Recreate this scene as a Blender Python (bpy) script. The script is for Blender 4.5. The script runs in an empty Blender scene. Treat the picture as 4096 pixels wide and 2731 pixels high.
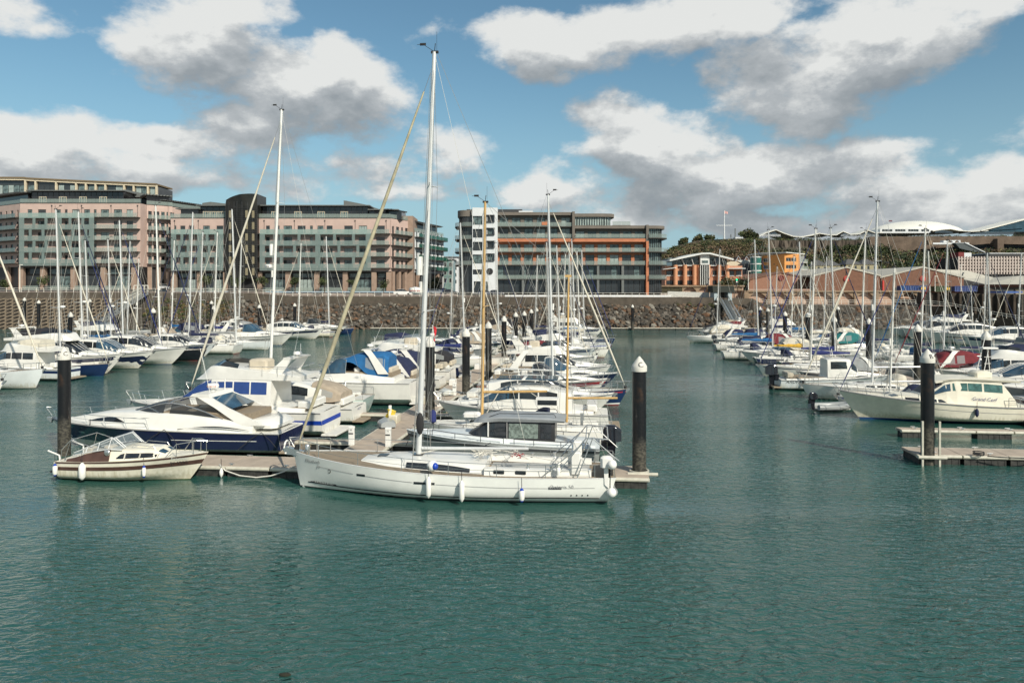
import bpy, math, random
from mathutils import Vector, Matrix, noise
# ---------------------------------------------------------------- camera, sky, sun, exposure
F, H, HY = 2958.2, 9.7, 1167.0          # focal length in photo pixels, eye height, horizon row
S = bpy.context.scene
COL = S.collection
cam_d = bpy.data.cameras.new('camera'); cam = bpy.data.objects.new('camera', cam_d); COL.objects.link(cam)
cam_d.sensor_width = 36; cam_d.lens = 26; cam_d.shift_y = -0.0485
cam_d.clip_start = 0.5; cam_d.clip_end = 6000
cam.location = (0, 0, H); cam.rotation_euler = (math.pi/2, 0, 0)
S.camera = cam
S.view_settings.view_transform = 'Standard'
try: S.view_settings.look = 'None'
except Exception: pass
S.view_settings.exposure = 0.0; S.view_settings.gamma = 1.0; S.view_settings.use_curve_mapping = False
SUN_AZ, SUN_EL = math.radians(36), math.radians(36)      # sun behind the camera, to its right
sun_dir = Vector((math.sin(SUN_AZ)*math.cos(SUN_EL), -math.cos(SUN_AZ)*math.cos(SUN_EL), math.sin(SUN_EL)))
sl = bpy.data.lights.new('sun', 'SUN'); sl.energy = 4.9; sl.angle = math.radians(0.53); sl.color = (1.0, 0.93, 0.80)
so = bpy.data.objects.new('sun', sl); COL.objects.link(so)
so.rotation_euler = sun_dir.to_track_quat('Z', 'Y').to_euler(); so.location = (60, -80, 90)

def build_world():
    w = bpy.data.worlds.new('World'); S.world = w; w.use_nodes = True
    nt = w.node_tree; N = nt.nodes; L = nt.links; N.clear()
    def ma(op, a, b=None, c=None, cl=False):
        n = N.new('ShaderNodeMath'); n.operation = op; n.use_clamp = cl
        for i, v in enumerate((a, b, c)):
            if v is None: continue
            if isinstance(v, (int, float)): n.inputs[i].default_value = v
            else: L.new(v, n.inputs[i])
        return n.outputs[0]
    sky = N.new('ShaderNodeTexSky'); sky.sky_type = 'NISHITA'; sky.sun_disc = False
    sky.sun_elevation = SUN_EL; sky.sun_rotation = math.pi - SUN_AZ
    sky.altitude = 0; sky.air_density = 1.1; sky.dust_density = 0.6; sky.ozone_density = 1.3
    # cloud field: a group evaluated at the view direction and again a little nearer the light
    g = bpy.data.node_groups.new('cloud_field', 'ShaderNodeTree')
    g.interface.new_socket('dir', in_out='INPUT', socket_type='NodeSocketVector')
    g.interface.new_socket('field', in_out='OUTPUT', socket_type='NodeSocketFloat')
    GN, GL = g.nodes, g.links
    gi = GN.new('NodeGroupInput'); go = GN.new('NodeGroupOutput')
    def gm(op, a, b=None, c=None, cl=False):
        n = GN.new('ShaderNodeMath'); n.operation = op; n.use_clamp = cl
        for i, v in enumerate((a, b, c)):
            if v is None: continue
            if isinstance(v, (int, float)): n.inputs[i].default_value = v
            else: GL.new(v, n.inputs[i])
        return n.outputs[0]
    sep = GN.new('ShaderNodeSeparateXYZ'); GL.new(gi.outputs[0], sep.inputs[0])
    az = gm('ARCTAN2', sep.outputs[0], sep.outputs[1]); el = gm('ARCSINE', sep.outputs[2])
    mp = GN.new('ShaderNodeMapping'); mp.vector_type = 'POINT'; GL.new(gi.outputs[0], mp.inputs[0]); mp.inputs['Scale'].default_value = (1, 1, 1.7)
    def nz(scale, detail, rough, off=0.0, dist=0.0):
        n = GN.new('ShaderNodeTexNoise'); n.inputs['Scale'].default_value = scale; n.inputs['Detail'].default_value = detail
        n.inputs['Roughness'].default_value = rough; n.inputs['Distortion'].default_value = dist
        m2 = GN.new('ShaderNodeMapping'); m2.inputs['Location'].default_value = (off, off*.7, off*1.3); GL.new(mp.outputs[0], m2.inputs[0]); GL.new(m2.outputs[0], n.inputs['Vector'])
        return n.outputs[0]
    warp1 = gm('MULTIPLY', gm('SUBTRACT', nz(5, 3, .55, 3.1), .5), .10)
    warp2 = gm('MULTIPLY', gm('SUBTRACT', nz(5, 3, .55, 9.7), .5), .07)
    azw = gm('ADD', az, warp1); elw = gm('ADD', el, warp2)
    # x, y, rx, ry (overview pixels of the photograph turned into angles), weight
    blobs = [(450,120,175,115,1.0),(540,25,170,50,.75),(740,215,215,110,1.05),(800,150,85,62,1.1),(560,300,180,60,.85),(390,345,190,52,.95),(90,325,190,72,1.0),(30,30,120,40,.6),
             (1060,350,190,62,.62),(820,380,260,44,.62),(1270,100,220,68,1.0),(1500,60,250,72,1.0),(1690,30,160,50,.9),(1840,185,230,100,1.1),(2010,110,210,105,1.1),(2230,15,210,55,.95),
             (1420,268,105,72,1.15),(1490,350,220,70,1.1),(1760,395,360,72,1.1),(1330,420,170,45,.8),(2010,440,300,52,.85),(1560,455,260,60,.9),(1700,505,240,44,.95),(2310,425,130,50,.95),(1950,505,460,52,1.0),(1250,450,150,40,.8),(980,430,170,40,.75),(620,440,200,36,.7),
             (60,400,240,44,.95),(300,410,260,44,.85),(1500,505,200,44,.9),(300,75,90,30,.55),(1000,75,60,35,.45),
             (-500,200,420,130,1.0),(-1200,80,400,140,1.0),(2900,250,420,150,1.0),(3500,80,400,150,1.0),(600,-420,500,150,1.0),(1900,-380,600,150,1.0)]
    fld = None
    for (bx_, by_, rx, ry, wgt) in blobs:
        k = 4096/2352.0
        a0 = math.atan((bx_*k-2048)/F); e0 = math.atan((HY-by_*k)/F*math.cos(a0)); ra = rx*k/F*math.cos(a0)*1.0; re = ry*k/F*1.06
        dx = gm('MULTIPLY', gm('SUBTRACT', azw, a0), 1/ra); dy = gm('MULTIPLY', gm('SUBTRACT', elw, e0), 1/re)
        d2 = gm('MULTIPLY_ADD', dx, dx, gm('MULTIPLY', dy, dy))
        v = gm('MULTIPLY_ADD', d2, -wgt*.62, wgt)
        fld = v if fld is None else gm('SMOOTH_MAX', fld, v, .25)
    fld = gm('MAXIMUM', fld, -.6)
    # clouds elsewhere round the sky, from plain noise
    gen = gm('MULTIPLY', gm('SUBTRACT', nz(2.2, 3, .5, 21), .5), 3.0)
    back = gm('MULTIPLY_ADD', sep.outputs[1], -3.0, .6, True)
    fld = gm('MAXIMUM', fld, gm('SUBTRACT', gm('MULTIPLY', gm('ADD', gen, .6), back), gm('SUBTRACT', 1, back)))
    det = gm('ADD', gm('MULTIPLY', gm('SUBTRACT', nz(9.5, 10, .58, 0, .05), .5), 1.85), gm('MULTIPLY', gm('SUBTRACT', nz(34, 7, .62, 5), .5), .5))
    out = gm('ADD', fld, det)
    GL.new(out, go.inputs[0])
    tc = N.new('ShaderNodeTexCoord')
    def field(off):
        gn = N.new('ShaderNodeGroup'); gn.node_tree = g
        v = N.new('ShaderNodeVectorMath'); v.operation = 'ADD'; L.new(tc.outputs['Generated'], v.inputs[0]); v.inputs[1].default_value = off
        v2 = N.new('ShaderNodeVectorMath'); v2.operation = 'NORMALIZE'; L.new(v.outputs[0], v2.inputs[0])
        L.new(v2.outputs[0], gn.inputs[0]); return gn.outputs[0]
    f0 = field((0, 0, 0)); f1 = field((-.004, 0, .016)); f2 = field((-.012, 0, .062))
    def ss(v, a, b):
        n = N.new('ShaderNodeMapRange'); n.interpolation_type = 'SMOOTHSTEP'; L.new(v, n.inputs[0])
        n.inputs[1].default_value = a; n.inputs[2].default_value = b; return n.outputs[0]
    cov = ss(f0, .30, .78)
    d1 = ma('SUBTRACT', f1, f0); d2 = ma('SUBTRACT', f2, f0)
    core = ss(f0, .35, 1.2)
    sh = ma('ADD', ma('MULTIPLY_ADD', d1, .55, .24), ma('MULTIPLY_ADD', d2, .58, ma('MULTIPLY', core, .30)), None, True)
    cr = N.new('ShaderNodeValToRGB'); L.new(sh, cr.inputs[0])
    e = cr.color_ramp.elements
    e[0].position = .05; e[0].color = (.86, .87, .85, 1); e[1].position = .95; e[1].color = (.27, .31, .35, 1)
    m = e.new(.35); m.color = (.50, .53, .55, 1); m2 = e.new(.65); m2.color = (.35, .385, .41, 1)
    tint = N.new('ShaderNodeMix'); tint.data_type = 'RGBA'; tint.blend_type = 'MULTIPLY'; tint.inputs[0].default_value = 1
    L.new(sky.outputs[0], tint.inputs[6]); tint.inputs[7].default_value = (.80, 1.04, 1.02, 1)
    b1 = N.new('ShaderNodeBackground'); b1.inputs[1].default_value = 0.098; 
    sp = N.new('ShaderNodeSeparateXYZ'); L.new(tc.outputs['Generated'], sp.inputs[0])
    hz = N.new('ShaderNodeMapRange'); hz.interpolation_type = 'SMOOTHSTEP'; L.new(sp.outputs[2], hz.inputs[0]); hz.inputs[1].default_value = -.05; hz.inputs[2].default_value = .30; hz.inputs[3].default_value = .92; hz.inputs[4].default_value = 0
    hm = N.new('ShaderNodeMix'); hm.data_type = 'RGBA'; L.new(hz.outputs[0], hm.inputs[0]); L.new(tint.outputs[2], hm.inputs[6]); hm.inputs[7].default_value = (3.3, 5.0, 6.3, 1)
    L.new(hm.outputs[2], b1.inputs[0])
    b2 = N.new('ShaderNodeBackground'); b2.inputs[1].default_value = 0.92; L.new(cr.outputs[0], b2.inputs[0])
    mx = N.new('ShaderNodeMixShader'); L.new(ma('MULTIPLY', cov, .97), mx.inputs[0]); L.new(b1.outputs[0], mx.inputs[1]); L.new(b2.outputs[0], mx.inputs[2])
    o = N.new('ShaderNodeOutputWorld'); L.new(mx.outputs[0], o.inputs[0])
    try: w.cycles.sampling_method = 'MANUAL'; w.cycles.sample_map_resolution = 512
    except Exception: pass
build_world()

# ---------------------------------------------------------------- helpers
def PX(px, D): return (px-2048.0)*D/F
def PZ(py, D): return H-(py-HY)*D/F
def WD(py, z=0.0): return (H-z)*F/(py-HY)          # distance of a point of known height
TH = math.atan(.115)                                # the pontoons run 6.6 degrees off the view axis
BOWR, BOWL = -TH, math.pi-TH
R = random.Random(7)
MATS = {}
def M(name, col, rough=.5, metal=0.0, var=.10, scale=2.0, bump=0.0, bscale=None, spec=.5, detail=4, col2=None, stretch=None, coat=0):
    if name in MATS: return MATS[name]
    m = bpy.data.materials.new(name); m.use_nodes = True; nt = m.node_tree; b = nt.nodes['Principled BSDF']
    b.inputs['Roughness'].default_value = rough; b.inputs['Metallic'].default_value = metal
    b.inputs['Specular IOR Level'].default_value = spec
    if coat: b.inputs['Coat Weight'].default_value = coat; b.inputs['Coat Roughness'].default_value = .08
    tc = nt.nodes.new('ShaderNodeTexCoord'); mp = nt.nodes.new('ShaderNodeMapping'); nt.links.new(tc.outputs['Object'], mp.inputs[0])
    if stretch: mp.inputs['Scale'].default_value = stretch
    n = nt.nodes.new('ShaderNodeTexNoise'); n.inputs['Scale'].default_value = scale; n.inputs['Detail'].default_value = detail; n.inputs['Roughness'].default_value = .6
    nt.links.new(mp.outputs[0], n.inputs['Vector'])
    r = nt.nodes.new('ShaderNodeValToRGB'); nt.links.new(n.outputs[0], r.inputs[0])
    c2 = col2 or tuple(min(1, c*(1+var)) for c in col); c1 = tuple(c*(1-var) for c in col)
    r.color_ramp.elements[0].position = .33; r.color_ramp.elements[0].color = (*c1, 1)
    r.color_ramp.elements[1].position = .67; r.color_ramp.elements[1].color = (*c2, 1)
    nt.links.new(r.outputs[0], b.inputs['Base Color'])
    if bump:
        n2 = nt.nodes.new('ShaderNodeTexNoise'); n2.inputs['Scale'].default_value = bscale or scale*3; n2.inputs['Detail'].default_value = 5
        nt.links.new(mp.outputs[0], n2.inputs['Vector'])
        bp = nt.nodes.new('ShaderNodeBump'); bp.inputs['Strength'].default_value = 1; bp.inputs['Distance'].default_value = bump
        nt.links.new(n2.outputs[0], bp.inputs['Height']); nt.links.new(bp.outputs[0], b.inputs['Normal'])
    MATS[name] = m; return m
def MG(name, col, alpha, rough=.08):
    """see-through tinted glass or film"""
    if name in MATS: return MATS[name]
    m = bpy.data.materials.new(name); m.use_nodes = True; nt = m.node_tree; b = nt.nodes['Principled BSDF']
    b.inputs['Base Color'].default_value = (*col, 1); b.inputs['Roughness'].default_value = rough; b.inputs['Alpha'].default_value = alpha
    MATS[name] = m; return m
def tag(o, label=None, cat=None, group=None, kind=None):
    if label: o['label'] = label
    if cat: o['category'] = cat
    if group: o['group'] = group
    if kind: o['kind'] = kind
    return o
def empty(name, loc=(0,0,0), rz=0.0, label=None, cat=None, group=None, kind=None, parent=None):
    o = bpy.data.objects.new(name, None); COL.objects.link(o); o.location = loc; o.rotation_euler = (0, 0, rz)
    o.empty_display_size = .3
    if parent: o.parent = parent
    return tag(o, label, cat, group, kind)
def link(name, me, parent=None, loc=None, rz=None):
    o = bpy.data.objects.new(name, me); COL.objects.link(o)
    if parent: o.parent = parent
    if loc is not None: o.location = loc
    if rz is not None: o.rotation_euler = (0, 0, rz)
    return o
class MB:
    def __init__(s): s.v = []; s.f = []
    def add(s, vs, fs):
        b = len(s.v); s.v += [tuple(p) for p in vs]; s.f += [tuple(i+b for i in f) for f in fs]; return s
    def box(s, x0, x1, y0, y1, z0, z1):
        return s.add([(x0,y0,z0),(x1,y0,z0),(x1,y1,z0),(x0,y1,z0),(x0,y0,z1),(x1,y0,z1),(x1,y1,z1),(x0,y1,z1)],
              [(0,3,2,1),(4,5,6,7),(0,1,5,4),(1,2,6,5),(2,3,7,6),(3,0,4,7)])
    def bbox(s, x0, x1, y0, y1, z0, z1, c=.02):
        """box with chamfered vertical and top edges"""
        def ring(i, z): return [(x0+i+c,y0+i,z),(x1-i-c,y0+i,z),(x1-i,y0+i+c,z),(x1-i,y1-i-c,z),(x1-i-c,y1-i,z),(x0+i+c,y1-i,z),(x0+i,y1-i-c,z),(x0+i,y0+i+c,z)]
        return s.loft([ring(0,z0), ring(0,z1-c), ring(c,z1)], True, True)
    def quad(s, a, b, c, d): return s.add([a,b,c,d], [(0,1,2,3)])
    def poly(s, pts): return s.add(pts, [tuple(range(len(pts)))])
    def loft(s, rings, closed=True, cap=False):
        n = len(rings[0]); b = len(s.v)
        for r in rings: s.v += [tuple(p) for p in r]
        m = n if closed else n-1
        for i in range(len(rings)-1):
            for j in range(m):
                a = b+i*n+j; c = b+i*n+(j+1) % n; s.f.append((a, c, c+n, a+n))
        if cap:
            s.f.append(tuple(b+j for j in reversed(range(n)))); e = b+(len(rings)-1)*n; s.f.append(tuple(e+j for j in range(n)))
        return s
    def tube(s, pts, r, n=6, r2=None, cap=True):
        pts = [Vector(p) for p in pts]; rings = []; k = len(pts)
        for i, p in enumerate(pts):
            d = (pts[min(i+1,k-1)]-pts[max(i-1,0)])
            if d.length < 1e-9: d = Vector((0,0,1))
            d.normalize(); u = d.cross(Vector((0,0,1)) if abs(d.z) < .9 else Vector((1,0,0))).normalized(); w = d.cross(u)
            rr = r if r2 is None else r+(r2-r)*i/(k-1)
            rings.append([p+u*(rr*math.cos(a*2*math.pi/n))+w*(rr*math.sin(a*2*math.pi/n)) for a in range(n)])
        return s.loft(rings, True, cap)
    def lathe(s, prof, cx=0, cy=0, n=16, cap=True):
        rings = [[(cx+r*math.cos(a*2*math.pi/n), cy+r*math.sin(a*2*math.pi/n), z) for a in range(n)] for r, z in prof]
        return s.loft(rings, True, cap)
    def ell(s, c, r, nu=10, nv=6):
        rings = []
        for i in range(nv+1):
            ph = -math.pi/2+math.pi*i/nv
            rings.append([(c[0]+r[0]*math.cos(ph)*math.cos(a*2*math.pi/nu), c[1]+r[1]*math.cos(ph)*math.sin(a*2*math.pi/nu), c[2]+r[2]*math.sin(ph)) for a in range(nu)])
        return s.loft(rings, True, False)
    def prism(s, pts, axis, a, b):
        """outline pts (2-D) pushed from a to b along axis: 'y' outline is (x,z); 'x' outline is (y,z); 'z' outline is (x,y)"""
        def q(p, t): return {'y': (p[0],t,p[1]), 'x': (t,p[0],p[1]), 'z': (p[0],p[1],t)}[axis]
        return s.loft([[q(p,a) for p in pts], [q(p,b) for p in pts]], True, True)
    def mesh(s, name, mat, smooth=False):
        me = bpy.data.meshes.new(name); me.from_pydata(s.v, [], s.f)
        if mat: me.materials.append(mat)
        if smooth:
            me.polygons.foreach_set('use_smooth', [True]*len(me.polygons))
            try: me.set_sharp_from_angle(angle=math.radians(smooth if isinstance(smooth,(int,float)) and smooth > 1 else 40))
            except Exception: pass
        me.update(); return me
    def build(s, name, mat, parent=None, smooth=False, loc=None, rz=None, label=None):
        if not s.v: return None
        o = link(name, s.mesh(name, mat, smooth), parent, loc, rz)
        if label: o['label'] = label
        return o
def txt_pts(string, size, shear=0.0, spacing=1.0):
    """lettering as flat polygons (x, y)"""
    cu = bpy.data.curves.new('lettering', 'FONT'); cu.body = string; cu.size = size; cu.align_x = 'CENTER'; cu.align_y = 'CENTER'; cu.shear = shear; cu.space_character = spacing; cu.resolution_u = 3
    o = bpy.data.objects.new('lettering', cu); COL.objects.link(o)
    me = bpy.data.meshes.new_from_object(o.evaluated_get(bpy.context.evaluated_depsgraph_get()))
    vs = [tuple(v.co) for v in me.vertices]; fs = [tuple(p.vertices) for p in me.polygons]
    bpy.data.objects.remove(o); bpy.data.curves.remove(cu); bpy.data.meshes.remove(me)
    return vs, fs
def text(string, size, mat, parent, fn, name='lettering', shear=0.0, spacing=1.0):
    """fn maps lettering coordinates (u right, v up) to a point on the surface"""
    vs, fs = txt_pts(string, size, shear, spacing)
    mb = MB(); mb.add([fn(v[0], v[1]) for v in vs], fs)
    return mb.build(name, mat, parent)
# ---------------------------------------------------------------- boat building kit
def lerp(a, b, t): return a+(b-a)*t
def sm(t): t = max(0, min(1, t)); return t*t*(3-2*t)
class Hull:
    """surface of a hull: t 0 at the stern, 1 at the stem; v 0 at the keel edge, 1 at the sheer"""
    def __init__(s, L, B, fb, fs, kind='sail', stern=.72, rake=None, tr=None, zk=-.30, fair=2.3, mid=.45, sag=0.0, flare=None, pw=1.7):
        s.L, s.B, s.fb, s.fs, s.kind, s.stern, s.zk, s.fair, s.mid, s.sag, s.pw = L, B, fb, fs, kind, stern, zk, fair, mid, sag, pw
        s.rake = rake if rake is not None else (L*.07 if kind == 'sail' else L*.16)
        s.tr = tr if tr is not None else (.5 if kind == 'sail' else -.15)
        s.flare = flare if flare is not None else (.0 if kind == 'sail' else .35)
    def b(s, t):
        if t < s.mid: return s.B/2*lerp(s.stern, 1, sm(t/s.mid*.5+.0)*2 if t/s.mid < 1 else 1) if False else s.B/2*(s.stern+(1-s.stern)*math.sin(t/s.mid*math.pi/2))
        u = (t-s.mid)/(1-s.mid); return s.B/2*max(0, 1-u**s.fair)**.9
    def zs(s, t): return lerp(s.fs, s.fb, t**s.pw)-s.sag*math.sin(math.pi*t)
    def w(s, t, v):
        if s.kind == 'sail':
            q = 1-(1-v)**5.5; return lerp(q, v**.5, sm((t-.55)/.45)*.8)
        c = .34
        q = .80*(v/c) if v < c else .86+.14*((v-c)/(1-c))**.8
        bow = sm((t-.45)/.55)
        q2 = (.35*(v/c) if v < c else .42+.58*((v-c)/(1-c))**1.25)
        return lerp(q, q2, bow*(.55+s.flare))
    def P(s, t, v, side=1, off=0.0):
        z = lerp(s.zk, s.zs(t), v)
        x = lerp(-s.L/2+(1-v)*s.tr, s.L/2-s.rake*(1-v)**1.15, t)
        return Vector((x, side*(s.b(t)*s.w(t, v)+off), z))
    def tv(s, x, z):
        t = .5
        for _ in range(14):
            v = max(0, min(1, (z-s.zk)/(s.zs(t)-s.zk)))
            a = -s.L/2+(1-v)*s.tr; e = s.L/2-s.rake*(1-v)**1.15
            t = max(0, min(1, (x-a)/(e-a)))
        return t, v
    def at(s, x, z, side=1, off=.012):
        t, v = s.tv(x, z); y = s.b(t)*s.w(t, v)+off
        return Vector((x, side*y, z))
    def tx(s, x): return s.tv(x, s.zs(max(0, min(1, (x+s.L/2)/s.L))))[0]
    def sheer(s, x, side=1, inset=0.0, dz=0.0):
        t = max(0, min(1, (x+s.L/2)/s.L)); return Vector((x, side*max(0, s.b(t)-inset), s.zs(t)+dz))
    def mesh(s, nt, nv, v0=0, v1=1, off=0, t0=0, t1=1, transom=True):
        mb = MB(); vs = [lerp(v0, v1, i/nv) for i in range(nv+1)]
        for side in (1, -1):
            rows = []
            for i in range(nt+1):
                t = lerp(t0, t1, 1-(1-i/nt)**1.3)
                r = [s.P(t, v, side, off) for v in vs]
                rows.append(r if side == 1 else r[::-1])
            mb.loft(rows, False)
        if transom:
            mb.poly([s.P(0, v, 1, off) for v in vs]+[s.P(0, v, -1, off) for v in vs[::-1]])
        return mb
    def band(s, z0, z1, nt=20, off=.006, t0=0, t1=1, f0=None, f1=None):
        """stripe between two heights, or between fractions f0..f1 of the topside"""
        mb = MB()
        for side in (1, -1):
            rows = []
            for i in range(nt+1):
                t = lerp(t0, t1, i/nt); q = s.zs(t)
                va = (z0-s.zk)/(q-s.zk) if f0 is None else f0; vb = (z1-s.zk)/(q-s.zk) if f1 is None else f1
                r = [s.P(t, lerp(va, vb, k/2), side, off) for k in range(3)]
                rows.append(r if side == 1 else r[::-1])
            mb.loft(rows, False)
            if t0 == 0 and side == 1:
                q = s.zs(0); va = (z0-s.zk)/(q-s.zk) if f0 is None else f0; vb = (z1-s.zk)/(q-s.zk) if f1 is None else f1
                e = Vector((-off, 0, 0)); mb.quad(s.P(0,va,1)+e, s.P(0,vb,1)+e, s.P(0,vb,-1)+e, s.P(0,va,-1)+e)
        return mb
    def deck(s, nt, t0=0, t1=1, dz=-.03, inset=.03, camber=.06):
        mb = MB(); rows = []
        for i in range(nt+1):
            t = lerp(t0, t1, i/nt); bb = max(.01, s.b(t)-inset); z = s.zs(t)+dz; x = lerp(-s.L/2, s.L/2, t)
            rows.append([(x, -bb, z), (x, -bb*.5, z+camber*.75), (x, 0, z+camber), (x, bb*.5, z+camber*.75), (x, bb, z)])
        return mb.loft(rows, False)
def interp(sec, x):
    if x <= sec[0][0]: return sec[0]
    for a, b in zip(sec, sec[1:]):
        if x <= b[0]:
            t = (x-a[0])/max(1e-6, b[0]-a[0]); return tuple(lerp(p, q, t) for p, q in zip(a, b))
    return sec[-1]
class Loft:
    """closed superstructure; section = (x, half width at the foot, half width at the shoulder, foot z, roof z, crown radius)"""
    def __init__(s, sec, n=1):
        sec = sorted(sec); s.sec = sec
        if n > 1:                        # smooth the outline between the given sections
            out = []
            for i in range(len(sec)-1):
                p0 = sec[max(i-1,0)]; p1 = sec[i]; p2 = sec[i+1]; p3 = sec[min(i+2,len(sec)-1)]
                for k in range(n):
                    t = k/n; out.append(tuple(.5*((2*b)+(c-a)*t+(2*a-5*b+4*c-d)*t*t+(3*b-a-3*c+d)*t**3) if j else lerp(b, c, t) for j, (a,b,c,d) in enumerate(zip(p0,p1,p2,p3))))
            out.append(sec[-1]); s.sec = out
    def P(s, x, a, side=1, off=0.0):
        _, wb, wt, zb, zt, r = interp(s.sec, x); r = min(r, max(0, zt-zb)*.95)
        if a <= .6:
            k = a/.6; y = lerp(wb, wt, k)+off; z = lerp(zb, zt-r, k)
        else:
            ph = (a-.6)/.4*math.pi/2; y = (wt+off)*math.cos(ph)**.55; z = zt-r+(r+off)*math.sin(ph)**.8
            if a >= .999: y = 0
        return Vector((x, side*y, z))
    A = (0, .3, .6, .66, .74, .84, .93, 1.0)
    def mesh(s, xs=None, off=0):
        xs = xs or [q[0] for q in s.sec]; mb = MB()
        rings = [[s.P(x, a, 1, off) for a in s.A]+[s.P(x, a, -1, off) for a in s.A[-2::-1]] for x in xs]
        return mb.loft(rings, False, True)
    def patch(s, xs, lo, hi, n=3, off=.012, sides=(1,-1)):
        mb = MB()
        f = lambda q, i: q(xs[i]) if callable(q) else (q[i] if isinstance(q, (list, tuple)) else q)
        for side in sides:
            rows = []
            for i, x in enumerate(xs):
                r = [s.P(x, lerp(f(lo,i), f(hi,i), k/n), side, off) for k in range(n+1)]
                rows.append(r if side == 1 else r[::-1])
            mb.loft(rows, False)
        return mb
def rail(h, x0, x1, ht, r, lev, sides=(1,-1), n=None, mid=True, inset=.08, post=1.6, name='guard_rail', mat=None, parent=None, bow=False, rake=0.0):
    """stanchions and wires or tubes that follow the sheer"""
    mb = MB(); k = max(2, int((x1-x0)/post)); q = 5 if lev > 1 else 3
    pts = {}
    for sd in sides:
        line = []
        for i in range(k*2+1):
            x = lerp(x0, x1, i/(k*2)); p = h.sheer(x, sd, inset); line.append(p+Vector((rake*ht, 0, ht)))
            if i % 2 == 0: mb.tube([p, p+Vector((rake*ht, 0, ht))], r*1.15, q)
        pts[sd] = line
        mb.tube(line, r, q)
        if mid: mb.tube([p-Vector((rake*ht*.5,0,ht*.48)) for p in line], r*.7, 3)
    if bow:
        a = pts[1][-1]; b = pts[-1][-1]; tip = Vector((h.L/2+(.25 if bow is True else bow), 0, max(a.z, b.z)+.05))
        mb.tube([a, a.lerp(tip, .6)+Vector((0,.14,0)), tip, b.lerp(tip, .6)-Vector((0,.14,0)), b], r*1.1, q)
        mb.tube([tip, Vector((h.L/2-.15, 0, h.zs(1)))], r, q)
    return mb.build(name, mat or steel, parent)
def fender(pos, rz, parent_h=1.0, r=.12, l=.62, mat=None, cap=None, label=None, group=None, name='fender', drop=.55):
    o = empty(name, pos, rz, label, 'fender', group)
    MB().lathe([(.02,-l/2-.07),(r*.45,-l/2-.03),(r,-l/2+.1),(r,l/2-.1),(r*.45,l/2+.03),(.02,l/2+.07)], n=12).build('fender_body', mat or white, o, True)
    if cap:
        MB().lathe([(.01,-l/2-.085),(r*.5,-l/2-.04),(r*.8,-l/2+.02)], n=12).build('end_cap', cap, o, True)
        MB().lathe([(r*.8,l/2-.02),(r*.5,l/2+.04),(.01,l/2+.085)], n=12).build('end_cap', cap, o, True)
    MB().tube([(0,0,l/2+.05),(0,-.03,l/2+drop)], .014, 4).build('lanyard', blackr, o)
    return o
def solid_windows(b, loft, xs_list, lo, hi, mat, n=2, off=.014, name='window'):
    for (xa, xb) in xs_list:
        k = max(2, int(abs(xb-xa)/.5)); xs = [lerp(xa, xb, i/k) for i in range(k+1)]
        for sd in (1, -1):
            loft.patch(xs, lo, hi, n, off, (sd,)).build(name, mat, b, True)

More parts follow.
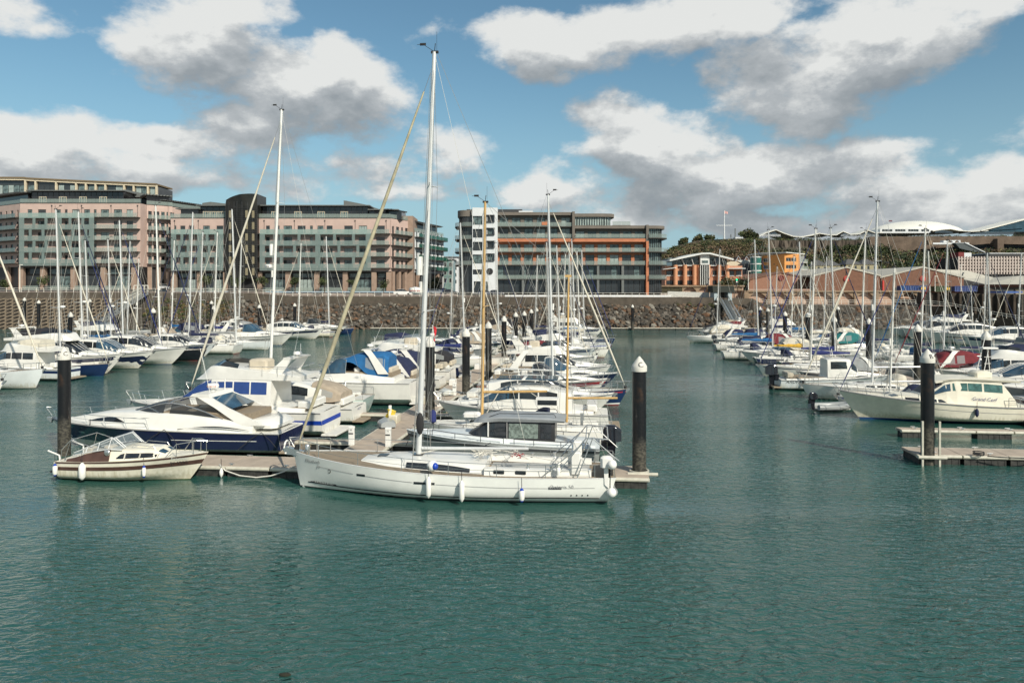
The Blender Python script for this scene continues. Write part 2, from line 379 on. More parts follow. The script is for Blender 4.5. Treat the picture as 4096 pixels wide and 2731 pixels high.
def sailboat(label, x, y, rz, L=11.5, B=None, mast=15.0, hull=None, deckm=None, stripe=None, boot='blue', furl=None, cover=None, hood=None, lev=0,
             mastm=None, group=None, mx=.06, rakeang=2.3, boomz=None, fb=None, fs=None, spreaders=2, radar=False, windows=True, name='sailing_yacht', bow_rail=True, rake=None, lean=0.0, fork=True, genoa=True, mizzen=None, mr=None):
    rr = random.Random(hash((round(x,1), round(y,1))) & 0xffff)
    B = B or L*.30; fb = fb or L*.105; fs = fs or L*.088
    hull = hull or gel; deckm = deckm or deckw; furl = furl or cn['cream']; mastm = mastm or alu
    b = empty(name, (x, y, 0), rz, label, 'sailboat', group)
    h = Hull(L, B, fb, fs, 'sail', stern=.70, pw=2.0, sag=L*.004, rake=rake); nt = (14, 20, 30)[lev]; nv = (5, 7, 10)[lev]
    h.mesh(nt, nv).build('hull', hull, b, True)
    h.band(-.25, .07, nt, .008).build('antifouling', afoul[boot], b, True)
    if stripe: h.band(0, 0, nt, .008, f0=.84, f1=.91).build('sheer_stripe', stripe, b, True)
    h.deck(nt).build('deck', deckm, b, True)
    tr = MB()
    for sd in (1, -1): tr.tube([h.sheer(lerp(-L/2, L/2, i/nt), sd, .02, .01) for i in range(nt+1)], .025, 4)
    tr.build('toe_rail', teak if rr.random() < .4 else alu, b)
    zd = lambda q: h.zs((q+L/2)/L)+.03
    x0, x1 = -L*.12, L*.27; ch = .34+.12*rr.random(); wq = lambda q: h.b((q+L/2)/L)
    cab = Loft([(x0, wq(x0)*.70, wq(x0)*.60, zd(x0)-.05, zd(x0)+ch, .13), (L*.05, wq(L*.05)*.66, wq(L*.05)*.56, zd(L*.05)-.05, zd(L*.05)+ch*.95, .13),
                (L*.18, wq(L*.18)*.62, wq(L*.18)*.50, zd(L*.18)-.05, zd(L*.18)+ch*.65, .10), (x1, wq(x1)*.45, wq(x1)*.35, zd(x1)-.05, zd(x1)+.03, .02)], 3 if lev else 1)
    cab.mesh().build('coachroof', gel if hull is not gelc else gelc, b, True)
    if windows:
        if rr.random() < .5: solid_windows(b, cab, [(-L*.09, L*.11)], .22, .52, glassd)
        else: solid_windows(b, cab, [(-L*.10, -L*.05), (-L*.035, L*.02), (L*.035, L*.09)], .22, .52, glassd)
    for hx in (L*.10, L*.21):
        z = cab.P(hx, 1).z; MB().bbox(hx-.25, hx+.25, -.25, .25, z-.03, z+.05).build('hatch', glassd, b)
    # cockpit: coamings, sole and wheel
    cm = MB(); ca, cb = -L*.43, x0
    for sd in (1, -1):
        cm.loft([[(q, sd*(wq(q)*.78), zd(q)-.05), (q, sd*(wq(q)*.74), zd(q)+.26), (q, sd*(wq(q)*.56), zd(q)+.27), (q, sd*(wq(q)*.52), zd(q)-.0)] for q in [lerp(ca, cb, i/6) for i in range(7)]], True, True)
    cm.build('cockpit_coaming', gel, b, True)
    MB().box(ca+.1, cb-.1, -wq(ca)*.5, wq(ca)*.5, zd(ca)-.12, zd(ca)+.035).build('cockpit_sole', teak if rr.random() < .6 else deckg, b)
    wx = ca+.9; wh = MB(); ang = [i*2*math.pi/12 for i in range(13)]
    wh.tube([(wx, .42*math.cos(a), zd(wx)+.85+.42*math.sin(a)) for a in ang], .02, 4)
    for a in ang[:12:4]: wh.tube([(wx, 0, zd(wx)+.85), (wx, .42*math.cos(a), zd(wx)+.85+.42*math.sin(a))], .012, 3)
    wh.box(wx+.04, wx+.22, -.1, .1, zd(wx), zd(wx)+.9); wh.build('steering_wheel', steel, b)
    # sprayhood and covers
    if hood:
        sh = Loft([(x0-.75, wq(x0)*.62, wq(x0)*.52, zd(x0)+.25, zd(x0)+1.15, .35), (x0-.35, wq(x0)*.62, wq(x0)*.54, zd(x0)+.3, zd(x0)+1.18, .35), (x0+.1, wq(x0)*.6, wq(x0)*.5, zd(x0)+ch-.1, zd(x0)+.95, .3), (x0+.75, wq(x0)*.5, wq(x0)*.42, zd(x0)+ch-.1, zd(x0)+ch+.02, .05)], 2)
        so_ = sh.mesh().build('sprayhood', hood, b, True)
        sh.patch([x0+.2, x0+.42, x0+.62], .70, .98, 3, .015).build('hood_window', vinyl, so_)
    # spars
    mxp = L*mx; zb = zd(mxp)+ch*.8; tl = math.tan(math.radians(rakeang)); top = Vector((mxp-tl*(mast-zb), lean, mast)); foot = Vector((mxp, 0, zb-.1))
    ra = (mr or max(.085, mast*.0058)); nn = (6, 7, 10)[lev]
    mo = MB().tube([foot, foot.lerp(top, .6), top], ra, nn, ra*.72).build('mast', mastm, b, True)
    hd = MB(); hd.box(top.x-.2, top.x+.16, -.06, .06, mast-.06, mast+.05)
    hd.tube([top, top+Vector((-.05, 0, .42))], .018, 4); hd.tube([top+Vector((.05,0,.05)), top+Vector((.55, .03, .38)), top+Vector((.85, .03, .38))], .014, 3)
    hd.box(top.x+.42, top.x+.72, -.012, .012, mast+.34, mast+.46); hd.tube([top+Vector((-.12,0,0)), top+Vector((-.12, 0, 1.0))], .008, 3)
    hd.build('masthead_instruments', blackr, mo)
    if rr.random() < .5 or lev > 1:
        q = foot.lerp(top, .42); MB().tube([q+Vector((ra+.06,.0,-.28)), q+Vector((ra+.08,0,.28))], .085, 8).build('radar_reflector', white, mo, True)
    if radar:
        q = foot.lerp(top, .36); MB().lathe([(.02,0),(.27,.02),(.30,.12),(.27,.22),(.02,.26)], q.x+ra+.36, q.y, 12).build('radar_dome', white, mo, True).location = (0, 0, q.z)
        MB().box(q.x, q.x+ra+.5, -.04, .04, q.z-.05, q.z).build('radar_bracket', alu, mo)
    sp = MB(); rg = MB(); fr = [.52] if spreaders == 1 else [.36, .67]
    wr = .011 if lev > 1 else .016
    for sd in (1, -1):
        ch_ = Vector((mxp-.15, sd*wq(mxp)*.93, zd(mxp))); prev = ch_
        for i, k in enumerate(fr):
            q = foot.lerp(top, k); tip = q+Vector((-.22, sd*(B*.26 if i == 0 else B*.20), .06)); MB().tube([q, tip], .035, 4, .022).build('spreader', mastm, b)
            rg.tube([prev, tip], wr, 3); prev = tip
            rg.tube([ch_, foot.lerp(top, k-.02)], wr*.8, 3)
        rg.tube([prev, foot.lerp(top, .985)], wr, 3)
    rg.tube([top+Vector((-.1,0,0)), Vector((-L/2+.25, 0, zd(-L/2)+.1))], wr, 3)
    rg.tube([foot.lerp(top,.96)+Vector((ra,0,0)), Vector((mxp+.25, .12, zd(mxp)))], wr, 3)
    rg.tube([top+Vector((-.05,.03,0)), Vector((mxp-.5, .3, zd(mxp)+.1))], wr*.8, 3)
    for yy in (.12, -.1): rg.tube([top+Vector((.05,yy*.3,-.1)), Vector((mxp+.35*yy*4, yy*3, zd(mxp)+.1))], wr*.7, 3)
    rg.build('rigging', wire if lev > 1 else wirel, b)
    ftop = foot.lerp(top, .95 if fork else .86)+Vector((ra, 0, 0)); fbot = Vector((L/2-.12, 0, zd(L/2)+.05))
    if genoa:
        a = fbot.lerp(ftop, .02); c = fbot.lerp(ftop, .95); g = [a.lerp(c, i/12) for i in range(13)]; frr = L*(.0062 if lev > 1 else .0045)
        rings = MB(); P0 = [0.35, .8, 1.0, 1.12, 1.1, 1.05, 1, .95, .88, .8, .68, .55, .4]
        for i in range(12): rings.tube([g[i], g[i+1]], frr*P0[i], (5,6,9)[lev], frr*P0[i+1], cap=False)
        rings.build('furled_sail', furl, b, True)
        MB().tube([fbot, fbot.lerp(ftop, .012)], .13, 8).build('furler_drum', blackr, b)
    MB().tube([fbot, ftop], .014, 3).build('forestay', wire, b)
    # boom and sail cover
    bz = boomz or zd(mxp)+1.35; bl = L*.34
    bo = MB().tube([(mxp-ra-.02, 0, bz), (mxp-bl, 0, bz+.10)], .085 if lev else .08, 7, .07).build('boom', mastm, b, True)
    if cover:
        rs = []
        for i in range(9):
            k = i/8; rd = lerp(.24, .11, k)*(1+.12*math.sin(i*2.1+x)); xx = lerp(mxp-ra-.05, mxp-bl*.97, k); zz = bz+.10*k
            rs.append([(xx, rd*.62*math.sin(a), zz+rd*.9+rd*1.25*math.cos(a)) for a in [j*2*math.pi/8 for j in range(8)]])
        rs.insert(0, [(mxp-ra+.0, p[1]*.7, bz+1.15+(p[2]-bz)*.5) for p in rs[0]])
        MB().loft(rs, True, True).build('boom_cover', cover, b, True)
    mb = MB().tube([(mxp-bl*.75, 0, bz), (wx+.5, 0, zd(wx)+.3)], .02, 4); mb.tube([top, (mxp-bl*.98, 0, bz+.12)], wr*.8, 3); mb.tube([(mxp-.15,0,zb+.1),(mxp-1.1,0,bz)], .03, 4); mb.build('mainsheet', wirew, b)
    rail(h, -L*.44, L*.40, .62, .014 if lev > 1 else .018, lev, parent=b, post=2.0)
    rail(h, L*.40, L*.475, .66, .02, lev, parent=b, mid=False, bow=True, name='pulpit', post=.9)
    ps = MB(); a = h.sheer(-L*.44, 1, .08, .62); c = h.sheer(-L*.495, 1, .12, .62)
    ps.tube([a, c, Vector((c.x-.05, c.y*.4, c.z))], .018, 4); ps.tube([Vector((a.x,-a.y,a.z)), Vector((c.x,-c.y,c.z)), Vector((c.x-.05,-c.y*.4,c.z))], .018, 4)
    for sd in (1,-1): ps.tube([Vector((c.x, sd*c.y, c.z)), Vector((c.x, sd*c.y, c.z-.62))], .018, 4)
    ps.build('pushpit', steel, b)
    if lev:
        MB().prism([(L/2-.7, zd(L/2)), (L/2+.25, zd(L/2)+.05), (L/2+.22, zd(L/2)-.08), (L/2-.1, zd(L/2)-.35), (L/2-.18, zd(L/2)-.05)], 'y', -.06, .06).build('anchor', steel, b)
    return b, h, dict(foot=foot, top=top, zd=zd, cab=cab, fbot=fbot, ftop=ftop, wq=wq)

def outboard(b, x, z, mat=None, s=1.0, y=0.0, name='outboard_engine'):
    o = MB(); mat = mat or blackg
    Loft([(x-.62*s, .16*s, .12*s, z+.35*s, z+.80*s, .1*s), (x-.35*s, .24*s, .19*s, z+.3*s, z+.98*s, .15*s), (x+.02*s, .22*s, .18*s, z+.35*s, z+.95*s, .15*s), (x+.12*s, .16*s, .1*s, z+.42*s, z+.8*s, .1*s)], 2)
    l = Loft([(x-.62*s, .16*s, .12*s, z+.35*s, z+.80*s, .1*s), (x-.35*s, .24*s, .19*s, z+.3*s, z+.98*s, .15*s), (x+.02*s, .22*s, .18*s, z+.35*s, z+.95*s, .15*s), (x+.12*s, .16*s, .1*s, z+.42*s, z+.8*s, .1*s)], 2).mesh()
    l.v = [(p[0], p[1]+y, p[2]) for p in l.v]
    e = l.build(name, mat, b, True)
    m = MB(); m.prism([(x-.42*s, z+.35*s), (x-.05*s, z+.35*s), (x-.08*s, z-.35*s), (x-.2*s, z-.6*s), (x-.4*s, z-.55*s), (x-.36*s, z-.2*s)], 'y', y-.06*s, y+.06*s); m.box(x-.05*s, x+.2*s, y-.12*s, y+.12*s, z-.05*s, z+.35*s)
    m.build('engine_leg', greyr if mat is not blackg else blackg, e)
    return e

def motorboat(label, x, y, rz, style='sport', L=11.0, B=None, hull=None, stripe=None, boot='blue', canopy=None, lev=0, group=None, fb=None, fs=None, arch=True, radar=True, win=None, top=None, name='motor_cruiser', railm=None, engines=0, bare=False):
    """styles: sport (low, raked screen and arch), fly (saloon and flying bridge), hardtop, pilot (small wheelhouse), open"""
    rr = random.Random(hash((round(x,1), round(y,1), len(style))) & 0xffff)
    B = B or L*.31; hull = hull or gel; top = top or gel; win = win or glassd
    fb = fb or {'sport': .145, 'fly': .165, 'hardtop': .155, 'pilot': .15, 'open': .14}[style]*L*.95
    fs = fs or fb*.68
    b = empty(name, (x, y, 0), rz, label, 'motorboat', group)
    h = Hull(L, B, fb, fs, 'motor', stern=.86, pw=1.5, fair=2.5, mid=.42); nt = (14, 20, 30)[lev]; nv = (6, 8, 10)[lev]
    h.mesh(nt, nv).build('hull', hull, b, True)
    h.band(-.25, .06, nt, .008).build('antifouling', afoul[boot], b, True)
    if stripe:
        h.band(0, 0, nt, .009, f0=.72, f1=.90).build('hull_stripe', stripe, b, True)
    elif hull in (gel, gelg) and rr.random() < .6 and lev < 2:
        h.band(0, 0, nt, .009, t0=.3, t1=.82, f0=.62, f1=.70).build('hull_window', win, b, True)
    gw = MB()
    for sd in (1, -1): gw.tube([h.sheer(lerp(-L/2, L/2, i/nt), sd, -.015, -.05) for i in range(nt+1)], .03, 4)
    gw.build('rubbing_strake', greyr if hull in (gel, gelc, gelg) else steel, b)
    zq = lambda q: h.zs((q+L/2)/L); wq = lambda q: h.b(max(0, min(1, (q+L/2)/L)))
    h.deck(nt, dz=-.04, camber=.10).build('deck', top if top is not gel else deckw, b, True)
    # raised foredeck moulding that runs into the cabin side
    k = {'sport': .46, 'fly': .16, 'hardtop': .30, 'pilot': .22, 'open': .30}[style]
    xs = -L*.02
    n = 3 if lev else 2
    swim = MB().bbox(-L/2-L*.07, -L/2+.05, -wq(-L/2)*.92, wq(-L/2)*.92, .22, .34, .05).build('swim_platform', teak if rr.random() < .5 else deckw, b)
    lad = None
    if style in ('sport', 'open'):
        hh = L*.062
        xw = L*.10      # foot of the windscreen
        fd = Loft([(-L*.40, wq(-L*.40)*.93, wq(-L*.4)*.86, zq(-L*.40)-.08, zq(-L*.40)+hh*.55, .06), (-L*.15, wq(-L*.15)*.93, wq(-L*.15)*.84, zq(-L*.15)-.08, zq(-L*.15)+hh*.95, .1), (xw*.6, wq(xw)*.90, wq(xw)*.76, zq(xw)-.1, zq(xw)+hh*.95, .22),
                   (L*.22, wq(L*.22)*.84, wq(L*.22)*.58, zq(L*.22)-.08, zq(L*.22)+hh*.75, .22), (L*.34, wq(L*.34)*.72, wq(L*.34)*.40, zq(L*.34)-.06, zq(L*.34)+hh*.35, .12), (L*.43, wq(L*.43)*.5, wq(L*.43)*.2, zq(L*.43)-.06, zq(L*.43)+.05, .03)], n)
        fd.mesh().build('foredeck', top, b, True)
        zt = zq(0)+hh*.95
        MB().bbox(-L*.38, -L*.03, -wq(-L*.2)*.70, wq(-L*.2)*.70, zt-.35, zt+.035).build('cockpit_sole', teak, b)
        for q in (() if bare else (-.33, -.12)):
            MB().bbox(L*q-.55, L*q+.05, -wq(-L*.2)*.62, wq(-L*.2)*.62, zt-.05, zt+.42, .1).build('seat', cushion if rr.random() < .6 else gel, b, True)
        hs = L*.085
        ws = Loft([(-L*.14, wq(-L*.14)*.80, wq(-L*.14)*.74, zt-.05, zt+.06, .02), (-L*.07, wq(-L*.07)*.80, wq(-L*.07)*.66, zt-.05, zt+hs*.95, .03), (L*.00, wq(0)*.80, wq(0)*.60, zt-.05, zt+hs, .05), (L*.07, wq(xw)*.76, wq(xw)*.56, zt-.1, zt+hs*.42, .18), (L*.14, wq(L*.14)*.6, wq(L*.14)*.3, zt-.1, zt+.0, .04)], n)
        if bare: ws = Loft([(-L*.14,.01,.01,zt-.3,zt-.2,.01),(L*.14,.01,.01,zt-.3,zt-.2,.01)])
        g = MB()
        xs_ = [q[0] for q in ws.sec if q[0] >= -L*.075]
        if not bare: g.add(*(lambda m_: (m_.v, m_.f))(ws.patch(xs_, .0, 1.0, 7, 0)))
        wo = g.build('windscreen', win if rr.random() < .6 else glassb, b, True)
        if not bare:
            fr = MB(); fr.tube([ws.P(xs_[0], a, 1, .01) for a in (0,.3,.6,.7,.85,1)]+[ws.P(xs_[0], a, -1, .01) for a in (.85,.7,.6,.3,0)], .028, 4)
            fr.tube([ws.P(q, .62, 1, .01) for q in xs_], .022, 4); fr.tube([ws.P(q, .62, -1, .01) for q in xs_], .022, 4); fr.tube([ws.P(q, 1, 1, .01) for q in xs_[len(xs_)//3:]], .02, 4)
            fr.build('screen_frame', steel, wo)
        for sd in (1, -1): fd.patch([lerp(L*.12, L*.30, i/4) for i in range(5)], .28, [.30,.5,.52,.46,.30], 2, .012, (sd,)).build('window', win, b)
        zc = zt
        if canopy:
            cv = Loft([(-L*.36, wq(-L*.36)*.86, wq(-L*.36)*.70, zt-.1, zt+hs*.75, .25), (-L*.30, wq(-L*.30)*.88, wq(-L*.3)*.72, zt-.05, zt+hs*1.45, .35), (-L*.12, wq(-L*.12)*.85, wq(-L*.12)*.68, zt, zt+hs*1.75, .35), (-L*.02, wq(0)*.78, wq(0)*.62, zt+hs*.6, zt+hs*1.5, .3), (L*.01, wq(0)*.7, wq(0)*.55, zt+hs*.95, zt+hs*1.02, .03)], n)
            co = cv.mesh().build('canopy', canopy, b, True)
            for (xa, xb) in ((-.29, -.22), (-.20, -.13)):
                for sd in (1, -1): cv.patch([L*xa, L*(xa+xb)/2, L*xb], .18, .56, 2, .012, (sd,)).build('canopy_window', vinyl, co)
        if arch:
            xa = -L*.27
            am = MB()
            for sd in (1, -1):
                ya = wq(xa)*.84
                am.loft([[(xa-L*.09+dx, sd*(ya+dy), zt-.1) for dx, dy in ((0,0),(L*.07,0),(L*.07,-.1),(0,-.1))],
                         [(xa+L*.0+dx, sd*(ya*.93+dy), zt+hs*1.25) for dx, dy in ((0,0),(L*.045,0),(L*.045,-.09),(0,-.09))],
                         [(xa+L*.04+dx, sd*(ya*.80+dy), zt+hs*1.75) for dx, dy in ((0,0),(L*.05,0),(L*.05,-.12),(0,-.12))]], True, True)
            am.loft([[(xa+L*.04, yy, zt+hs*1.66), (xa+L*.10, yy, zt+hs*1.70), (xa+L*.09, yy, zt+hs*1.79), (xa+L*.035, yy, zt+hs*1.77)] for yy in (-ya*.82, 0, ya*.82)], True, True)
            am.build('radar_arch', top, b, True); zc = zt+hs*1.8
            if radar:
                rad = MB().lathe([(.02,0),(.29,.02),(.31,.10),(.27,.2),(.02,.24)], xa+L*.07, 0, 12); rad.v = [(p[0],p[1],p[2]+zc+.12) for p in rad.v]; rad.box(xa+L*.07-.08, xa+L*.07+.08, -.08, .08, zc-.05, zc+.14); rad.build('radar_dome', white, b, True)
            an = MB(); an.tube([(xa+L*.05, .5, zc), (xa-.35, .55, zc+2.2)], .014, 3); an.tube([(xa+L*.05, -.4, zc), (xa+L*.05, -.4, zc+.9)], .02, 4); an.build('aerial', white, b)
    else:
        hc = {'fly': .125, 'hardtop': .115, 'pilot': .16}[style]*L
        if style == 'pilot':
            xr, xf = -L*.08, L*.16
            fd = Loft([(-L*.45, wq(-L*.4)*.9, wq(-L*.4)*.86, zq(-L*.4)-.1, zq(-L*.4)+.12, .04), (xr, wq(xr)*.86, wq(xr)*.76, zq(xr)-.1, zq(xr)+.18, .08), (xf, wq(xf)*.84, wq(xf)*.62, zq(xf)-.1, zq(xf)+.38, .14), (L*.38, wq(L*.38)*.5, wq(L*.38)*.3, zq(L*.38)-.1, zq(L*.38)+.08, .05)], n)
            sl_ = .30
        else:
            xr, xf = (-L*.26, L*.10) if style == 'fly' else (-L*.24, L*.13)
            fd = Loft([(-L*.42, wq(-L*.4)*.92, wq(-L*.4)*.84, zq(-L*.4)-.1, zq(-L*.4)+.25, .05), (xr, wq(xr)*.88, wq(xr)*.80, zq(xr)-.1, zq(xr)+.35, .1), (xf, wq(xf)*.86, wq(xf)*.66, zq(xf)-.1, zq(xf)+.55, .22), (L*.26, wq(L*.26)*.78, wq(L*.26)*.46, zq(L*.26)-.1, zq(L*.26)+.38, .2), (L*.40, wq(L*.4)*.5, wq(L*.4)*.25, zq(L*.4)-.08, zq(L*.4)+.04, .03)], n)
            sl_ = .9
        fd.mesh().build('foredeck', top, b, True)
        for sd in (1, -1): fd.patch([lerp(xf, L*.33, i/4) for i in range(5)], .28, [.50,.52,.5,.45,.32], 2, .012, (sd,)).build('window', win, b)
        z0 = zq(xr)+.15; z1 = zq(0)+hc+.25
        slope = L*.13 if style != 'pilot' else L*.05
        wr_ = wq(-L*.1)*.80
        sec = [(xr, wr_, wr_*.90, z0, z1-.05, .12), (lerp(xr, xf, .3), wr_, wr_*.90, z0, z1, .14), (xf-slope*.6, wr_*.97, wr_*.84, z0+.1, z1-.03, .16), (xf-slope*.05, wr_*.95, wr_*.72, z0+.1, lerp(z0, z1, .80), .16), (xf+slope*.9, wr_*.8, wr_*.5, z0+.2, zq(xf+slope*.9)+.45 if style != 'pilot' else lerp(z0,z1,.5), .14)]
        if style == 'hardtop': sec[0] = (xr-L*.06, wr_, wr_*.88, z0, lerp(z0, z1, .72), .1); 
        if style == 'pilot': sec.append((xf+slope*1.1, wr_*.78, wr_*.5, z0+.2, z0+.25, .02))
        sal = Loft(sec, n); so_ = sal.mesh().build('deckhouse', top, b, True)
        k = max(1, int((xf-xr)/1.3)); 
        for i in range(k):
            xa = lerp(xr+.25, xf-slope*.1, i/k)+.05; xb = lerp(xr+.25, xf-slope*.1, (i+1)/k)-.05
            for sd in (1, -1): sal.patch([lerp(xa, xb, j/3) for j in range(4)], .30, .56, 2, .012, (sd,)).build('window', win, so_, True)
        xs_ = [lerp(xf-slope*.52, xf+slope*.75, j/5) for j in range(6)]
        sal.patch(xs_, .30, 1.0, 7, .014).build('windscreen', win if rr.random() < .5 else glassb, so_, True)
        wp = MB()
        for yy in (.25, -.25, .0): wp.tube([sal.P(q, 1, 1, .03)+Vector((0, yy*wr_*1.2, -.02*abs(yy))) for q in xs_], .018, 3)
        wp.build('windscreen_bar', top, so_)
        MB().bbox(-L*.42, xr-.1, -wr_*.9, wr_*.9, zq(-L*.4)-.1, zq(-L*.4)+.27).build('cockpit_sole', teak, b)
        MB().bbox(-L*.44, -L*.38, -wr_*.85, wr_*.85, zq(-L*.4)+.2, zq(-L*.4)+.65, .08).build('seat', cushion if rr.random() < .5 else gel, b)
        if style == 'fly':
            hf = .75 if L > 11 else .6
            fl = Loft([(xr-L*.14, wr_*.88, wr_*.9, z1-.16, z1+.14, .03), (xr, wr_*.92, wr_*.92, z1-.14, z1+.40, .04), (lerp(xr,xf,.45), wr_*.90, wr_*.88, z1-.12, z1+hf*.85, .05), (xf-slope*.45, wr_*.82, wr_*.74, z1-.14, z1+hf, .08), (xf+slope*.15, wr_*.65, wr_*.4, z1-.2, z1-.05, .04)], n)
            fo = fl.mesh().build('flybridge', top, b, True)
            xq = [lerp(xf-slope*1.3, xf-slope*.45, j/3) for j in range(4)]
            zf = z1+hf
            sc = MB().loft([[(xf-slope*1.5, sd*wr_*.82, zf-.12), (xf-slope*.7, sd*wr_*.74, zf-.06), (xf-slope*.38, sd*wr_*.35, zf), (xf-slope*.32, 0, zf)][::1] for sd in (1,)]+[[(xf-slope*1.55, wr_*.80, zf+.16), (xf-slope*1.0, wr_*.66, zf+.34), (xf-slope*.75, wr_*.3, zf+.36), (xf-slope*.7, 0, zf+.36)]], False)
            sc.loft([[(xf-slope*1.55, -wr_*.80, zf+.16), (xf-slope*1.0, -wr_*.66, zf+.34), (xf-slope*.75, -wr_*.3, zf+.36), (xf-slope*.7, 0, zf+.36)], [(xf-slope*1.5, -wr_*.82, zf-.12), (xf-slope*.7, -wr_*.74, zf-.06), (xf-slope*.38, -wr_*.35, zf), (xf-slope*.32, 0, zf)]], False)
            sc.build('fly_windscreen', glasst if rr.random() < .5 else glassd, fo)
            MB().bbox(xf-slope*2.4, xf-slope*1.7, -.55, .75, z1+.3, z1+hf+.42, .12).build('helm_seat', cushion if not canopy else canopy, fo, True)
            if canopy:
                Loft([(xr-L*.02, wr_*.8, wr_*.7, z1+hf*.5, z1+hf+.35, .15), (lerp(xr,xf,.3), wr_*.85, wr_*.72, z1+hf*.5, z1+hf+.5, .2), (xf-slope*1.2, wr_*.75, wr_*.6, z1+hf*.7, z1+hf+.25, .12)], n).mesh().build('flybridge_cover', canopy, fo, True)
            if arch:
                xa = xr-L*.02; am = MB()
                for sd in (1, -1):
                    am.loft([[(xa-L*.02+dx, sd*(wr_*.9+dy), z1+.1) for dx, dy in ((0,0),(L*.075,0),(L*.075,-.1),(0,-.1))],
                             [(xa-L*.075+dx, sd*(wr_*.82+dy), z1+hf+.55) for dx, dy in ((0,0),(L*.04,0),(L*.04,-.09),(0,-.09))]], True, True)
                am.loft([[(xa-L*.08, yy, z1+hf+.50), (xa-L*.03, yy, z1+hf+.52), (xa-L*.035, yy, z1+hf+.62), (xa-L*.085, yy, z1+hf+.60)] for yy in (-wr_*.84, wr_*.84)], True, True)
                am.build('radar_arch', top, fo, True); zc = z1+hf+.62; xa -= L*.06
            else: zc = z1+.3; xa = xr+1
            if radar:
                rad = MB().lathe([(.02,0),(.29,.02),(.31,.10),(.27,.2),(.02,.24)], xa, 0, 12); rad.v = [(p[0],p[1],p[2]+zc+.08) for p in rad.v]; rad.box(xa-.08, xa+.08, -.08, .08, zc-.05, zc+.1); rad.build('radar_dome', white, fo, True)
            an = MB(); an.tube([(xa, .7, zc), (xa-.5, .75, zc+2.3)], .014, 3); an.tube([(xa, -.5, zc), (xa, -.5, zc+.8)], .02, 4); an.build('aerial', white, fo)
            rl = MB(); zz = z1+hf*.75
            rl.tube([(lerp(xr,xf,.35), wr_*.93, z1+hf), (xr-L*.1, wr_*.93, z1+hf), (xr-L*.13, wr_*.7, z1+hf), (xr-L*.13, -wr_*.7, z1+hf), (xr-L*.1, -wr_*.93, z1+hf), (lerp(xr,xf,.35), -wr_*.93, z1+hf)], .018, 4)
            for sd in (1,-1):
                for q in (xr-L*.1, xr-L*.03, lerp(xr,xf,.12)): rl.tube([(q, sd*wr_*.93, z1+.1), (q, sd*wr_*.93, z1+hf)], .016, 3)
            rl.build('flybridge_rail', steel, fo)
        else:
            mt = MB(); xm = lerp(xr, xf, .35); zr_ = sal.P(xm, 1).z
            mt.tube([(xm, 0, zr_-.05), (xm-.15, 0, zr_+.9)], .04, 5); mt.box(xm-.4, xm+.1, -.35, .35, zr_+.28, zr_+.33); mt.build('light_mast', top, so_)
            if radar:
                rad = MB().lathe([(.02,0),(.25,.02),(.27,.10),(.23,.17),(.02,.2)], xm-.15, 0, 12); rad.v = [(p[0],p[1],p[2]+zr_+.33) for p in rad.v]; rad.build('radar_dome', white, so_, True)
            an = MB(); an.tube([(xm, .5, zr_-.05), (xm-.4, .5, zr_+1.9)], .013, 3); an.build('aerial', white, so_)
            rl = MB()
            for sd in (1,-1): rl.tube([(xr+.1, sd*wr_*.7, zr_-.1), (xr+.2, sd*wr_*.7, zr_+.08), (xf-slope*.7, sd*wr_*.66, zr_+.06), (xf-slope*.6, sd*wr_*.66, zr_-.1)], .018, 4)
            rl.build('roof_rail', steel, so_)
            if canopy:
                cv = Loft([(-L*.42, wr_*.95, wr_*.80, zq(-L*.4)+.5, z1-.75, .2), (-L*.36, wr_*.97, wr_*.82, zq(-L*.4)+.4, z1-.3, .3), (xr+.05, wr_*.95, wr_*.82, zq(-L*.4)+.4, z1-.0, .2)], n)
                co = cv.mesh().build('canopy', canopy, b, True)
                for sd in (1, -1): cv.patch([lerp(-L*.37, xr-.15, j/3) for j in range(4)], .25, .56, 2, .012, (sd,)).build('canopy_window', vinyl, co)
    rail(h, L*.0, L*.46, .62, .018 if lev < 2 else .016, lev, parent=b, post=1.3, name='bow_rail', bow=.35, rake=.35, mid=lev > 0 and rr.random() < .4, mat=railm)
    MB().prism([(L/2-.5, zq(L/2)), (L/2+.28, zq(L/2)+.04), (L/2+.25, zq(L/2)-.08), (L/2-.02, zq(L/2)-.32), (L/2-.1, zq(L/2)-.06)], 'y', -.07, .07).build('anchor', steel, b)
    for i in range(engines):
        outboard(b, -L/2-.1, .75, s=1.15, y=(i-(engines-1)/2)*.75)
    return b, h, dict(zq=zq, wq=wq)
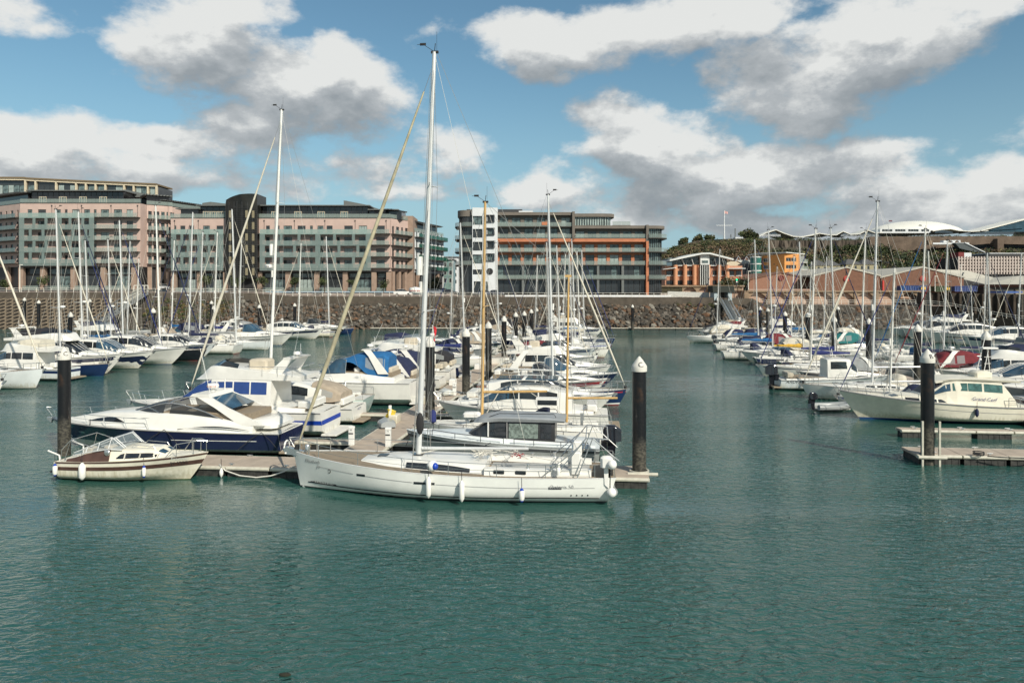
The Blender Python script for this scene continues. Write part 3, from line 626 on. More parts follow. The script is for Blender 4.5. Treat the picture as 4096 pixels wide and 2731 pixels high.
# ---------------------------------------------------------------- materials
gel = M('gelcoat_white', (.74,.73,.68), .28, var=.05, scale=1.3, coat=.3)
gelc = M('gelcoat_cream', (.72,.68,.56), .35, var=.08, scale=1.5)
gelg = M('gelcoat_cool', (.64,.68,.68), .3, var=.06, scale=1.2, coat=.2)
gelgreen = M('gelcoat_pale_green', (.50,.60,.56), .3, var=.04)
gelgrey = M('gelcoat_grey', (.30,.32,.32), .3, var=.06)
navy = M('gelcoat_navy', (.016,.022,.06), .12, var=.15, scale=.8, coat=.6)
blackg = M('gelcoat_black', (.012,.013,.018), .12, var=.2, coat=.5)
bluehull = M('gelcoat_blue', (.012,.028,.085), .15, var=.1, coat=.5)
redp = M('red_paint', (.30,.02,.03), .3)
def stain(m):
    """yellow green scum and streaks just above the waterline"""
    nt = m.node_tree; N = nt.nodes; L = nt.links; b = N['Principled BSDF']; src = b.inputs['Base Color'].links[0].from_socket
    tc = N.new('ShaderNodeTexCoord'); sp = N.new('ShaderNodeSeparateXYZ'); L.new(tc.outputs['Object'], sp.inputs[0])
    mp = N.new('ShaderNodeMapping'); mp.inputs['Scale'].default_value = (3, 3, .35); L.new(tc.outputs['Object'], mp.inputs[0])
    n = N.new('ShaderNodeTexNoise'); n.inputs['Scale'].default_value = 2.2; n.inputs['Detail'].default_value = 6; L.new(mp.outputs[0], n.inputs['Vector'])
    a = N.new('ShaderNodeMath'); a.operation = 'MULTIPLY_ADD'; L.new(n.outputs[0], a.inputs[0]); a.inputs[1].default_value = -1.5; L.new(sp.outputs[2], a.inputs[2])
    r = N.new('ShaderNodeMapRange'); L.new(a.outputs[0], r.inputs[0]); r.inputs[1].default_value = -.65; r.inputs[2].default_value = -.15; r.inputs[3].default_value = .55; r.inputs[4].default_value = 0
    x = N.new('ShaderNodeMix'); x.data_type = 'RGBA'; L.new(r.outputs[0], x.inputs[0]); L.new(src, x.inputs[6]); x.inputs[7].default_value = (.36, .32, .20, 1); L.new(x.outputs[2], b.inputs['Base Color'])
for m_ in (gel, gelc, gelg, gelgreen): stain(m_)
deckw = M('deck_non_slip', (.62,.61,.56), .6, var=.10, scale=5)
deckg = M('deck_grey', (.40,.40,.38), .6, var=.1, scale=4)
teak = M('teak', (.25,.20,.14), .7, var=.28, scale=4, stretch=(.5,14,1), bump=.002)
glassd = M('dark_window', (.018,.022,.026), .06, var=.3, scale=1, spec=.8)
glassb = M('blue_window', (.03,.07,.11), .06, var=.4, scale=1, spec=.8)
glasst = MG('clear_screen', (.25,.30,.32), .42)
vinyl = MG('clear_vinyl', (.45,.48,.48), .5, .15)
steel = M('stainless_steel', (.62,.62,.60), .22, metal=.85, var=.05)
alu = M('mast_aluminium', (.66,.67,.66), .38, metal=.25, var=.05)
aluw = M('mast_white', (.74,.74,.70), .35, var=.05)
spruce = M('varnished_spruce', (.56,.36,.14), .35, var=.14, scale=2, stretch=(6,6,.6))
wire = M('rigging_wire', (.34,.34,.32), .4, metal=.4)
wirel = M('rigging_wire_pale', (.46,.44,.39), .4, metal=.2)
wirew = M('rope_white', (.62,.60,.54), .8)
blackr = M('black_rope', (.02,.02,.022), .8)
rub = M('black_rubber', (.025,.025,.025), .6)
greyr = M('grey_rubber', (.22,.22,.22), .6)
white = M('white_plastic', (.76,.75,.71), .4, var=.04)
cn = {'navy': M('canvas_navy', (.014,.02,.06), .85, var=.2, bump=.006, bscale=5),
      'blue': M('canvas_blue', (.012,.11,.28), .85, var=.15, bump=.006, bscale=5),
      'royal': M('canvas_royal', (.018,.028,.13), .85, var=.15, bump=.006, bscale=5),
      'tan': M('canvas_tan', (.36,.30,.23), .9, var=.15, bump=.006, bscale=5),
      'black': M('canvas_black', (.018,.018,.022), .85, var=.2, bump=.006, bscale=5),
      'maroon': M('canvas_maroon', (.16,.018,.025), .85, var=.2, bump=.006, bscale=5),
      'grey': M('canvas_grey', (.28,.29,.29), .85, var=.15, bump=.006, bscale=5),
      'teal': M('canvas_teal', (.015,.15,.15), .85, var=.2, bump=.006, bscale=5),
      'cream': M('canvas_cream', (.60,.56,.46), .85, var=.1, bump=.006, bscale=5),
      'yellow': M('canvas_yellow', (.62,.38,.05), .85, var=.15, bump=.006, bscale=5)}
sailc = M('furled_sail_tan', (.42,.38,.26), .85, var=.25, scale=1.2, stretch=(3,3,1.2), bump=.01)
afoul = {'blue': M('antifoul_blue', (.01,.05,.16), .6), 'black': M('antifoul_black', (.015,.017,.02), .6), 'green': M('antifoul_green', (.03,.06,.045), .7), 'red': M('antifoul_red', (.25,.03,.03), .6)}
weed = M('weed_line', (.06,.08,.02), .9, var=.6, scale=6)
letter = M('lettering_dark', (.03,.03,.035), .5)
lettern = M('lettering_navy', (.03,.04,.16), .5)
letterw = M('lettering_white', (.75,.75,.72), .5)
letterg = M('lettering_grey', (.30,.30,.30), .4)
letterr = M('lettering_red', (.45,.05,.03), .5)
brown = M('brown_stripe', (.085,.045,.035), .4, var=.2)
orange = M('orange_paint', (.65,.16,.03), .5)
redflag = M('red_flag_cloth', (.55,.02,.03), .8)
bluep = M('blue_plastic', (.01,.05,.35), .4)
yellowp = M('yellow_hose', (.62,.46,.04), .6)
cushion = M('cream_cushion', (.52,.46,.36), .8)
# ---------------------------------------------------------------- water
def water():
    m = bpy.data.materials.new('sea_water'); m.use_nodes = True; nt = m.node_tree; N = nt.nodes; L = nt.links; b = N['Principled BSDF']
    b.inputs['Roughness'].default_value = .04; b.inputs['IOR'].default_value = 1.62; b.inputs['Specular IOR Level'].default_value = .5
    tc = N.new('ShaderNodeTexCoord')
    def nz(sx, sy, sc, det, rough=.55, dist=0.0, rot=0.0):
        mp = N.new('ShaderNodeMapping'); mp.inputs['Scale'].default_value = (sx, sy, 1); mp.inputs['Rotation'].default_value = (0,0,rot); L.new(tc.outputs['Object'], mp.inputs[0])
        n = N.new('ShaderNodeTexNoise'); n.inputs['Scale'].default_value = sc; n.inputs['Detail'].default_value = det; n.inputs['Roughness'].default_value = rough; n.inputs['Distortion'].default_value = dist
        L.new(mp.outputs[0], n.inputs['Vector']); return n.outputs[0]
    def ma(op, a, b_=None, c=None):
        n = N.new('ShaderNodeMath'); n.operation = op
        for i, v in enumerate((a, b_, c)):
            if v is None: continue
            if isinstance(v, (int, float)): n.inputs[i].default_value = v
            else: L.new(v, n.inputs[i])
        return n.outputs[0]
    small = nz(1, 2.0, 1.9, 3, .5, .8, .25)
    mid = nz(1, 1.5, .75, 3, .5, .4, -.3)
    big = nz(1, 1.3, .16, 2, .5)
    gust = nz(.30, 1.3, .055, 3, .55, .6, .1)
    amp = N.new('ShaderNodeMapRange'); L.new(gust, amp.inputs[0]); amp.inputs[1].default_value = .35; amp.inputs[2].default_value = .65; amp.inputs[3].default_value = .25; amp.inputs[4].default_value = 1.7
    # sheltered, flatter water in the lee of the moored boats
    sp = N.new('ShaderNodeSeparateXYZ'); L.new(tc.outputs['Object'], sp.inputs[0])
    def lee(cx, cy, rx, ry):
        dx = ma('MULTIPLY', ma('SUBTRACT', sp.outputs[0], cx), 1/rx); dy = ma('MULTIPLY', ma('SUBTRACT', sp.outputs[1], cy), 1/ry)
        n = N.new('ShaderNodeMapRange'); n.interpolation_type = 'SMOOTHSTEP'; L.new(ma('ADD', ma('MULTIPLY', dx, dx), ma('MULTIPLY', dy, dy)), n.inputs[0]); n.inputs[1].default_value = .15; n.inputs[2].default_value = 1.0; n.inputs[3].default_value = .22; n.inputs[4].default_value = 1.0
        return n.outputs[0]
    calm = ma('MULTIPLY', lee(-9, 34.5, 22, 9), lee(31, 52, 14, 9))
    mid = ma('MULTIPLY', mid, calm)
    amp = ma('MULTIPLY', amp.outputs[0], calm)
    h = ma('ADD', ma('ADD', ma('MULTIPLY', ma('MULTIPLY', small, amp), .13), ma('MULTIPLY', mid, .085)), ma('MULTIPLY', big, .06))
    bp = N.new('ShaderNodeBump'); bp.inputs['Strength'].default_value = 1; bp.inputs['Distance'].default_value = 1.0
    L.new(h, bp.inputs['Height']); L.new(bp.outputs[0], b.inputs['Normal'])
    r = N.new('ShaderNodeValToRGB'); L.new(nz(.5, 1.4, .05, 4, .55, .5), r.inputs[0])
    r.color_ramp.elements[0].position = .3; r.color_ramp.elements[0].color = (.014,.064,.053,1)
    r.color_ramp.elements[1].position = .7; r.color_ramp.elements[1].color = (.028,.098,.082,1)
    L.new(r.outputs[0], b.inputs['Base Color'])
    mb = MB(); mb.quad((-900,-250,0),(900,-250,0),(900,900,0),(-900,900,0))
    tag(mb.build('water', m), 'green grey rippled harbour water of the marina', None, kind='structure')
water()
def sm_(t): t = max(0, min(1, t)); return t*t*(3-2*t)
# ---------------------------------------------------------------- quay, rock slope, promenade, hill
conc = M('quay_concrete', (.085,.070,.054), .9, var=.25, scale=.6, bump=.02, bscale=3)
pave = M('promenade_paving', (.26,.21,.18), .85, var=.12, scale=1)
pinkwall = M('pink_parapet', (.40,.27,.21), .85, var=.1, scale=1)
bed = M('slope_bed', (.05,.042,.032), .95, var=.4, scale=1.5, bump=.1)
rocks = [M('boulder_grey', (.105,.092,.076), .9, var=.4, scale=1.3, bump=.05, bscale=4), M('boulder_brown', (.105,.074,.050), .9, var=.4, scale=1.3, bump=.05, bscale=4), M('boulder_dark', (.05,.044,.036), .9, var=.4, scale=1.3, bump=.05, bscale=4), M('boulder_pale', (.19,.175,.145), .9, var=.3, scale=1.3, bump=.05, bscale=4), M('boulder_rust', (.13,.07,.038), .9, var=.3, scale=1.3, bump=.05, bscale=4)]
QD = 203.0                                     # distance of the promenade edge
QZ = [(-160, 9.7), (-72, 9.4), (-60, 8.5), (50, 8.2), (66, 7.9), (69, 6.3), (112, 5.9)]   # promenade height along x
def qz(x):
    for a, b in zip(QZ, QZ[1:]):
        if x <= b[0]: return lerp_(a[1], b[1], max(0, (x-a[0])/(b[0]-a[0])))
    return QZ[-1][1]
def lerp_(a, b, t): return a+(b-a)*t
def tag_s(o, l=None): o['kind'] = 'structure'; (l and o.__setitem__('label', l)); return o
xs = [-160+i*2.0 for i in range(137)]
w = MB(); w.loft([[(x, QD, qz(x)-(2.4 if x < 66 else .6)), (x, QD, qz(x)-.02), (x, QD+.6, qz(x)-.02), (x, QD+.6, qz(x)-.5)] for x in xs], False); tag_s(w.build('quay_wall', conc), 'brown concrete wall at the promenade edge above the boulder slope')
g = MB(); g.loft([[(x, QD+.6, qz(x)-.05), (x, QD+12, qz(x)+.25 if x < 62 else qz(x)-.05), (x, QD+13, 9.2 if x < 62 else qz(x)), (x, 262, 9.4 if x < 62 else 8.0)] for x in xs], False); tag_s(g.build('promenade', pave), 'paved promenade in front of the apartment blocks')
g = MB(); g.quad((-900,262,8.9),(900,262,8.9),(900,900,8.9),(-900,900,8.9)); g.quad((-900,200,8.7),(-160,200,8.7),(-160,262,8.9),(-900,262,8.9)); g.quad((112,200,5.8),(900,200,5.8),(900,262,8.9),(112,262,8.9))
tag_s(g.build('ground', pave), 'town ground behind the promenade')
sb = MB(); sb.loft([[(x, 190.6+.5*math.sin(x*.3), -.6), (x, 196, 2.7), (x, QD+.1, qz(x)-(2.0 if x < 66 else .3))] for x in xs if x < 114], False); tag_s(sb.build('rock_slope_bed', bed), 'dark ground under the boulders')
def rock_mesh(seed, mat):
    r = random.Random(seed); mb = MB(); import bmesh
    bm = bmesh.new(); bmesh.ops.create_icosphere(bm, subdivisions=1, radius=1)
    pl_ = [(Vector((r.uniform(-1,1), r.uniform(-1,1), r.uniform(-1,1))).normalized(), r.uniform(.5,.85)) for _ in range(7)]
    for v in bm.verts:
        c = v.co*r.uniform(.85,1.12)
        for n_, d_ in pl_:
            k = c.dot(n_)-d_
            if k > 0: c = c-n_*k
        v.co = c
    me = bpy.data.meshes.new('boulder'); bm.to_mesh(me); bm.free(); me.materials.append(mat); return me
rk = empty('boulder_slope', (0,190,0), label='slope of heaped grey brown boulders below the promenade wall', kind='structure')
protos = [rock_mesh(i, rocks[[0,0,1,2,0,1,3,2,4,0,1,2][i]]) for i in range(12)]
R2 = random.Random(11); cells = []
x = -74.0
def slope_z(x, d): 
    t = (d-190.8)/(QD-190.8); return lerp_(-.3, qz(x)-(2.2 if x < 66 else .8), t)
rows_ = 14
for j in range(rows_):
    t = (j+.35)/rows_
    x = -97.0+R2.random()
    while x < 112:
        s_ = R2.choice((.4,.5,.62,.75,.85,1.1))*(1.1 if x > 20 else .85)
        if x < -76: s_ *= .5
        d = 190.8+t*(QD-190.8-.5)+R2.uniform(-.5,.5)
        if R2.random() < .93: cells.append((s_, x, d, slope_z(x, d)+R2.uniform(-.05,.45)))
        x += s_*1.22
cells.sort(key=lambda c: -c[0]); joined = {}
for i, (s_, x, d, z) in enumerate(cells):
    me = protos[R2.randrange(12)]; sc = Vector((s_*R2.uniform(.85,1.2), s_*.95, s_*R2.uniform(.6,.95))); rot = (R2.uniform(-.5,.5), R2.uniform(-.5,.5), R2.uniform(0,6.28))
    if i < 300:
        o = link('boulder', me, rk, (x, d-190, z)); o.scale = sc; o.rotation_euler = rot
    else:
        Mx = Matrix.Translation((x, d-190, z)) @ __import__('mathutils').Euler(rot).to_matrix().to_4x4() @ Matrix.Diagonal((*sc, 1))
        joined.setdefault(me.materials[0].name, MB()).add([Mx @ v.co for v in me.vertices], [tuple(p.vertices) for p in me.polygons])
# the rest of the boulders: one part, several materials
allmb = MB(); mi = []; mats_ = []
for k, mb in joined.items():
    mats_.append(bpy.data.materials[k]); mi += [len(mats_)-1]*len(mb.f); allmb.add(mb.v, mb.f)
o = allmb.build('boulder_heap', None, rk); o['kind'] = 'stuff'
for m_ in mats_: o.data.materials.append(m_)
o.data.polygons.foreach_set('material_index', mi)
# honeycomb revetment at the left: hollow six-sided concrete units on a slope
hc = empty('honeycomb_slope', (0,190,0), label='sloping bank of hollow honeycomb concrete units at the far left', kind='structure')
hcm = M('honeycomb_concrete', (.17,.135,.095), .9, var=.25, scale=1.2, bump=.02); hole_shade = M('honeycomb_hole_shade', (.03,.025,.02), .95)
def unit():
    mb = MB(); a = [math.pi/6+i*math.pi/3 for i in range(6)]; b12 = [i*math.pi/6 for i in range(12)]
    R0 = 1.06; o_ = []
    for i in range(12):
        t = b12[i]; k = abs(((t-math.pi/6) % (math.pi/3))-0)
        rr = R0*math.cos(math.pi/6)/math.cos(((t) % (math.pi/3))-math.pi/6); o_.append((rr*math.cos(t), rr*math.sin(t)))
    mb.loft([[(p[0], p[1], -.5) for p in o_], [(p[0], p[1], -.05) for p in o_], [(p[0]*.90, p[1]*.90, .08) for p in o_], [(.70*math.cos(t), .70*math.sin(t), .06) for t in b12], [(.60*math.cos(t), .60*math.sin(t), -.10) for t in b12], [(.46*math.cos(t), .46*math.sin(t), -.45) for t in b12]], True, False)
    mb.poly([(.46*math.cos(t), .46*math.sin(t), -.42) for t in b12]); me = mb.mesh('honeycomb_unit', hcm); me.materials.append(hole_shade)
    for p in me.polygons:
        if p.index >= 36: p.material_index = 1  # inside of each hollow painted near black, shade put into the colour
    return me
um = unit(); ang = math.atan2(7.7, 12.2); n_ = 0
for j in range(10):
    for i in range(26):
        x = -141+i*1.86+(j % 2)*.93; t = j*1.62
        if n_ < 295 and x < -112+j*1.3:
            link('honeycomb_unit', um, hc, (x, .9+t*math.cos(ang), .25+t*math.sin(ang))).rotation_euler = (ang, 0, 0); n_ += 1
# scrub between the two slopes and on the verge
leafs = [M('leaf_dark', (.032,.048,.018), .8, var=.4, scale=.5), M('leaf_mid', (.075,.095,.03), .8, var=.4, scale=.5), M('leaf_olive', (.12,.105,.045), .8, var=.4, scale=.5), M('leaf_brown', (.14,.095,.055), .85, var=.3, scale=.5), M('leaf_straw', (.22,.16,.06), .85, var=.3)]
def leafball(mb, c, r, n, s, rnd, flat=.8):
    for _ in range(n):
        while True:
            p = Vector((rnd.uniform(-1,1), rnd.uniform(-1,1), rnd.uniform(-1,1)))
            if .25 < p.length < 1: break
        p = Vector((c[0]+p.x*r, c[1]+p.y*r, c[2]+p.z*r*flat)); u = Vector((rnd.uniform(-1,1), rnd.uniform(-1,1), rnd.uniform(-1,1))).normalized(); w_ = u.orthogonal().normalized(); q = s*rnd.uniform(.6,1.3)
        v_ = u.cross(w_); mb.add([p-w_*q, p+v_*q*.7, p+w_*q, p-v_*q*.7], [(0,1,2,3)])
def multi(name, mbs, mats, parent=None, **k):
    al = MB(); mi = []
    for i, mb in enumerate(mbs): al.add(mb.v, mb.f); mi += [i]*len(mb.f)
    o = al.build(name, None, parent)
    for m_ in mats: o.data.materials.append(m_)
    o.data.polygons.foreach_set('material_index', mi); return o
rs = random.Random(5); sc = [MB() for _ in leafs]
for _ in range(170):
    x = rs.uniform(-98, -76) if rs.random() < .8 else rs.uniform(45, 62); d = rs.uniform(194, QD-.4); k = rs.choice((0,1,1,2,4)) if x < 0 else rs.choice((0,1,2))
    if x > 0 and (d < 199 or rs.random() < .5): d = rs.uniform(QD-2, QD+.5)
    leafball(sc[k], (x, d, slope_z(x, d)+.4), rs.uniform(.35,1.0), 60, .14, rs)
o = multi('scrub', sc, leafs); tag(o, 'tufts of scrub and dry grass growing on the bank beside the gangways', kind='stuff')
# ---- promenade railing: white posts with two rails
railw = M('railing_white', (.75,.72,.64), .5, var=.05)
def railing(label, x0, x1, D, zf, step=2.0, h=1.12, posts=True, D1=None, group=None):
    o = empty('railing', (0, D, 0), label=label, cat='railing', group=group); n = max(1, int((x1-x0)/step)); pm = None
    Df = lambda x: 0 if D1 is None else (D1-D)*(x-x0)/(x1-x0)
    pm = MB().lathe([(.10,0),(.10,.12),(.055,.16),(.055,h-.06),(.075,h-.02),(.03,h+.06)], n=6).mesh('post', railw)
    for i in range(n+1):
        x = lerp_(x0, x1, i/n); link('post', pm, o, (x, Df(x), zf(x)))
    for k in (.55, h-.04):
        MB().tube([(lerp_(x0, x1, i/n), Df(lerp_(x0, x1, i/n)), zf(lerp_(x0, x1, i/n))+k) for i in range(n+1)], .04, 5).build('rail', railw, o)
    return o
railing('white railing along the promenade above the honeycomb slope, left of the gangway', -141, -98, QD+.3, lambda x: qz(x))
railing('white railing along the promenade in front of the pink apartment blocks', -95, -25.5, QD+.3, qz)
railing('white railing along the promenade in front of the grey and orange apartment block', -25, 47, QD+.3, qz)
railing('white railing on the lower walk in front of the brick arches', 68, 111, QD+.3, lambda x: 6.3 if x > 68 else qz(x))
railing('white railing stepping down along the dark harbour wall at the right edge', 111.5, 127, 200, lambda x: lerp_(6.2, 2.6, sm_((x-111.5)/15.5)), step=1.15, D1=180)
# ---------------------------------------------------------------- buildings
pink = M('pink_render', (.50,.37,.32), .85, var=.07, scale=.4); pinkd = M('pink_stone', (.30,.215,.165), .85, var=.12, scale=.8)
slabm = M('balcony_slab', (.055,.052,.046), .7, var=.1); darkf = M('window_frame_dark', (.02,.02,.022), .5); paneD = M('window_pane_dark', (.03,.035,.038), .07, var=.5, scale=.25, spec=.7)
paneL = M('window_pane_blind', (.30,.36,.34), .2, var=.25, scale=.7); paneC = M('window_pane_curtain', (.10,.14,.14), .12, var=.8, scale=.9)
teal = MG('teal_glass', (.21,.275,.26), .60, .10); teal2 = MG('teal_glass_light', (.30,.40,.37), .62, .12); bal = MG('balcony_glass', (.30,.36,.33), .42, .08)
pent = M('penthouse_glass', (.018,.018,.02), .08, var=.5, scale=.3, spec=.7); dark = M('dark_metal', (.04,.04,.042), .5); greym = M('grey_metal_roof', (.13,.14,.135), .5, var=.1)
cream = M('cream_frame', (.60,.52,.38), .7); brownf = M('brown_fascia', (.17,.125,.07), .7); tower_g = M('stair_glass', (.016,.015,.012), .22, var=.6, scale=.35, spec=.35)
whitew = M('white_render', (.62,.64,.65), .8, var=.05, scale=.5); greyb = M('grey_brown_cladding', (.15,.13,.11), .8, var=.12, scale=.5); orangew = M('terracotta_cladding', (.45,.17,.085), .8, var=.12, scale=.6)
def facade(mb, x0, x1, z0, z1, y, holes, d=.3):
    """wall face with openings cut through it and their reveals"""
    X_ = sorted({x0, x1, *[h[0] for h in holes], *[h[1] for h in holes]}); Z_ = sorted({z0, z1, *[h[2] for h in holes], *[h[3] for h in holes]})
    X_ = [v for v in X_ if x0 <= v <= x1]; Z_ = [v for v in Z_ if z0 <= v <= z1]
    for a, b in zip(X_, X_[1:]):
        run = None
        for c, e in zip(Z_, Z_[1:]):
            mx_, mz_ = (a+b)/2, (c+e)/2
            if any(h[0] < mx_ < h[1] and h[2] < mz_ < h[3] for h in holes):
                if run: mb.quad((a,y,run[0]),(b,y,run[0]),(b,y,run[1]),(a,y,run[1])); run = None
            else: run = (run[0] if run else c, e)
        if run: mb.quad((a,y,run[0]),(b,y,run[0]),(b,y,run[1]),(a,y,run[1]))
    for (a, b, c, e) in holes:
        mb.quad((a,y,c),(a,y+d,c),(a,y+d,e),(a,y,e)); mb.quad((b,y,c),(b,y,e),(b,y+d,e),(b,y+d,c)); mb.quad((a,y,c),(b,y,c),(b,y+d,c),(a,y+d,c)); mb.quad((a,y,e),(a,y+d,e),(b,y+d,e),(b,y,e))
WC = {}
def window(parent, x0, x1, z0, z1, y, nm=1, fm=darkf, pm=paneD, rz=0.0, trans=0, t=.07):
    w_, h_ = round(x1-x0, 2), round(z1-z0, 2); key = (w_, h_, nm, fm.name, pm.name, trans)
    if key not in WC:
        f = MB(); f.box(-w_/2, w_/2, -.04, .04, 0, t); f.box(-w_/2, w_/2, -.04, .04, h_-t, h_); f.box(-w_/2, -w_/2+t, -.04, .04, t, h_-t); f.box(w_/2-t, w_/2, -.04, .04, t, h_-t)
        for i in range(nm): xx = -w_/2+w_*(i+1)/(nm+1); f.box(xx-t*.45, xx+t*.45, -.035, .035, t, h_-t)
        if trans: f.box(-w_/2+t, w_/2-t, -.03, .03, h_*trans-.03, h_*trans+.03)
        p = MB(); p.box(-w_/2+t*.5, w_/2-t*.5, .0, .02, t*.5, h_-t*.5)
        WC[key] = (f.mesh('window', fm), p.mesh('pane', pm))
    a, b = WC[key]; o = link('window', a, parent, ((x0+x1)/2, y, z0), rz); link('pane', b, o); return o
GC = {}
def panel(parent, name, x0, x1, z0, z1, y, mat, rz=0.0, th=.04):
    w_, h_ = round(x1-x0, 2), round(z1-z0, 2); key = (name, w_, h_, mat.name, th)
    if key not in GC: GC[key] = MB().box(-w_/2, w_/2, -th/2, th/2, 0, h_).mesh(name, mat)
    return link(name, GC[key], parent, ((x0+x1)/2, y, z0), rz)
RB = random.Random(21)
def px(v, D=218): return PX(v, D)
def pz(v, D=218): return PZ(v, D)
BD = 218.0
def apartments(o, D, x0, x1, ztop, slabs, zband, zground, bays, screens, penthouse, name=''):
    """pink apartment front: o building empty at (0, D, 0); slabs are balcony floor heights from the top down"""
    y = 0.0; holes = []; wins = []
    levels = slabs+[]
    for i, s_ in enumerate(levels):
        top = (ztop-.55 if i == 0 else levels[i-1]-.45)
        for (a, b, n_) in bays:
            hh = min(s_+2.35, top)
            if RB.random() < .06: continue
            holes.append((a, b, s_+.08, hh)); wins.append((a, b, s_+.08, hh, n_))
    mb = MB(); facade(mb, x0, x1, zband-.2, ztop, 0, holes, .32)
    mb.quad((x1,0,zband-.2),(x1,14,zband-.2),(x1,14,ztop),(x1,0,ztop)); mb.quad((x0,14,zband-.2),(x0,0,zband-.2),(x0,0,ztop),(x0,14,ztop)); mb.quad((x0,0,ztop),(x1,0,ztop),(x1,14,ztop),(x0,14,ztop))
    mb.build('wall', pink, o)
    MB().box(x0-.05, x1+.05, -.1, .25, ztop+.005, ztop+.22).build('parapet', slabm, o)
    for (a, b, c, e, n_) in wins: window(o, a, b, c, e, .22, n_, darkf, RB.choice((paneD, paneD, paneC, paneC, paneL)))
    for s_ in levels: MB().box(x0+.02, x1-.02, -1.7, -.01, s_-.22, s_).build('balcony_slab', slabm, o)
    # outer glazing: bands at each balcony and upright strips
    for (sa, sb, cover) in screens:
        n_ = max(1, int(round((sb-sa)/2.1))); st = (sb-sa)/n_
        for i, s_ in enumerate(levels):
            for k in range(n_):
                m_ = (teal2 if i == 0 else teal) if cover else bal
                lo_ = s_-.35 if cover else s_-.02
                panel(o, 'glass_panel', sa+k*st+.02, sa+(k+1)*st-.02, lo_, s_+1.15, -1.76, m_)
        if cover:
            zz = levels[-1]
            for k in range(n_): panel(o, 'glass_panel', sa+k*st+.02, sa+(k+1)*st-.02, zband, zz-.38, -1.76, teal)
            for i in range(1, len(levels)):
                a_, b_ = levels[i]+1.17, levels[i-1]-.37
                xs_ = [sa+.0]+[sa+(sb-sa)*f for f in ((.18,.34,.5,.66,.83) if i % 2 else (.13,.30,.50,.70,.87))]+[sb-1.5]
                for xx in xs_: panel(o, 'glass_strip', xx, xx+(1.5 if xx in (xs_[0], xs_[-1], xs_[3]) else .85), a_, b_, -1.76, teal)
    # penthouse set back under a thin roof
    if penthouse:
        pa, pb, pz_ = penthouse; yb = 2.6
        MB().box(pa, pb, yb, 13, ztop, pz_).build('penthouse', pent, o)
        n_ = int((pb-pa)/1.6)
        for k in range(n_+1):
            xx = pa+(pb-pa)*k/n_; MB().box(xx-.05, xx+.05, yb-.08, yb-.005, ztop, pz_).build('mullion', dark, o)
        MB().box(pa-.8, pb+.8, yb-1.6, 13.6, pz_, pz_+.28).build('penthouse_roof', greym, o)
        k = int((x1-x0)/2.2)
        for i in range(k): panel(o, 'glass_panel', x0+(x1-x0)*i/k+.02, x0+(x1-x0)*(i+1)/k-.02, ztop+.22, ztop+1.35, .1, bal)
        for (da, db) in [(lerp_(pa, pb, f), lerp_(pa, pb, f)+2.2) for f in (.08,.3,.52,.74)]: window(o, da, db, ztop+.05, ztop+2.3, yb-.12, 2, cream, paneC, t=.12)
    # ground storey: columns in front of tall glazing
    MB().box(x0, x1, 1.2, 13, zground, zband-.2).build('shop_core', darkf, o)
    MB().box(x0, x1, -.25, 1.1, zband-.62, zband-.205).build('fascia_beam', slabm, o)
    return
def shopfront(o, x0, x1, z0, z1, cols, y=1.0):
    for c in cols: MB().box(c-.7, c+.7, -.6, .6, z0, z1-.45).build('column', pinkd, o)
    cc = sorted(cols)
    edges = [x0]+cc+[x1]
    for a, b in zip(edges, edges[1:]):
        if b-a < 2.5: continue
        a_, b_ = a+.9, b-.9; n_ = max(1, int((b_-a_)/2.0)); st = (b_-a_)/n_; zm = lerp_(z0, z1, .58)
        kind = RB.choice((paneC, paneD, paneL, paneC))
        for k in range(n_):
            window(o, a_+k*st, a_+(k+1)*st-.03, z0, zm, y, 1, darkf, kind if k % 3 else paneD); window(o, a_+k*st, a_+(k+1)*st-.03, zm+.5, z1-.75, y, 0, darkf, paneC if kind is not paneD else paneD)
        panel(o, 'glass_guard', a_, b_, z0-.1, z0+1.1, -1.2, bal)
def pipes(o, xs_, z0, z1):
    for x in xs_:
        m_ = MB(); m_.tube([(x, -.08, z0), (x, -.08, z1)], .05, 5); m_.box(x-.15, x+.15, -.25, -.02, z1, z1+.3); m_.build('downpipe', dark, o)
# --- A: left pink block
A = empty('apartment_building', (0, BD, 0), label='pink rendered apartment block with teal glass screens at the far left', cat='apartment building')
zA = pz(814); slA = [pz(v)+.0 for v in (870, 916, 961, 1007, 1053)]; bandA, gA = pz(1064), pz(1158)
x0A, x1A = px(80), px(562)
bays = [(px(a), px(b), n_) for a, b, n_ in ((110,129,1),(152,184,2),(222,243,1),(259,270,0),(288,318,2),(336,360,1),(375,386,0),(403,436,2),(455,488,2),(506,532,1))]
apartments(A, BD, x0A, x1A, zA, slA, bandA, gA, bays, [(px(92), px(390), True), (px(391), px(560), False)], (px(105), px(475), pz(762)))
shopfront(A, x0A, x1A, gA, bandA, [px(v) for v in (88,175,296,416,538)])
pipes(A, [px(v) for v in (208,327,445,551)], slA[0]+.2, zA-.8)
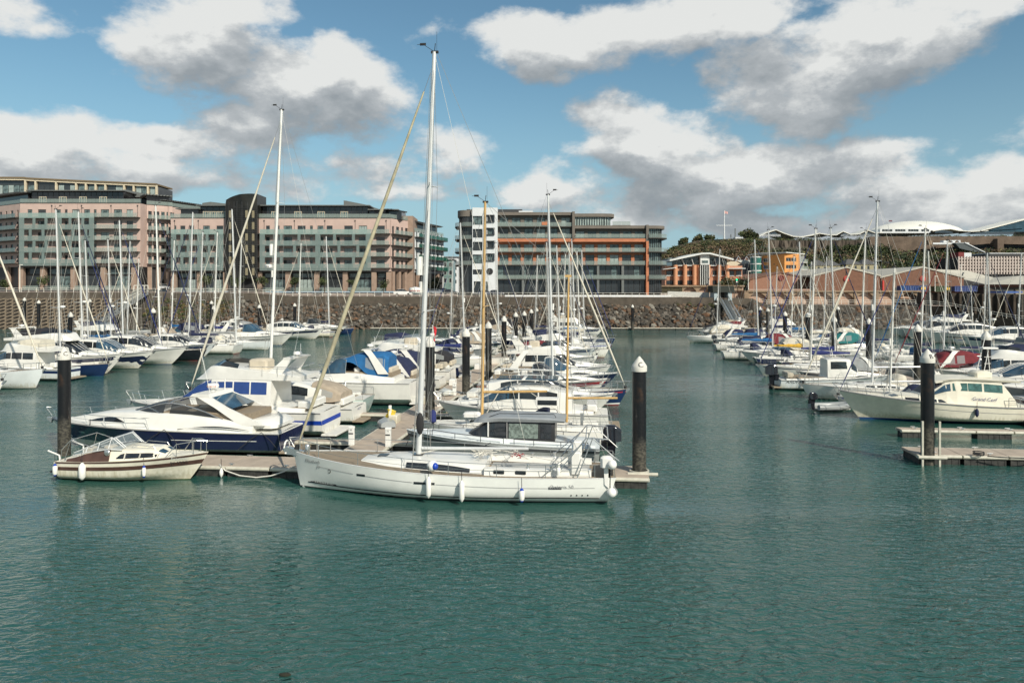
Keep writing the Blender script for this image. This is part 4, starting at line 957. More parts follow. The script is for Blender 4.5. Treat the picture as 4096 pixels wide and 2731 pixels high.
# angled left wing and right wing of block A
def wing(parent, ax, ay, bx, by, ztop, slabs, zband, zground, ph=None, wallm=pink, holes_n=5, balc=True, glass=bal, slabw=1.5):
    L_ = math.hypot(bx-ax, by-ay); rz = math.atan2(by-ay, bx-ax); wn = empty('wing', (ax, ay, 0), rz, parent=parent)
    holes = []
    for i, s_ in enumerate(slabs):
        for k in range(holes_n):
            c = L_*(k+.5)/holes_n; w_ = (1.0, 1.6)[k % 2]; holes.append((c-w_/2, c+w_/2, s_+.08, s_+2.3))
    mb = MB(); facade(mb, 0, L_, zband-.2, ztop, 0, holes, .3); mb.quad((0,0,ztop),(L_,0,ztop),(L_,9,ztop),(0,9,ztop)); mb.quad((L_,0,zground),(L_,9,zground),(L_,9,ztop),(L_,0,ztop)); mb.build('wing_wall', wallm, wn)
    for (a, b, c, e) in holes: 
        key = ('w', round(b-a,2)); window(wn, a, b, c, e, .2, 1, darkf, RB.choice((paneD, paneC)))
    if balc:
        sb_ = MB()
        for s_ in slabs: sb_.box(.05, L_-.05, -slabw, -.01, s_-.22, s_)
        sb_.build('balcony_slab', slabm, wn)
        gb = MB()
        for s_ in slabs: gb.box(.05, L_-.05, -slabw-.04, -slabw, s_, s_+1.1)
        gb.build('balcony_glass', glass, wn)
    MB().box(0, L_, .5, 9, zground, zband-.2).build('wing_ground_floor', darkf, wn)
    cm = MB()
    for k in range(3): c = L_*(k+.3)/3; cm.box(c-.6, c+.6, -.5, .45, zground, zband-.2)
    cm.build('wing_columns', pinkd, wn)
    if ph:
        MB().box(.5, L_-.5, 2.2, 9, ztop, ph).build('wing_penthouse', pent, wn); MB().box(-.3, L_+.3, .8, 9.5, ph, ph+.28).build('wing_roof', greym, wn)
        fl = MB(); 
        for k in range(int(L_/.9)): fl.box(k*.9, k*.9+.14, -.4, .8, ph+.05, ph+.2)
        fl.build('roof_fins', dark, wn); MB().box(0, L_, .05, .1, ztop+.2, ztop+1.3).build('terrace_glass', bal, wn)
    return wn
wing(A, px(80)-26, 16, px(80)-.02, .3, zA-.05, slA, bandA, gA, pz(768), holes_n=9, glass=teal)
wing(A, px(562)+.1, 3.5, px(640), 8, zA-.02, slA, bandA, gA, pz(772), holes_n=4)
wing(A, px(628), 7.0, px(720), 24, zA-.1, slA[:1], bandA, gA, pz(790), holes_n=5, balc=False)
MB().prism([(px(385),zA+3),(px(395),pz(745)),(px(440),pz(742)),(px(520),pz(760)),(px(530),zA+3)], 'y', 9, 13).build('plant_room', greym, A)
# B and C with the shared storeys
zB = pz(874); slB = [pz(v) for v in (935, 980, 1026, 1072)]; bandB, gB = pz(1083), pz(1165)
B_ = empty('apartment_building', (0, BD, 0), label='pink apartment block with teal screens between the left block and the dark stair tower', cat='apartment building')
bays = [(px(a), px(b), n_) for a, b, n_ in ((697,705,0),(721,741,1),(757,776,1),(812,839,2),(866,893,2))]
apartments(B_, BD, px(683), px(910), zB, slB, bandB, gB, bays, [(px(695), px(903), True)], (px(788), px(912), pz(822)))
shopfront(B_, px(683), px(910), gB, bandB, [px(v) for v in (697, 800, 905)]); pipes(B_, [px(v) for v in (699,794,907)], slB[0]+.2, zB-.8)
MB().box(px(716), px(786), 1.2, 9, zB, pz(836)).build('penthouse', pent, B_); MB().box(px(700), px(790), .2, 9.5, pz(836), pz(832)).build('penthouse_roof', greym, B_)
MB().prism([(px(752),zB+3),(px(755),pz(797)),(px(790),pz(792)),(px(905),pz(806)),(px(905),zB+3)], 'y', 9.5, 13).build('plant_room', greym, B_)
wing(B_, px(652), 3.5, px(683)-.05, 3.6, slB[0]+1.2, slB, bandB, gB, None, holes_n=2)
C_ = empty('apartment_building', (0, BD, 0), label='long pink apartment block with teal screens right of the dark stair tower', cat='apartment building')
bays = [(px(a), px(b), n_) for a, b, n_ in ((1064,1079,0),(1106,1118,0),(1134,1168,2),(1190,1222,2),(1240,1251,0),(1270,1294,1),(1306,1330,1),(1348,1360,0),(1377,1411,2),(1435,1468,2),(1505,1539,2))]
apartments(C_, BD, px(1034), px(1562), zB, slB, bandB, gB, bays, [(px(1047), px(1488), True), (px(1489), px(1560), False)], (px(1040), px(1465), pz(822)))
MB().box(px(1468), px(1600), 3.2, 12, zB, pz(838)).build('penthouse', pent, C_); MB().box(px(1466), px(1590), 1.6, 12.5, pz(838), pz(834)).build('penthouse_roof', greym, C_)
shopfront(C_, px(1034), px(1562), gB, bandB, [px(v) for v in (1040,1153,1268,1382,1497,1556)]); pipes(C_, [px(v) for v in (1057,1178,1300,1421,1545)], slB[0]+.2, zB-.8)
MB().prism([(px(1350),zB+3),(px(1350),pz(789)),(px(1360),pz(790)),(px(1440),pz(806)),(px(1495),pz(824)),(px(1497),zB+3)], 'y', 8, 12).build('plant_room', greym, C_)
wing(C_, px(1562)+.05, 0.2, px(1618), 9, zB, slB, bandB, gB, pz(838), holes_n=4)
MB().box(px(1596), px(1636), 8.6, 20, gB, pz(852)).build('stair_wall', pinkd, C_)
ggl = MG('green_balcony_glass', (.01,.10,.07), .75)
wing(C_, px(1637), 12, px(1712)+1.5, 34, pz(915), slB, bandB, gB, pz(870), wallm=whitew, holes_n=7, glass=ggl)
# dark stair tower
T_ = empty('stair_tower', (0, BD-1.6, 0), label='dark curved glass stair tower between the two pink blocks', cat='building')
ta, tb, tg = px(912), px(1036), pz(1170)
prof = [(ta, pz(803)), (lerp_(ta,tb,.2), pz(793)), (lerp_(ta,tb,.5), pz(783)), (lerp_(ta,tb,.8), pz(779)), (tb, pz(779))]
bow = lambda f: -1.6*math.sin(math.pi*f)
ring0 = []; ring1 = []
for i in range(13):
    f = i/12; x = lerp_(ta, tb, f); zt = None
    for p0, p1 in zip(prof, prof[1:]):
        if p0[0]-.01 <= x <= p1[0]+.01: zt = lerp_(p0[1], p1[1], (x-p0[0])/(p1[0]-p0[0]))
    ring0.append((x, bow(f), tg+4)); ring1.append((x, bow(f), zt))
mb = MB(); mb.loft([ring0+[(tb,8,tg+4),(ta,8,tg+4)], ring1+[(tb,8,ring1[-1][2]),(ta,8,ring1[0][2])]], True, True); mb.build('tower_glass', tower_g, T_)
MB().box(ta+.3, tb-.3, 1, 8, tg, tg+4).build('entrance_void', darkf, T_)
lv = 0; z = tg+4.6
while z < pz(835):
    if True: MB().tube([(lerp_(ta,tb,.32+i*.068), bow(.32+i*.068)-.14, z) for i in range(11)], .045, 4).build('louvre', dark, T_)
    z += .62
for f in (0,.13,.32,.42,.58,.74,.88,1): MB().box(lerp_(ta,tb,f)-.07, lerp_(ta,tb,f)+.07, bow(f)-.1, bow(f)-.005, tg+4, pz(812)).build('mullion', dark, T_)
for (a_, b_) in ((.14,.22),(.68,.76),(.86,.94)): 
    z = tg+5
    while z < pz(840): panel(T_, 'tower_blind', lerp_(ta,tb,a_), lerp_(ta,tb,b_), z, z+2.1, bow((a_+b_)/2)-.25, M('blind_tan', (.22,.19,.12), .6, var=.2)); z += 3.35  # plain tan blind panels in front of the tower glass
# rear building with cream frame
Rr = empty('apartment_building', (0, 262, 0), label='cream framed glass top storeys rising behind the left pink block', cat='apartment building')
D2 = 262
f2 = lambda v: PX(v, D2); g2 = lambda v: PZ(v, D2)
pr = [(f2(-60), g2(708)), (f2(102), g2(709)), (f2(104), g2(711)), (f2(310), g2(721)), (f2(500), g2(729)), (f2(628), g2(735))]
yb = 0
def ztopR(x):
    for p0, p1 in zip(pr, pr[1:]):
        if x <= p1[0]: return lerp_(p0[1], p1[1], (x-p0[0])/(p1[0]-p0[0]))
    return pr[-1][1]
mb = MB(); mb.loft([[(p[0],.6,9),(p[0],.6,p[1]-1),(p[0],12,p[1]-1),(p[0],12,9)] for p in pr], False); mb.quad((pr[-1][0],.6,9),(pr[-1][0],12,9),(pr[-1][0],12,pr[-1][1]-1),(pr[-1][0],.6,pr[-1][1]-1)); mb.build('wall', paneD, Rr)
MB().loft([[(p[0],-.6,p[1]-.55),(p[0],-.6,p[1]),(p[0],12,p[1]),(p[0],12,p[1]-.55)] for p in pr], True, True).build('fascia', brownf, Rr)
MB().loft([[(p[0],-.35,p[1]-1.15),(p[0],-.35,p[1]-.56),(p[0],.5,p[1]-.56),(p[0],.5,p[1]-1.15)] for p in pr], True, True).build('roof_beam', cream, Rr)
for v in (-20,102,143,225,305,344,383,422,497,535,592,626): x = f2(v); MB().box(x-.28, x+.28, -.3, .55, 9, ztopR(x)-1.16).build('column', cream, Rr)
for (a, b) in ((-18,100),(105,141),(146,223),(228,303),(307,342),(347,381),(386,420),(425,495),(499,533),(538,590),(594,624)):
    xa, xb = f2(a)+.3, f2(b)-.3; n_ = max(1, int((xb-xa)/1.9)); st = (xb-xa)/n_
    for k in range(n_): window(Rr, xa+k*st, xa+(k+1)*st-.02, g2(778), g2(778)+3.4-.0*k, .5, 0, darkf, RB.choice((paneD, paneL, paneC, paneL)))
# --- grey, white and orange apartment block in the middle
D5 = 214.0; a5 = lambda v: PX(v, D5); c5 = lambda v: PZ(v, D5)
E = empty('apartment_building', (0, D5, 0), label='grey brown and orange apartment block with white tower, between the masts in the middle', cat='apartment building')
gz = c5(1174)
slu = [c5(v) for v in (907, 953)]; slo = [c5(v) for v in (1008, 1060)]; sll = [c5(v) for v in (1116,)]
def storey(x0, x1, z0, z1, wallm, nb, y=0.0, wm=(paneC, paneD, paneL), ww=2.5):
    mb = MB(); holes = []; n_ = nb; st = (x1-x0)/n_
    for k in range(n_): c = x0+(k+.5)*st; holes.append((c-ww/2, c+ww/2, z0+.06, z1-.55))
    facade(mb, x0, x1, z0, z1, y, holes, .35); mb.build('wall', wallm, E)
    for h in holes: window(E, h[0], h[1], h[2], h[3], y+.22, 1, darkf, RB.choice(wm))
def balc(x0, x1, z, y0=-1.6, y1=-.01, th=.24, n=None):
    MB().box(x0, x1, y0, y1, z-th, z).build('balcony_slab', slabm, E)
    k = n or max(1, int((x1-x0)/2.4)); st = (x1-x0)/k
    for i in range(k): panel(E, 'glass_panel', x0+i*st+.02, x0+(i+1)*st-.02, z+.02, z+1.1, y0+.04, bal)
xm0, xm1, xr0, xr1 = a5(1991), a5(2287), a5(2297), a5(2580)
top1, top2 = c5(863), c5(918)
MB().box(xm0, xr1, .36, 13, gz, c5(955)).build('core', darkf, E); MB().box(xm0, xm1, .36, 13, c5(954), top1-.1).build('core', darkf, E)
storey(xm0, xm1, slu[0], top1, greyb, 6); storey(xm0, xm1, slu[1], slu[0]-.01, greyb, 6)
MB().box(xm0, xm1+.5, -1.4, .3, top1, c5(851)).build('parapet', greyb, E)
MB().box(xm0, xm1, .3, 13, top1-.05, top1+.35).build('roof', greym, E)
storey(xr0, xr1, slu[1], top2, greyb, 6)
MB().box(xr0, xr1, -1.4, .3, c5(916), c5(904)).build('parapet', greyb, E)
MB().box(xr0, xr1, .3, 13, c5(916)-.05, c5(910)).build('roof', greym, E)
for z in slu: balc(xm0, xm1, z)
balc(xr0, xr1, slu[1])
MB().box(xm0, xr1, -1.75, -.0, c5(969), slu[1]-.26).build('orange_band', orangew, E)
for i, z in enumerate(slo):
    storey(xm0, xr1, z, (c5(970) if i == 0 else slo[0]-.25), orangew, 12, wm=(paneC, paneD, paneL) if i == 0 else (paneL, paneC, paneD), ww=2.6)
    balc(xm0, xr1, z)
balc(xm0, xr1, sll[0]); 
nb = 26; st = (xr1-xm0)/nb
for k in range(nb):
    window(E, xm0+k*st+.02, xm0+(k+1)*st-.02, gz, sll[0]-.3, -.2 if k % 5 else -.3, 0, darkf, paneD, trans=.45); window(E, xm0+k*st+.02, xm0+(k+1)*st-.02, sll[0]+.02, slo[1]-.3, -.2, 0, darkf, paneC if k % 4 == 0 else paneD, trans=.5)
MB().box(xm0, xr1, -.19, .35, gz, slo[1]-.26).build('shop_backing', darkf, E)
for v in (2390, 2488, 2191, 2092): MB().box(a5(v)-.35, a5(v)+.35, -1.5, -.8, gz, slo[1]-.3).build('column', greym, E)
MB().box(a5(2287), a5(2297), -2.0, .35, slu[1]-.2, c5(849)).build('fin', greyb, E)
MB().box(a5(2580), a5(2590), -2.0, 2, slo[0]-14, c5(967)).build('fin', orangew, E); MB().box(a5(2580), a5(2590), -2.0, 2, c5(967)+.01, c5(902)).build('fin', greyb, E)
# curved top storey right
pts = [(a5(2298), -.9), (a5(2400), -1.1), (a5(2430), -.6), (a5(2444), .8), (a5(2448), 4), (a5(2440), 9), (a5(2298), 9)]
MB().prism(pts, 'z', c5(903), c5(870)).build('penthouse', paneL, E); k = MB()
for i in range(15): xx = lerp_(a5(2298), a5(2436), i/14); k.box(xx-.07, xx+.07, -1.25+(.55 if i > 12 else 0), -.9, c5(903), c5(870))
k.build('penthouse_mullions', darkf, E)
MB().prism([(p[0]+(.9 if p[0] > a5(2420) else 0), p[1]-.7) for p in pts], 'z', c5(870)+.01, c5(857)).build('penthouse_roof', greyb, E)
balc(a5(2448), a5(2520), c5(902), -1.0, 6)
# curved right end
def arcp(cx, cy, r, a0, a1, n): return [(cx+r*math.sin(lerp_(a0, a1, i/n)), cy-r*math.cos(lerp_(a0, a1, i/n))) for i in range(n+1)]
ex = a5(2590); er = a5(2649)-ex
def bowend(sx, x, r, z0, z1, mat, nm, n=8, out=0.0, cy=1.6):
    p = [(x, -1.0-out)]+[(x+sx*(r*.45+ (r*.55+out)*math.sin(t)), cy+.0-(cy+1.0+out)*math.cos(t)) for t in [math.pi/2*i/n for i in range(n+1)]]+[(x+sx*(r+out), 9), (x, 9)]
    if sx < 0: p = p[::-1]
    return MB().prism(p, 'z', z0, z1).build(nm, mat, E)
bowend(1, ex, er, gz, slo[1]-.3, paneD, 'glazed_corner'); bowend(1, ex, er*.98, slo[1], c5(917), paneC, 'glazed_corner')
bowend(1, ex, er, c5(917)+.01, c5(905), greyb, 'corner_roof', out=.9)
for z in (slu[1], slo[0], slo[1], sll[0]): bowend(1, ex, er, z-.24, z, slabm, 'curved_balcony', out=1.6); bowend(1, ex, er, z+.02, z+1.1, bal, 'curved_glass', out=1.55)
k = MB()
for t in [math.pi/2*i/6 for i in range(7)]: xx, yy = ex+er*.45+er*.55*math.sin(t), 1.6-2.65*math.cos(t); k.box(xx-.08, xx+.08, yy-.08, yy+.08, gz, c5(917))
for i in range(3): xx = lerp_(ex, ex+er*.45, i/3); k.box(xx-.08, xx+.08, -1.1, -.9, gz, c5(917))
k.build('corner_mullions', darkf, E)
# left curved end and white tower
lx = a5(1891); lr = lx-a5(1836)
bowend(-1, lx, lr, gz, c5(868), paneD, 'glazed_corner'); bowend(-1, lx, lr, c5(868)+.01, c5(843), greyb, 'corner_roof', out=.5)
for v in (907, 958, 1008, 1060): z = c5(v); bowend(-1, lx, lr, z-.24, z, slabm, 'curved_balcony', out=1.3); bowend(-1, lx, lr, z+.02, z+1.1, bal, 'curved_glass', out=1.25)
k = MB()
for t in [math.pi/2*i/6 for i in range(7)]: xx, yy = lx-lr*.45-lr*.55*math.sin(t), 1.6-2.65*math.cos(t); k.box(xx-.08, xx+.08, yy-.08, yy+.08, gz, c5(868))
k.build('corner_mullions', darkf, E)
MB().prism([(a5(1864), 3), (a5(2090), 3), (a5(2090), 10), (a5(1864), 10)], 'z', c5(850), c5(833)).build('plant_room', dark, E)
wx0, wx1 = a5(1891), a5(1991); holes = []
for (t_, b_) in ((868,903),(919,954),(970,1005),(1020,1056),(1079,1099)): holes.append((a5(1893), a5(1931), c5(b_), c5(t_))); 
for (t_, b_) in ((866,890),(917,941),(968,992),(1018,1043)): holes.append((a5(1950), a5(1975), c5(b_), c5(t_)))
holes.append((a5(1897), a5(1924), gz+.1, c5(1126))); holes.append((a5(1944), a5(1953), gz+.1, c5(1127)))
mb = MB(); facade(mb, wx0, wx1, gz, c5(835), -2.6, holes, .6); mb.quad((wx1,-2.6,gz),(wx1,2,gz),(wx1,2,c5(835)),(wx1,-2.6,c5(835))); mb.quad((wx0,2,gz),(wx0,-2.6,gz),(wx0,-2.6,c5(835)),(wx0,2,c5(835))); mb.quad((wx0,-2.6,c5(835)),(wx1,-2.6,c5(835)),(wx1,2,c5(835)),(wx0,2,c5(835))); mb.build('white_tower', whitew, E)
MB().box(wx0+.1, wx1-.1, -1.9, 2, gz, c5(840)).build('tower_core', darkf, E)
for h in holes: window(E, h[0], h[1], h[2], h[3], -2.1, 1, darkf, RB.choice((paneC, paneD)))
for (t_, b_) in ((866,890),(917,941),(968,992),(1018,1043)): 
    f = MB(); a_, b2, z0_, z1_ = a5(1949), a5(1976), c5(b_), c5(t_)
    f.box(a_-.1, b2+.1, -3.1, -2.61, z1_, z1_+.15); f.box(a_-.1, b2+.1, -3.1, -2.61, z0_-.15, z0_); f.box(a_-.25, a_-.1, -3.1, -2.61, z0_-.15, z1_+.15); f.box(b2+.1, b2+.25, -3.1, -2.61, z0_-.15, z1_+.15); f.build('window_surround', dark, E)
o = MB().lathe([(.0,-.05),(.95,-.05),(.95,.1),(.8,.1),(.8,.02),(0,.02)], n=20, cap=False).build('round_window', darkf, E); o.location = (a5(1960), -2.62, c5(1087)); o.rotation_euler = (math.pi/2, 0, 0)
MB().box(a5(2166), a5(2188), -1.68, -1.62, c5(903), c5(890)).build('red_balcony_screen', orangew, E)
MB().box(a5(2075), a5(2132), .5, 4, c5(851), c5(843)).build('roof_plant', whitew, E)
# ramp of white panels in front of block and right of it
def slabbox(label, x0, x1, D, y0, y1, z0, z1, mat, name='low_wall', cat='wall'): return tag(MB().bbox(x0, x1, D+y0, D+y1, z0, z1, .05).build(name, mat), label, cat)
slabbox('low white wall along the promenade in front of the grey and orange block', a5(2020), a5(2660), 205.5, 0, .3, 8.2, 8.75, whitew)
# --- office building of salmon brick with white roof
DO = 255.0; o5 = lambda v: PX(v, DO); p5 = lambda v: PZ(v, DO)
O_ = empty('office_building', (0, DO, 0), label='salmon brick office building with white sloping roofs right of the orange block', cat='office building')
brick = M('salmon_brick', (.44,.22,.14), .85, var=.12, scale=1.5); brickd = M('orange_column', (.55,.27,.15), .8); whitem = M('white_steelwork', (.62,.64,.62), .5); roofg = M('pale_roof', (.36,.37,.34), .6, var=.08)
gO = p5(1140)
MB().box(o5(2662), o5(2972), .8, 16, gO, p5(1063)).build('core', brick, O_)
MB().box(o5(2688), o5(2908), .2, 15, p5(1064), p5(1030)).build('upper_glazing', paneD, O_)
cols = [2701, 2739, 2777, 2795, 2832, 2875, 2908]
for v in cols: MB().lathe([(.75, gO), (.75, p5(1060))], o5(v), -.3, 10).build('column', brickd, O_, True)
for (v0, v1) in ((2664,2701),(2706,2737),(2743,2775),(2782,2795),(2836,2842),(2850,2874),(2879,2906),(2910,2940),(2944,2970)):
    for (t_, b_) in ((1083,1100),(1122,1138)): window(O_, o5(v0)+.3, o5(v1)-.2, p5(b_), p5(t_), .72, 1, darkf, paneD)
    MB().box(o5(v0)+.1, o5(v1)-.1, .5, .8, p5(1104), p5(1101)).build('sill_band', whitem, O_)
for (v0, v1) in ((2704,2737),(2743,2775),(2781,2796),(2836,2850),(2850,2872),(2882,2902)): window(O_, o5(v0)+.2, o5(v1)-.2, p5(1060), p5(1044), .1, 0, whitem, paneD)
MB().box(o5(2694), o5(2910), -.2, .1, p5(1064), p5(1061)).build('sill_band', whitem, O_)
for (v0, v1) in ((2724,2736),(2762,2774),(2764+90,2854+10),(2884,2895)): MB().tube([(o5(v1), -.3, p5(1060)), (o5(v0), -1.6, p5(1036))], .16, 6).build('strut', whitem, O_)
rp_ = [(o5(2672), p5(1040)), (o5(2798), p5(1013)), (o5(2830), p5(1012)), (o5(2924), p5(1036))]
MB().loft([[(p[0], -3, p[1]-.55), (p[0], -3, p[1]), (p[0], 16, p[1]+.3), (p[0], 16, p[1]-.25)] for p in rp_], True, True).build('roof', whitem, O_)
MB().loft([[(p[0], .3, p5(1035)), (p[0], .3, max(p5(1034), p[1]-.6)), (p[0], 14, max(p5(1034), p[1]-.6)), (p[0], 14, p5(1035))] for p in rp_], True, True).build('gable_panel', M('pale_grey_panel', (.34,.37,.35), .6), O_)
MB().box(o5(2797), o5(2831), -1.6, .5, gO, p5(1062)).build('stair_glazing', tower_g, O_)
for i in range(5): xx = lerp_(o5(2797), o5(2831), i/4); MB().box(xx-.1, xx+.1, -1.75, -1.6, gO, p5(1062)).build('mullion', whitem, O_)
MB().box(o5(2797), o5(2833), -1.6, .5, p5(1060), p5(1016)).build('white_bay', whitem, O_); window(O_, o5(2802), o5(2828), p5(1054), p5(1042), -1.65, 0, whitem, paneC)
for (v0, v1, t_) in ((2648,2700,1073),(2908,2975,1070)):
    MB().loft([[(o5(v0), -2, p5(t_+6)), (o5(v0), -2, p5(t_+4)), (o5(v0), 12, p5(t_+2)), (o5(v0), 12, p5(t_+4))], [(o5(v1), -2, p5(t_ if v0 < 2700 else t_+6)), (o5(v1), -2, p5(t_-3 if v0 < 2700 else t_+3)), (o5(v1), 12, p5(t_-4)), (o5(v1), 12, p5(t_))]], True, True).build('side_roof', whitem, O_)
# barrel roofed shed behind
Bs = empty('barrel_roof_hall', (0, 290, 0), label='hall with pale curved barrel roof between the office and the orange block', cat='building')
s5 = lambda v: PX(v, 290); t5 = lambda v: PZ(v, 290)
arc = [(s5(2915+110*math.sin(a)*.95) if False else lerp_(s5(2925), s5(2975), (1-math.cos(a*math.pi/2))), lerp_(t5(1041), t5(1078), math.sin(0))) for a in (0,)]
pr_ = [(s5(v), t5(w_)) for v, w_ in ((2925,1040),(2945,1041),(2962,1050),(2975,1062),(2982,1074))]
mb = MB(); mb.loft([[(x, 0, z) for x, z in pr_], [(x+24, 6, z) for x, z in pr_]], False); mb.build('roof', roofg, Bs)
MB().poly([(s5(2900),0,9)]+[(s5(2900),0,t5(1052))]+[(x,0,z-.5) for x,z in pr_]+[(s5(2982),0,9)]).build('gable', cream, Bs)
MB().box(s5(2982), s5(3022), 3, 14, 9, t5(1078)).build('side_wall', M('hall_red_wall', (.25,.07,.03), .8), Bs)
MB().loft([[(x-14, 14, z-1.0) for x, z in pr_], [(x-1, 10, z-1.0) for x, z in pr_]], False).build('rear_roof', whitem, Bs)
# orange apartment block with green glass cylinder
DG = 270; u5 = lambda v: PX(v, DG); v5 = lambda v: PZ(v, DG)
G_ = empty('apartment_building', (0, DG, 0), label='bright orange rendered apartment block with green glass cylinder', cat='apartment building')
orr = M('orange_render', (.66,.30,.09), .85, var=.05); orr2 = M('orange_render_side', (.62,.27,.08), .85)
mb = MB(); holes = [(u5(v)-.9, u5(v)+.9, v5(w_+8), v5(w_-7)) for v in (3154, 3175) for w_ in (1038, 1067, 1096)]
facade(mb, u5(3138), u5(3200), 9, v5(1016), 0, holes, .4); mb.quad((u5(3065),9,9),(u5(3138),0,9),(u5(3138),0,v5(1016)),(u5(3065),9,v5(1021))); mb.quad((u5(3200),0,9),(u5(3200),12,9),(u5(3200),12,v5(1016)),(u5(3200),0,v5(1016))); mb.build('wall', orr, G_)
for h in holes: window(G_, *h, .3, 1, whitem, paneD)
for w_ in (1038, 1066, 1095): window(G_, u5(3086)-1, u5(3086)+1, v5(w_+8), v5(w_-7), 6.0, 1, whitem, paneD, rz=-.85)
MB().loft([[(u5(3060), 7, v5(1011)), (u5(3060), 7, v5(1008)), (u5(3060), 20, v5(1008)), (u5(3060), 20, v5(1011))], [(u5(3138), -1.5, v5(1012)), (u5(3138), -1.5, v5(1009)), (u5(3138), 16, v5(1010)), (u5(3138), 16, v5(1013))], [(u5(3226), 1.5, v5(1017)), (u5(3226), 1.5, v5(1014)), (u5(3226), 16, v5(1013)), (u5(3226), 16, v5(1016))]], True, True).build('roof', whitem, G_)
MB().lathe([(2.1, 9), (2.1, v5(1025)), (1.6, v5(1022))], u5(3052), 8, 16).build('glass_cylinder', M('green_glass_wall', (.03,.14,.12), .1, var=.3, scale=.5), G_, True)
for w_ in (1053, 1081, 1025): MB().lathe([(2.2, v5(w_)-.2), (2.2, v5(w_)+.2)], u5(3052), 8, 16).build('floor_band', whitem, G_, True)
MB().box(u5(3200), u5(3238), 5, 14, 9, v5(1021)).build('grey_wing', M('mid_grey_render', (.25,.27,.27), .8), G_)
for w_ in (1048, 1076, 1104): MB().box(u5(3206), u5(3240), 2, 5, v5(w_)-.2, v5(w_)).build('balcony_slab', whitem, G_); MB().box(u5(3206), u5(3240), 2, 2.05, v5(w_), v5(w_)+1.1).build('balcony_glass', bal, G_)
MB().box(u5(3020), u5(3062), 12, 20, 9, v5(1050)).build('rear_wing', M('dark_grey_render', (.09,.10,.11), .8), G_)
# --- brick warehouses with gables over an arcade wall
DW = 232.0; x5 = lambda v: PX(v, DW); z5 = lambda v: PZ(v, DW)
wb = M('warehouse_brick', (.17,.085,.055), .9, var=.15, scale=1.2); wb2 = M('arcade_brick', (.40,.27,.20), .9, var=.12, scale=1.0); stone = M('arcade_stone', (.25,.18,.12), .9, var=.2, scale=.7); wroof = M('warehouse_roof', (.42,.40,.34), .7, var=.08, scale=.4, stretch=(6,.3,.3)); redv = M('red_vent', (.50,.05,.04), .5)
gables = [(2996, 3124, 3252, 1092, 1121, 'smaller salmon brick warehouse with a plain dark red round vent', 10.0, 0), (3258, 3385, 3520, 1072, 1106, 'brown brick warehouse gable with bright red louvred round vent, left one', 0.0, 1), (3524, 3690, 3855, 1071, 1113, 'brown brick warehouse gable with paler red round vent behind the shipping containers', 0.0, 1)]
for (a, m_, b, tp, ev, lb, dy, lv_) in gables:
    W_ = empty('warehouse', (0, DW+dy, 0), label=lb, cat='warehouse')
    X1, XM, X2 = x5(a), x5(m_), x5(b); ze, zt = z5(ev), z5(tp); zb_ = 7.9
    if a < 3000: X1, XM, X2 = PX(a, DW+dy), PX(m_, DW+dy), PX(b, DW+dy); ze, zt = PZ(ev, DW+dy), PZ(tp+0, DW+dy)
    MB().prism([(X1, zb_), (X2, zb_), (X2, ze), (XM, zt), (X1, ze)], 'y', 0, .5).build('gable_wall', wb if lv_ else M('salmon_warehouse_brick', (.29,.15,.10), .9, var=.12), W_)
    cp = MB(); cp.loft([[(X1-.3, -.25, ze), (X1-.3, -.25, ze+.45), (X1-.3, 50, ze+.45), (X1-.3, 50, ze)], [(XM, -.25, zt), (XM, -.25, zt+.45), (XM, 50, zt+.45), (XM, 50, zt)], [(X2+.3, -.25, ze), (X2+.3, -.25, ze+.45), (X2+.3, 50, ze+.45), (X2+.3, 50, ze)]], True, True).build('roof', wroof if lv_ else wb, W_)
    v_ = MB().lathe([(0,0),(.75,0),(.75,.12),(.9,.12),(.9,-.2)], n=24, cap=False).build('vent', redv if lv_ else M('dark_red_vent', (.16,.02,.015), .6), W_, True); v_.location = (XM, -.15, z5(1115) if lv_ else PZ(1112, DW+dy)); v_.rotation_euler = (math.pi/2, 0, 0)
    if lv_:
        for i in range(6): MB().box(-.68*math.sqrt(max(.1,1-((i-2.5)/3.1)**2)), .68*math.sqrt(max(.1,1-((i-2.5)/3.1)**2)), -.32, -.16, -.05+(i-2.5)*.24, .06+(i-2.5)*.24).build('louvre', M('vent_louvre', (.62,.16,.13), .5), W_, loc=(XM, -.1, z5(1115)))
        MB().tube([(XM, -.1, z5(1105)), (XM, -.1, zt-.5)], .08, 5).build('vent_rod', dark, W_)
dp = tag(MB().box(x5(3527), x5(3533), DW-.6, DW-.1, z5(1165), z5(1122)).build('downpipe', redv), 'bright red downpipe between the two brown brick gables', 'pipe')
tag(MB().loft([[(x5(3395), DW+1, z5(1076)), (x5(3395), DW+48, z5(1079))], [(x5(3527), DW+1, z5(1112)), (x5(3527), DW+48, z5(1095))], [(x5(3678), DW+1, z5(1079)), (x5(3678), DW+48, z5(1078))]], False).build('valley_roof', wroof), 'pale roof valley joining the two brown brick gables', 'roof')
sh = empty('market_shed', (0, DW, 0), label='long low shed with wide pale cream roof at the right edge behind the quay', cat='building')
MB().loft([[(x5(3852), 1, z5(1115)), (x5(3925), 8, z5(1078))], [(x5(3912), -4, z5(1138)), (x5(4040), 8, z5(1108))], [(x5(3990), -6, z5(1138)), (x5(4090), 2, z5(1103))], [(x5(4140), -6, z5(1138)), (x5(4150), 2, z5(1103))]], False).build('roof', wroof, sh)
MB().loft([[(x5(3700), 3, z5(1074)), (x5(3930), 10, z5(1077))], [(x5(3852), .8, z5(1113)), (x5(4030), 10, z5(1106))]], False).build('upper_roof', wroof, sh)
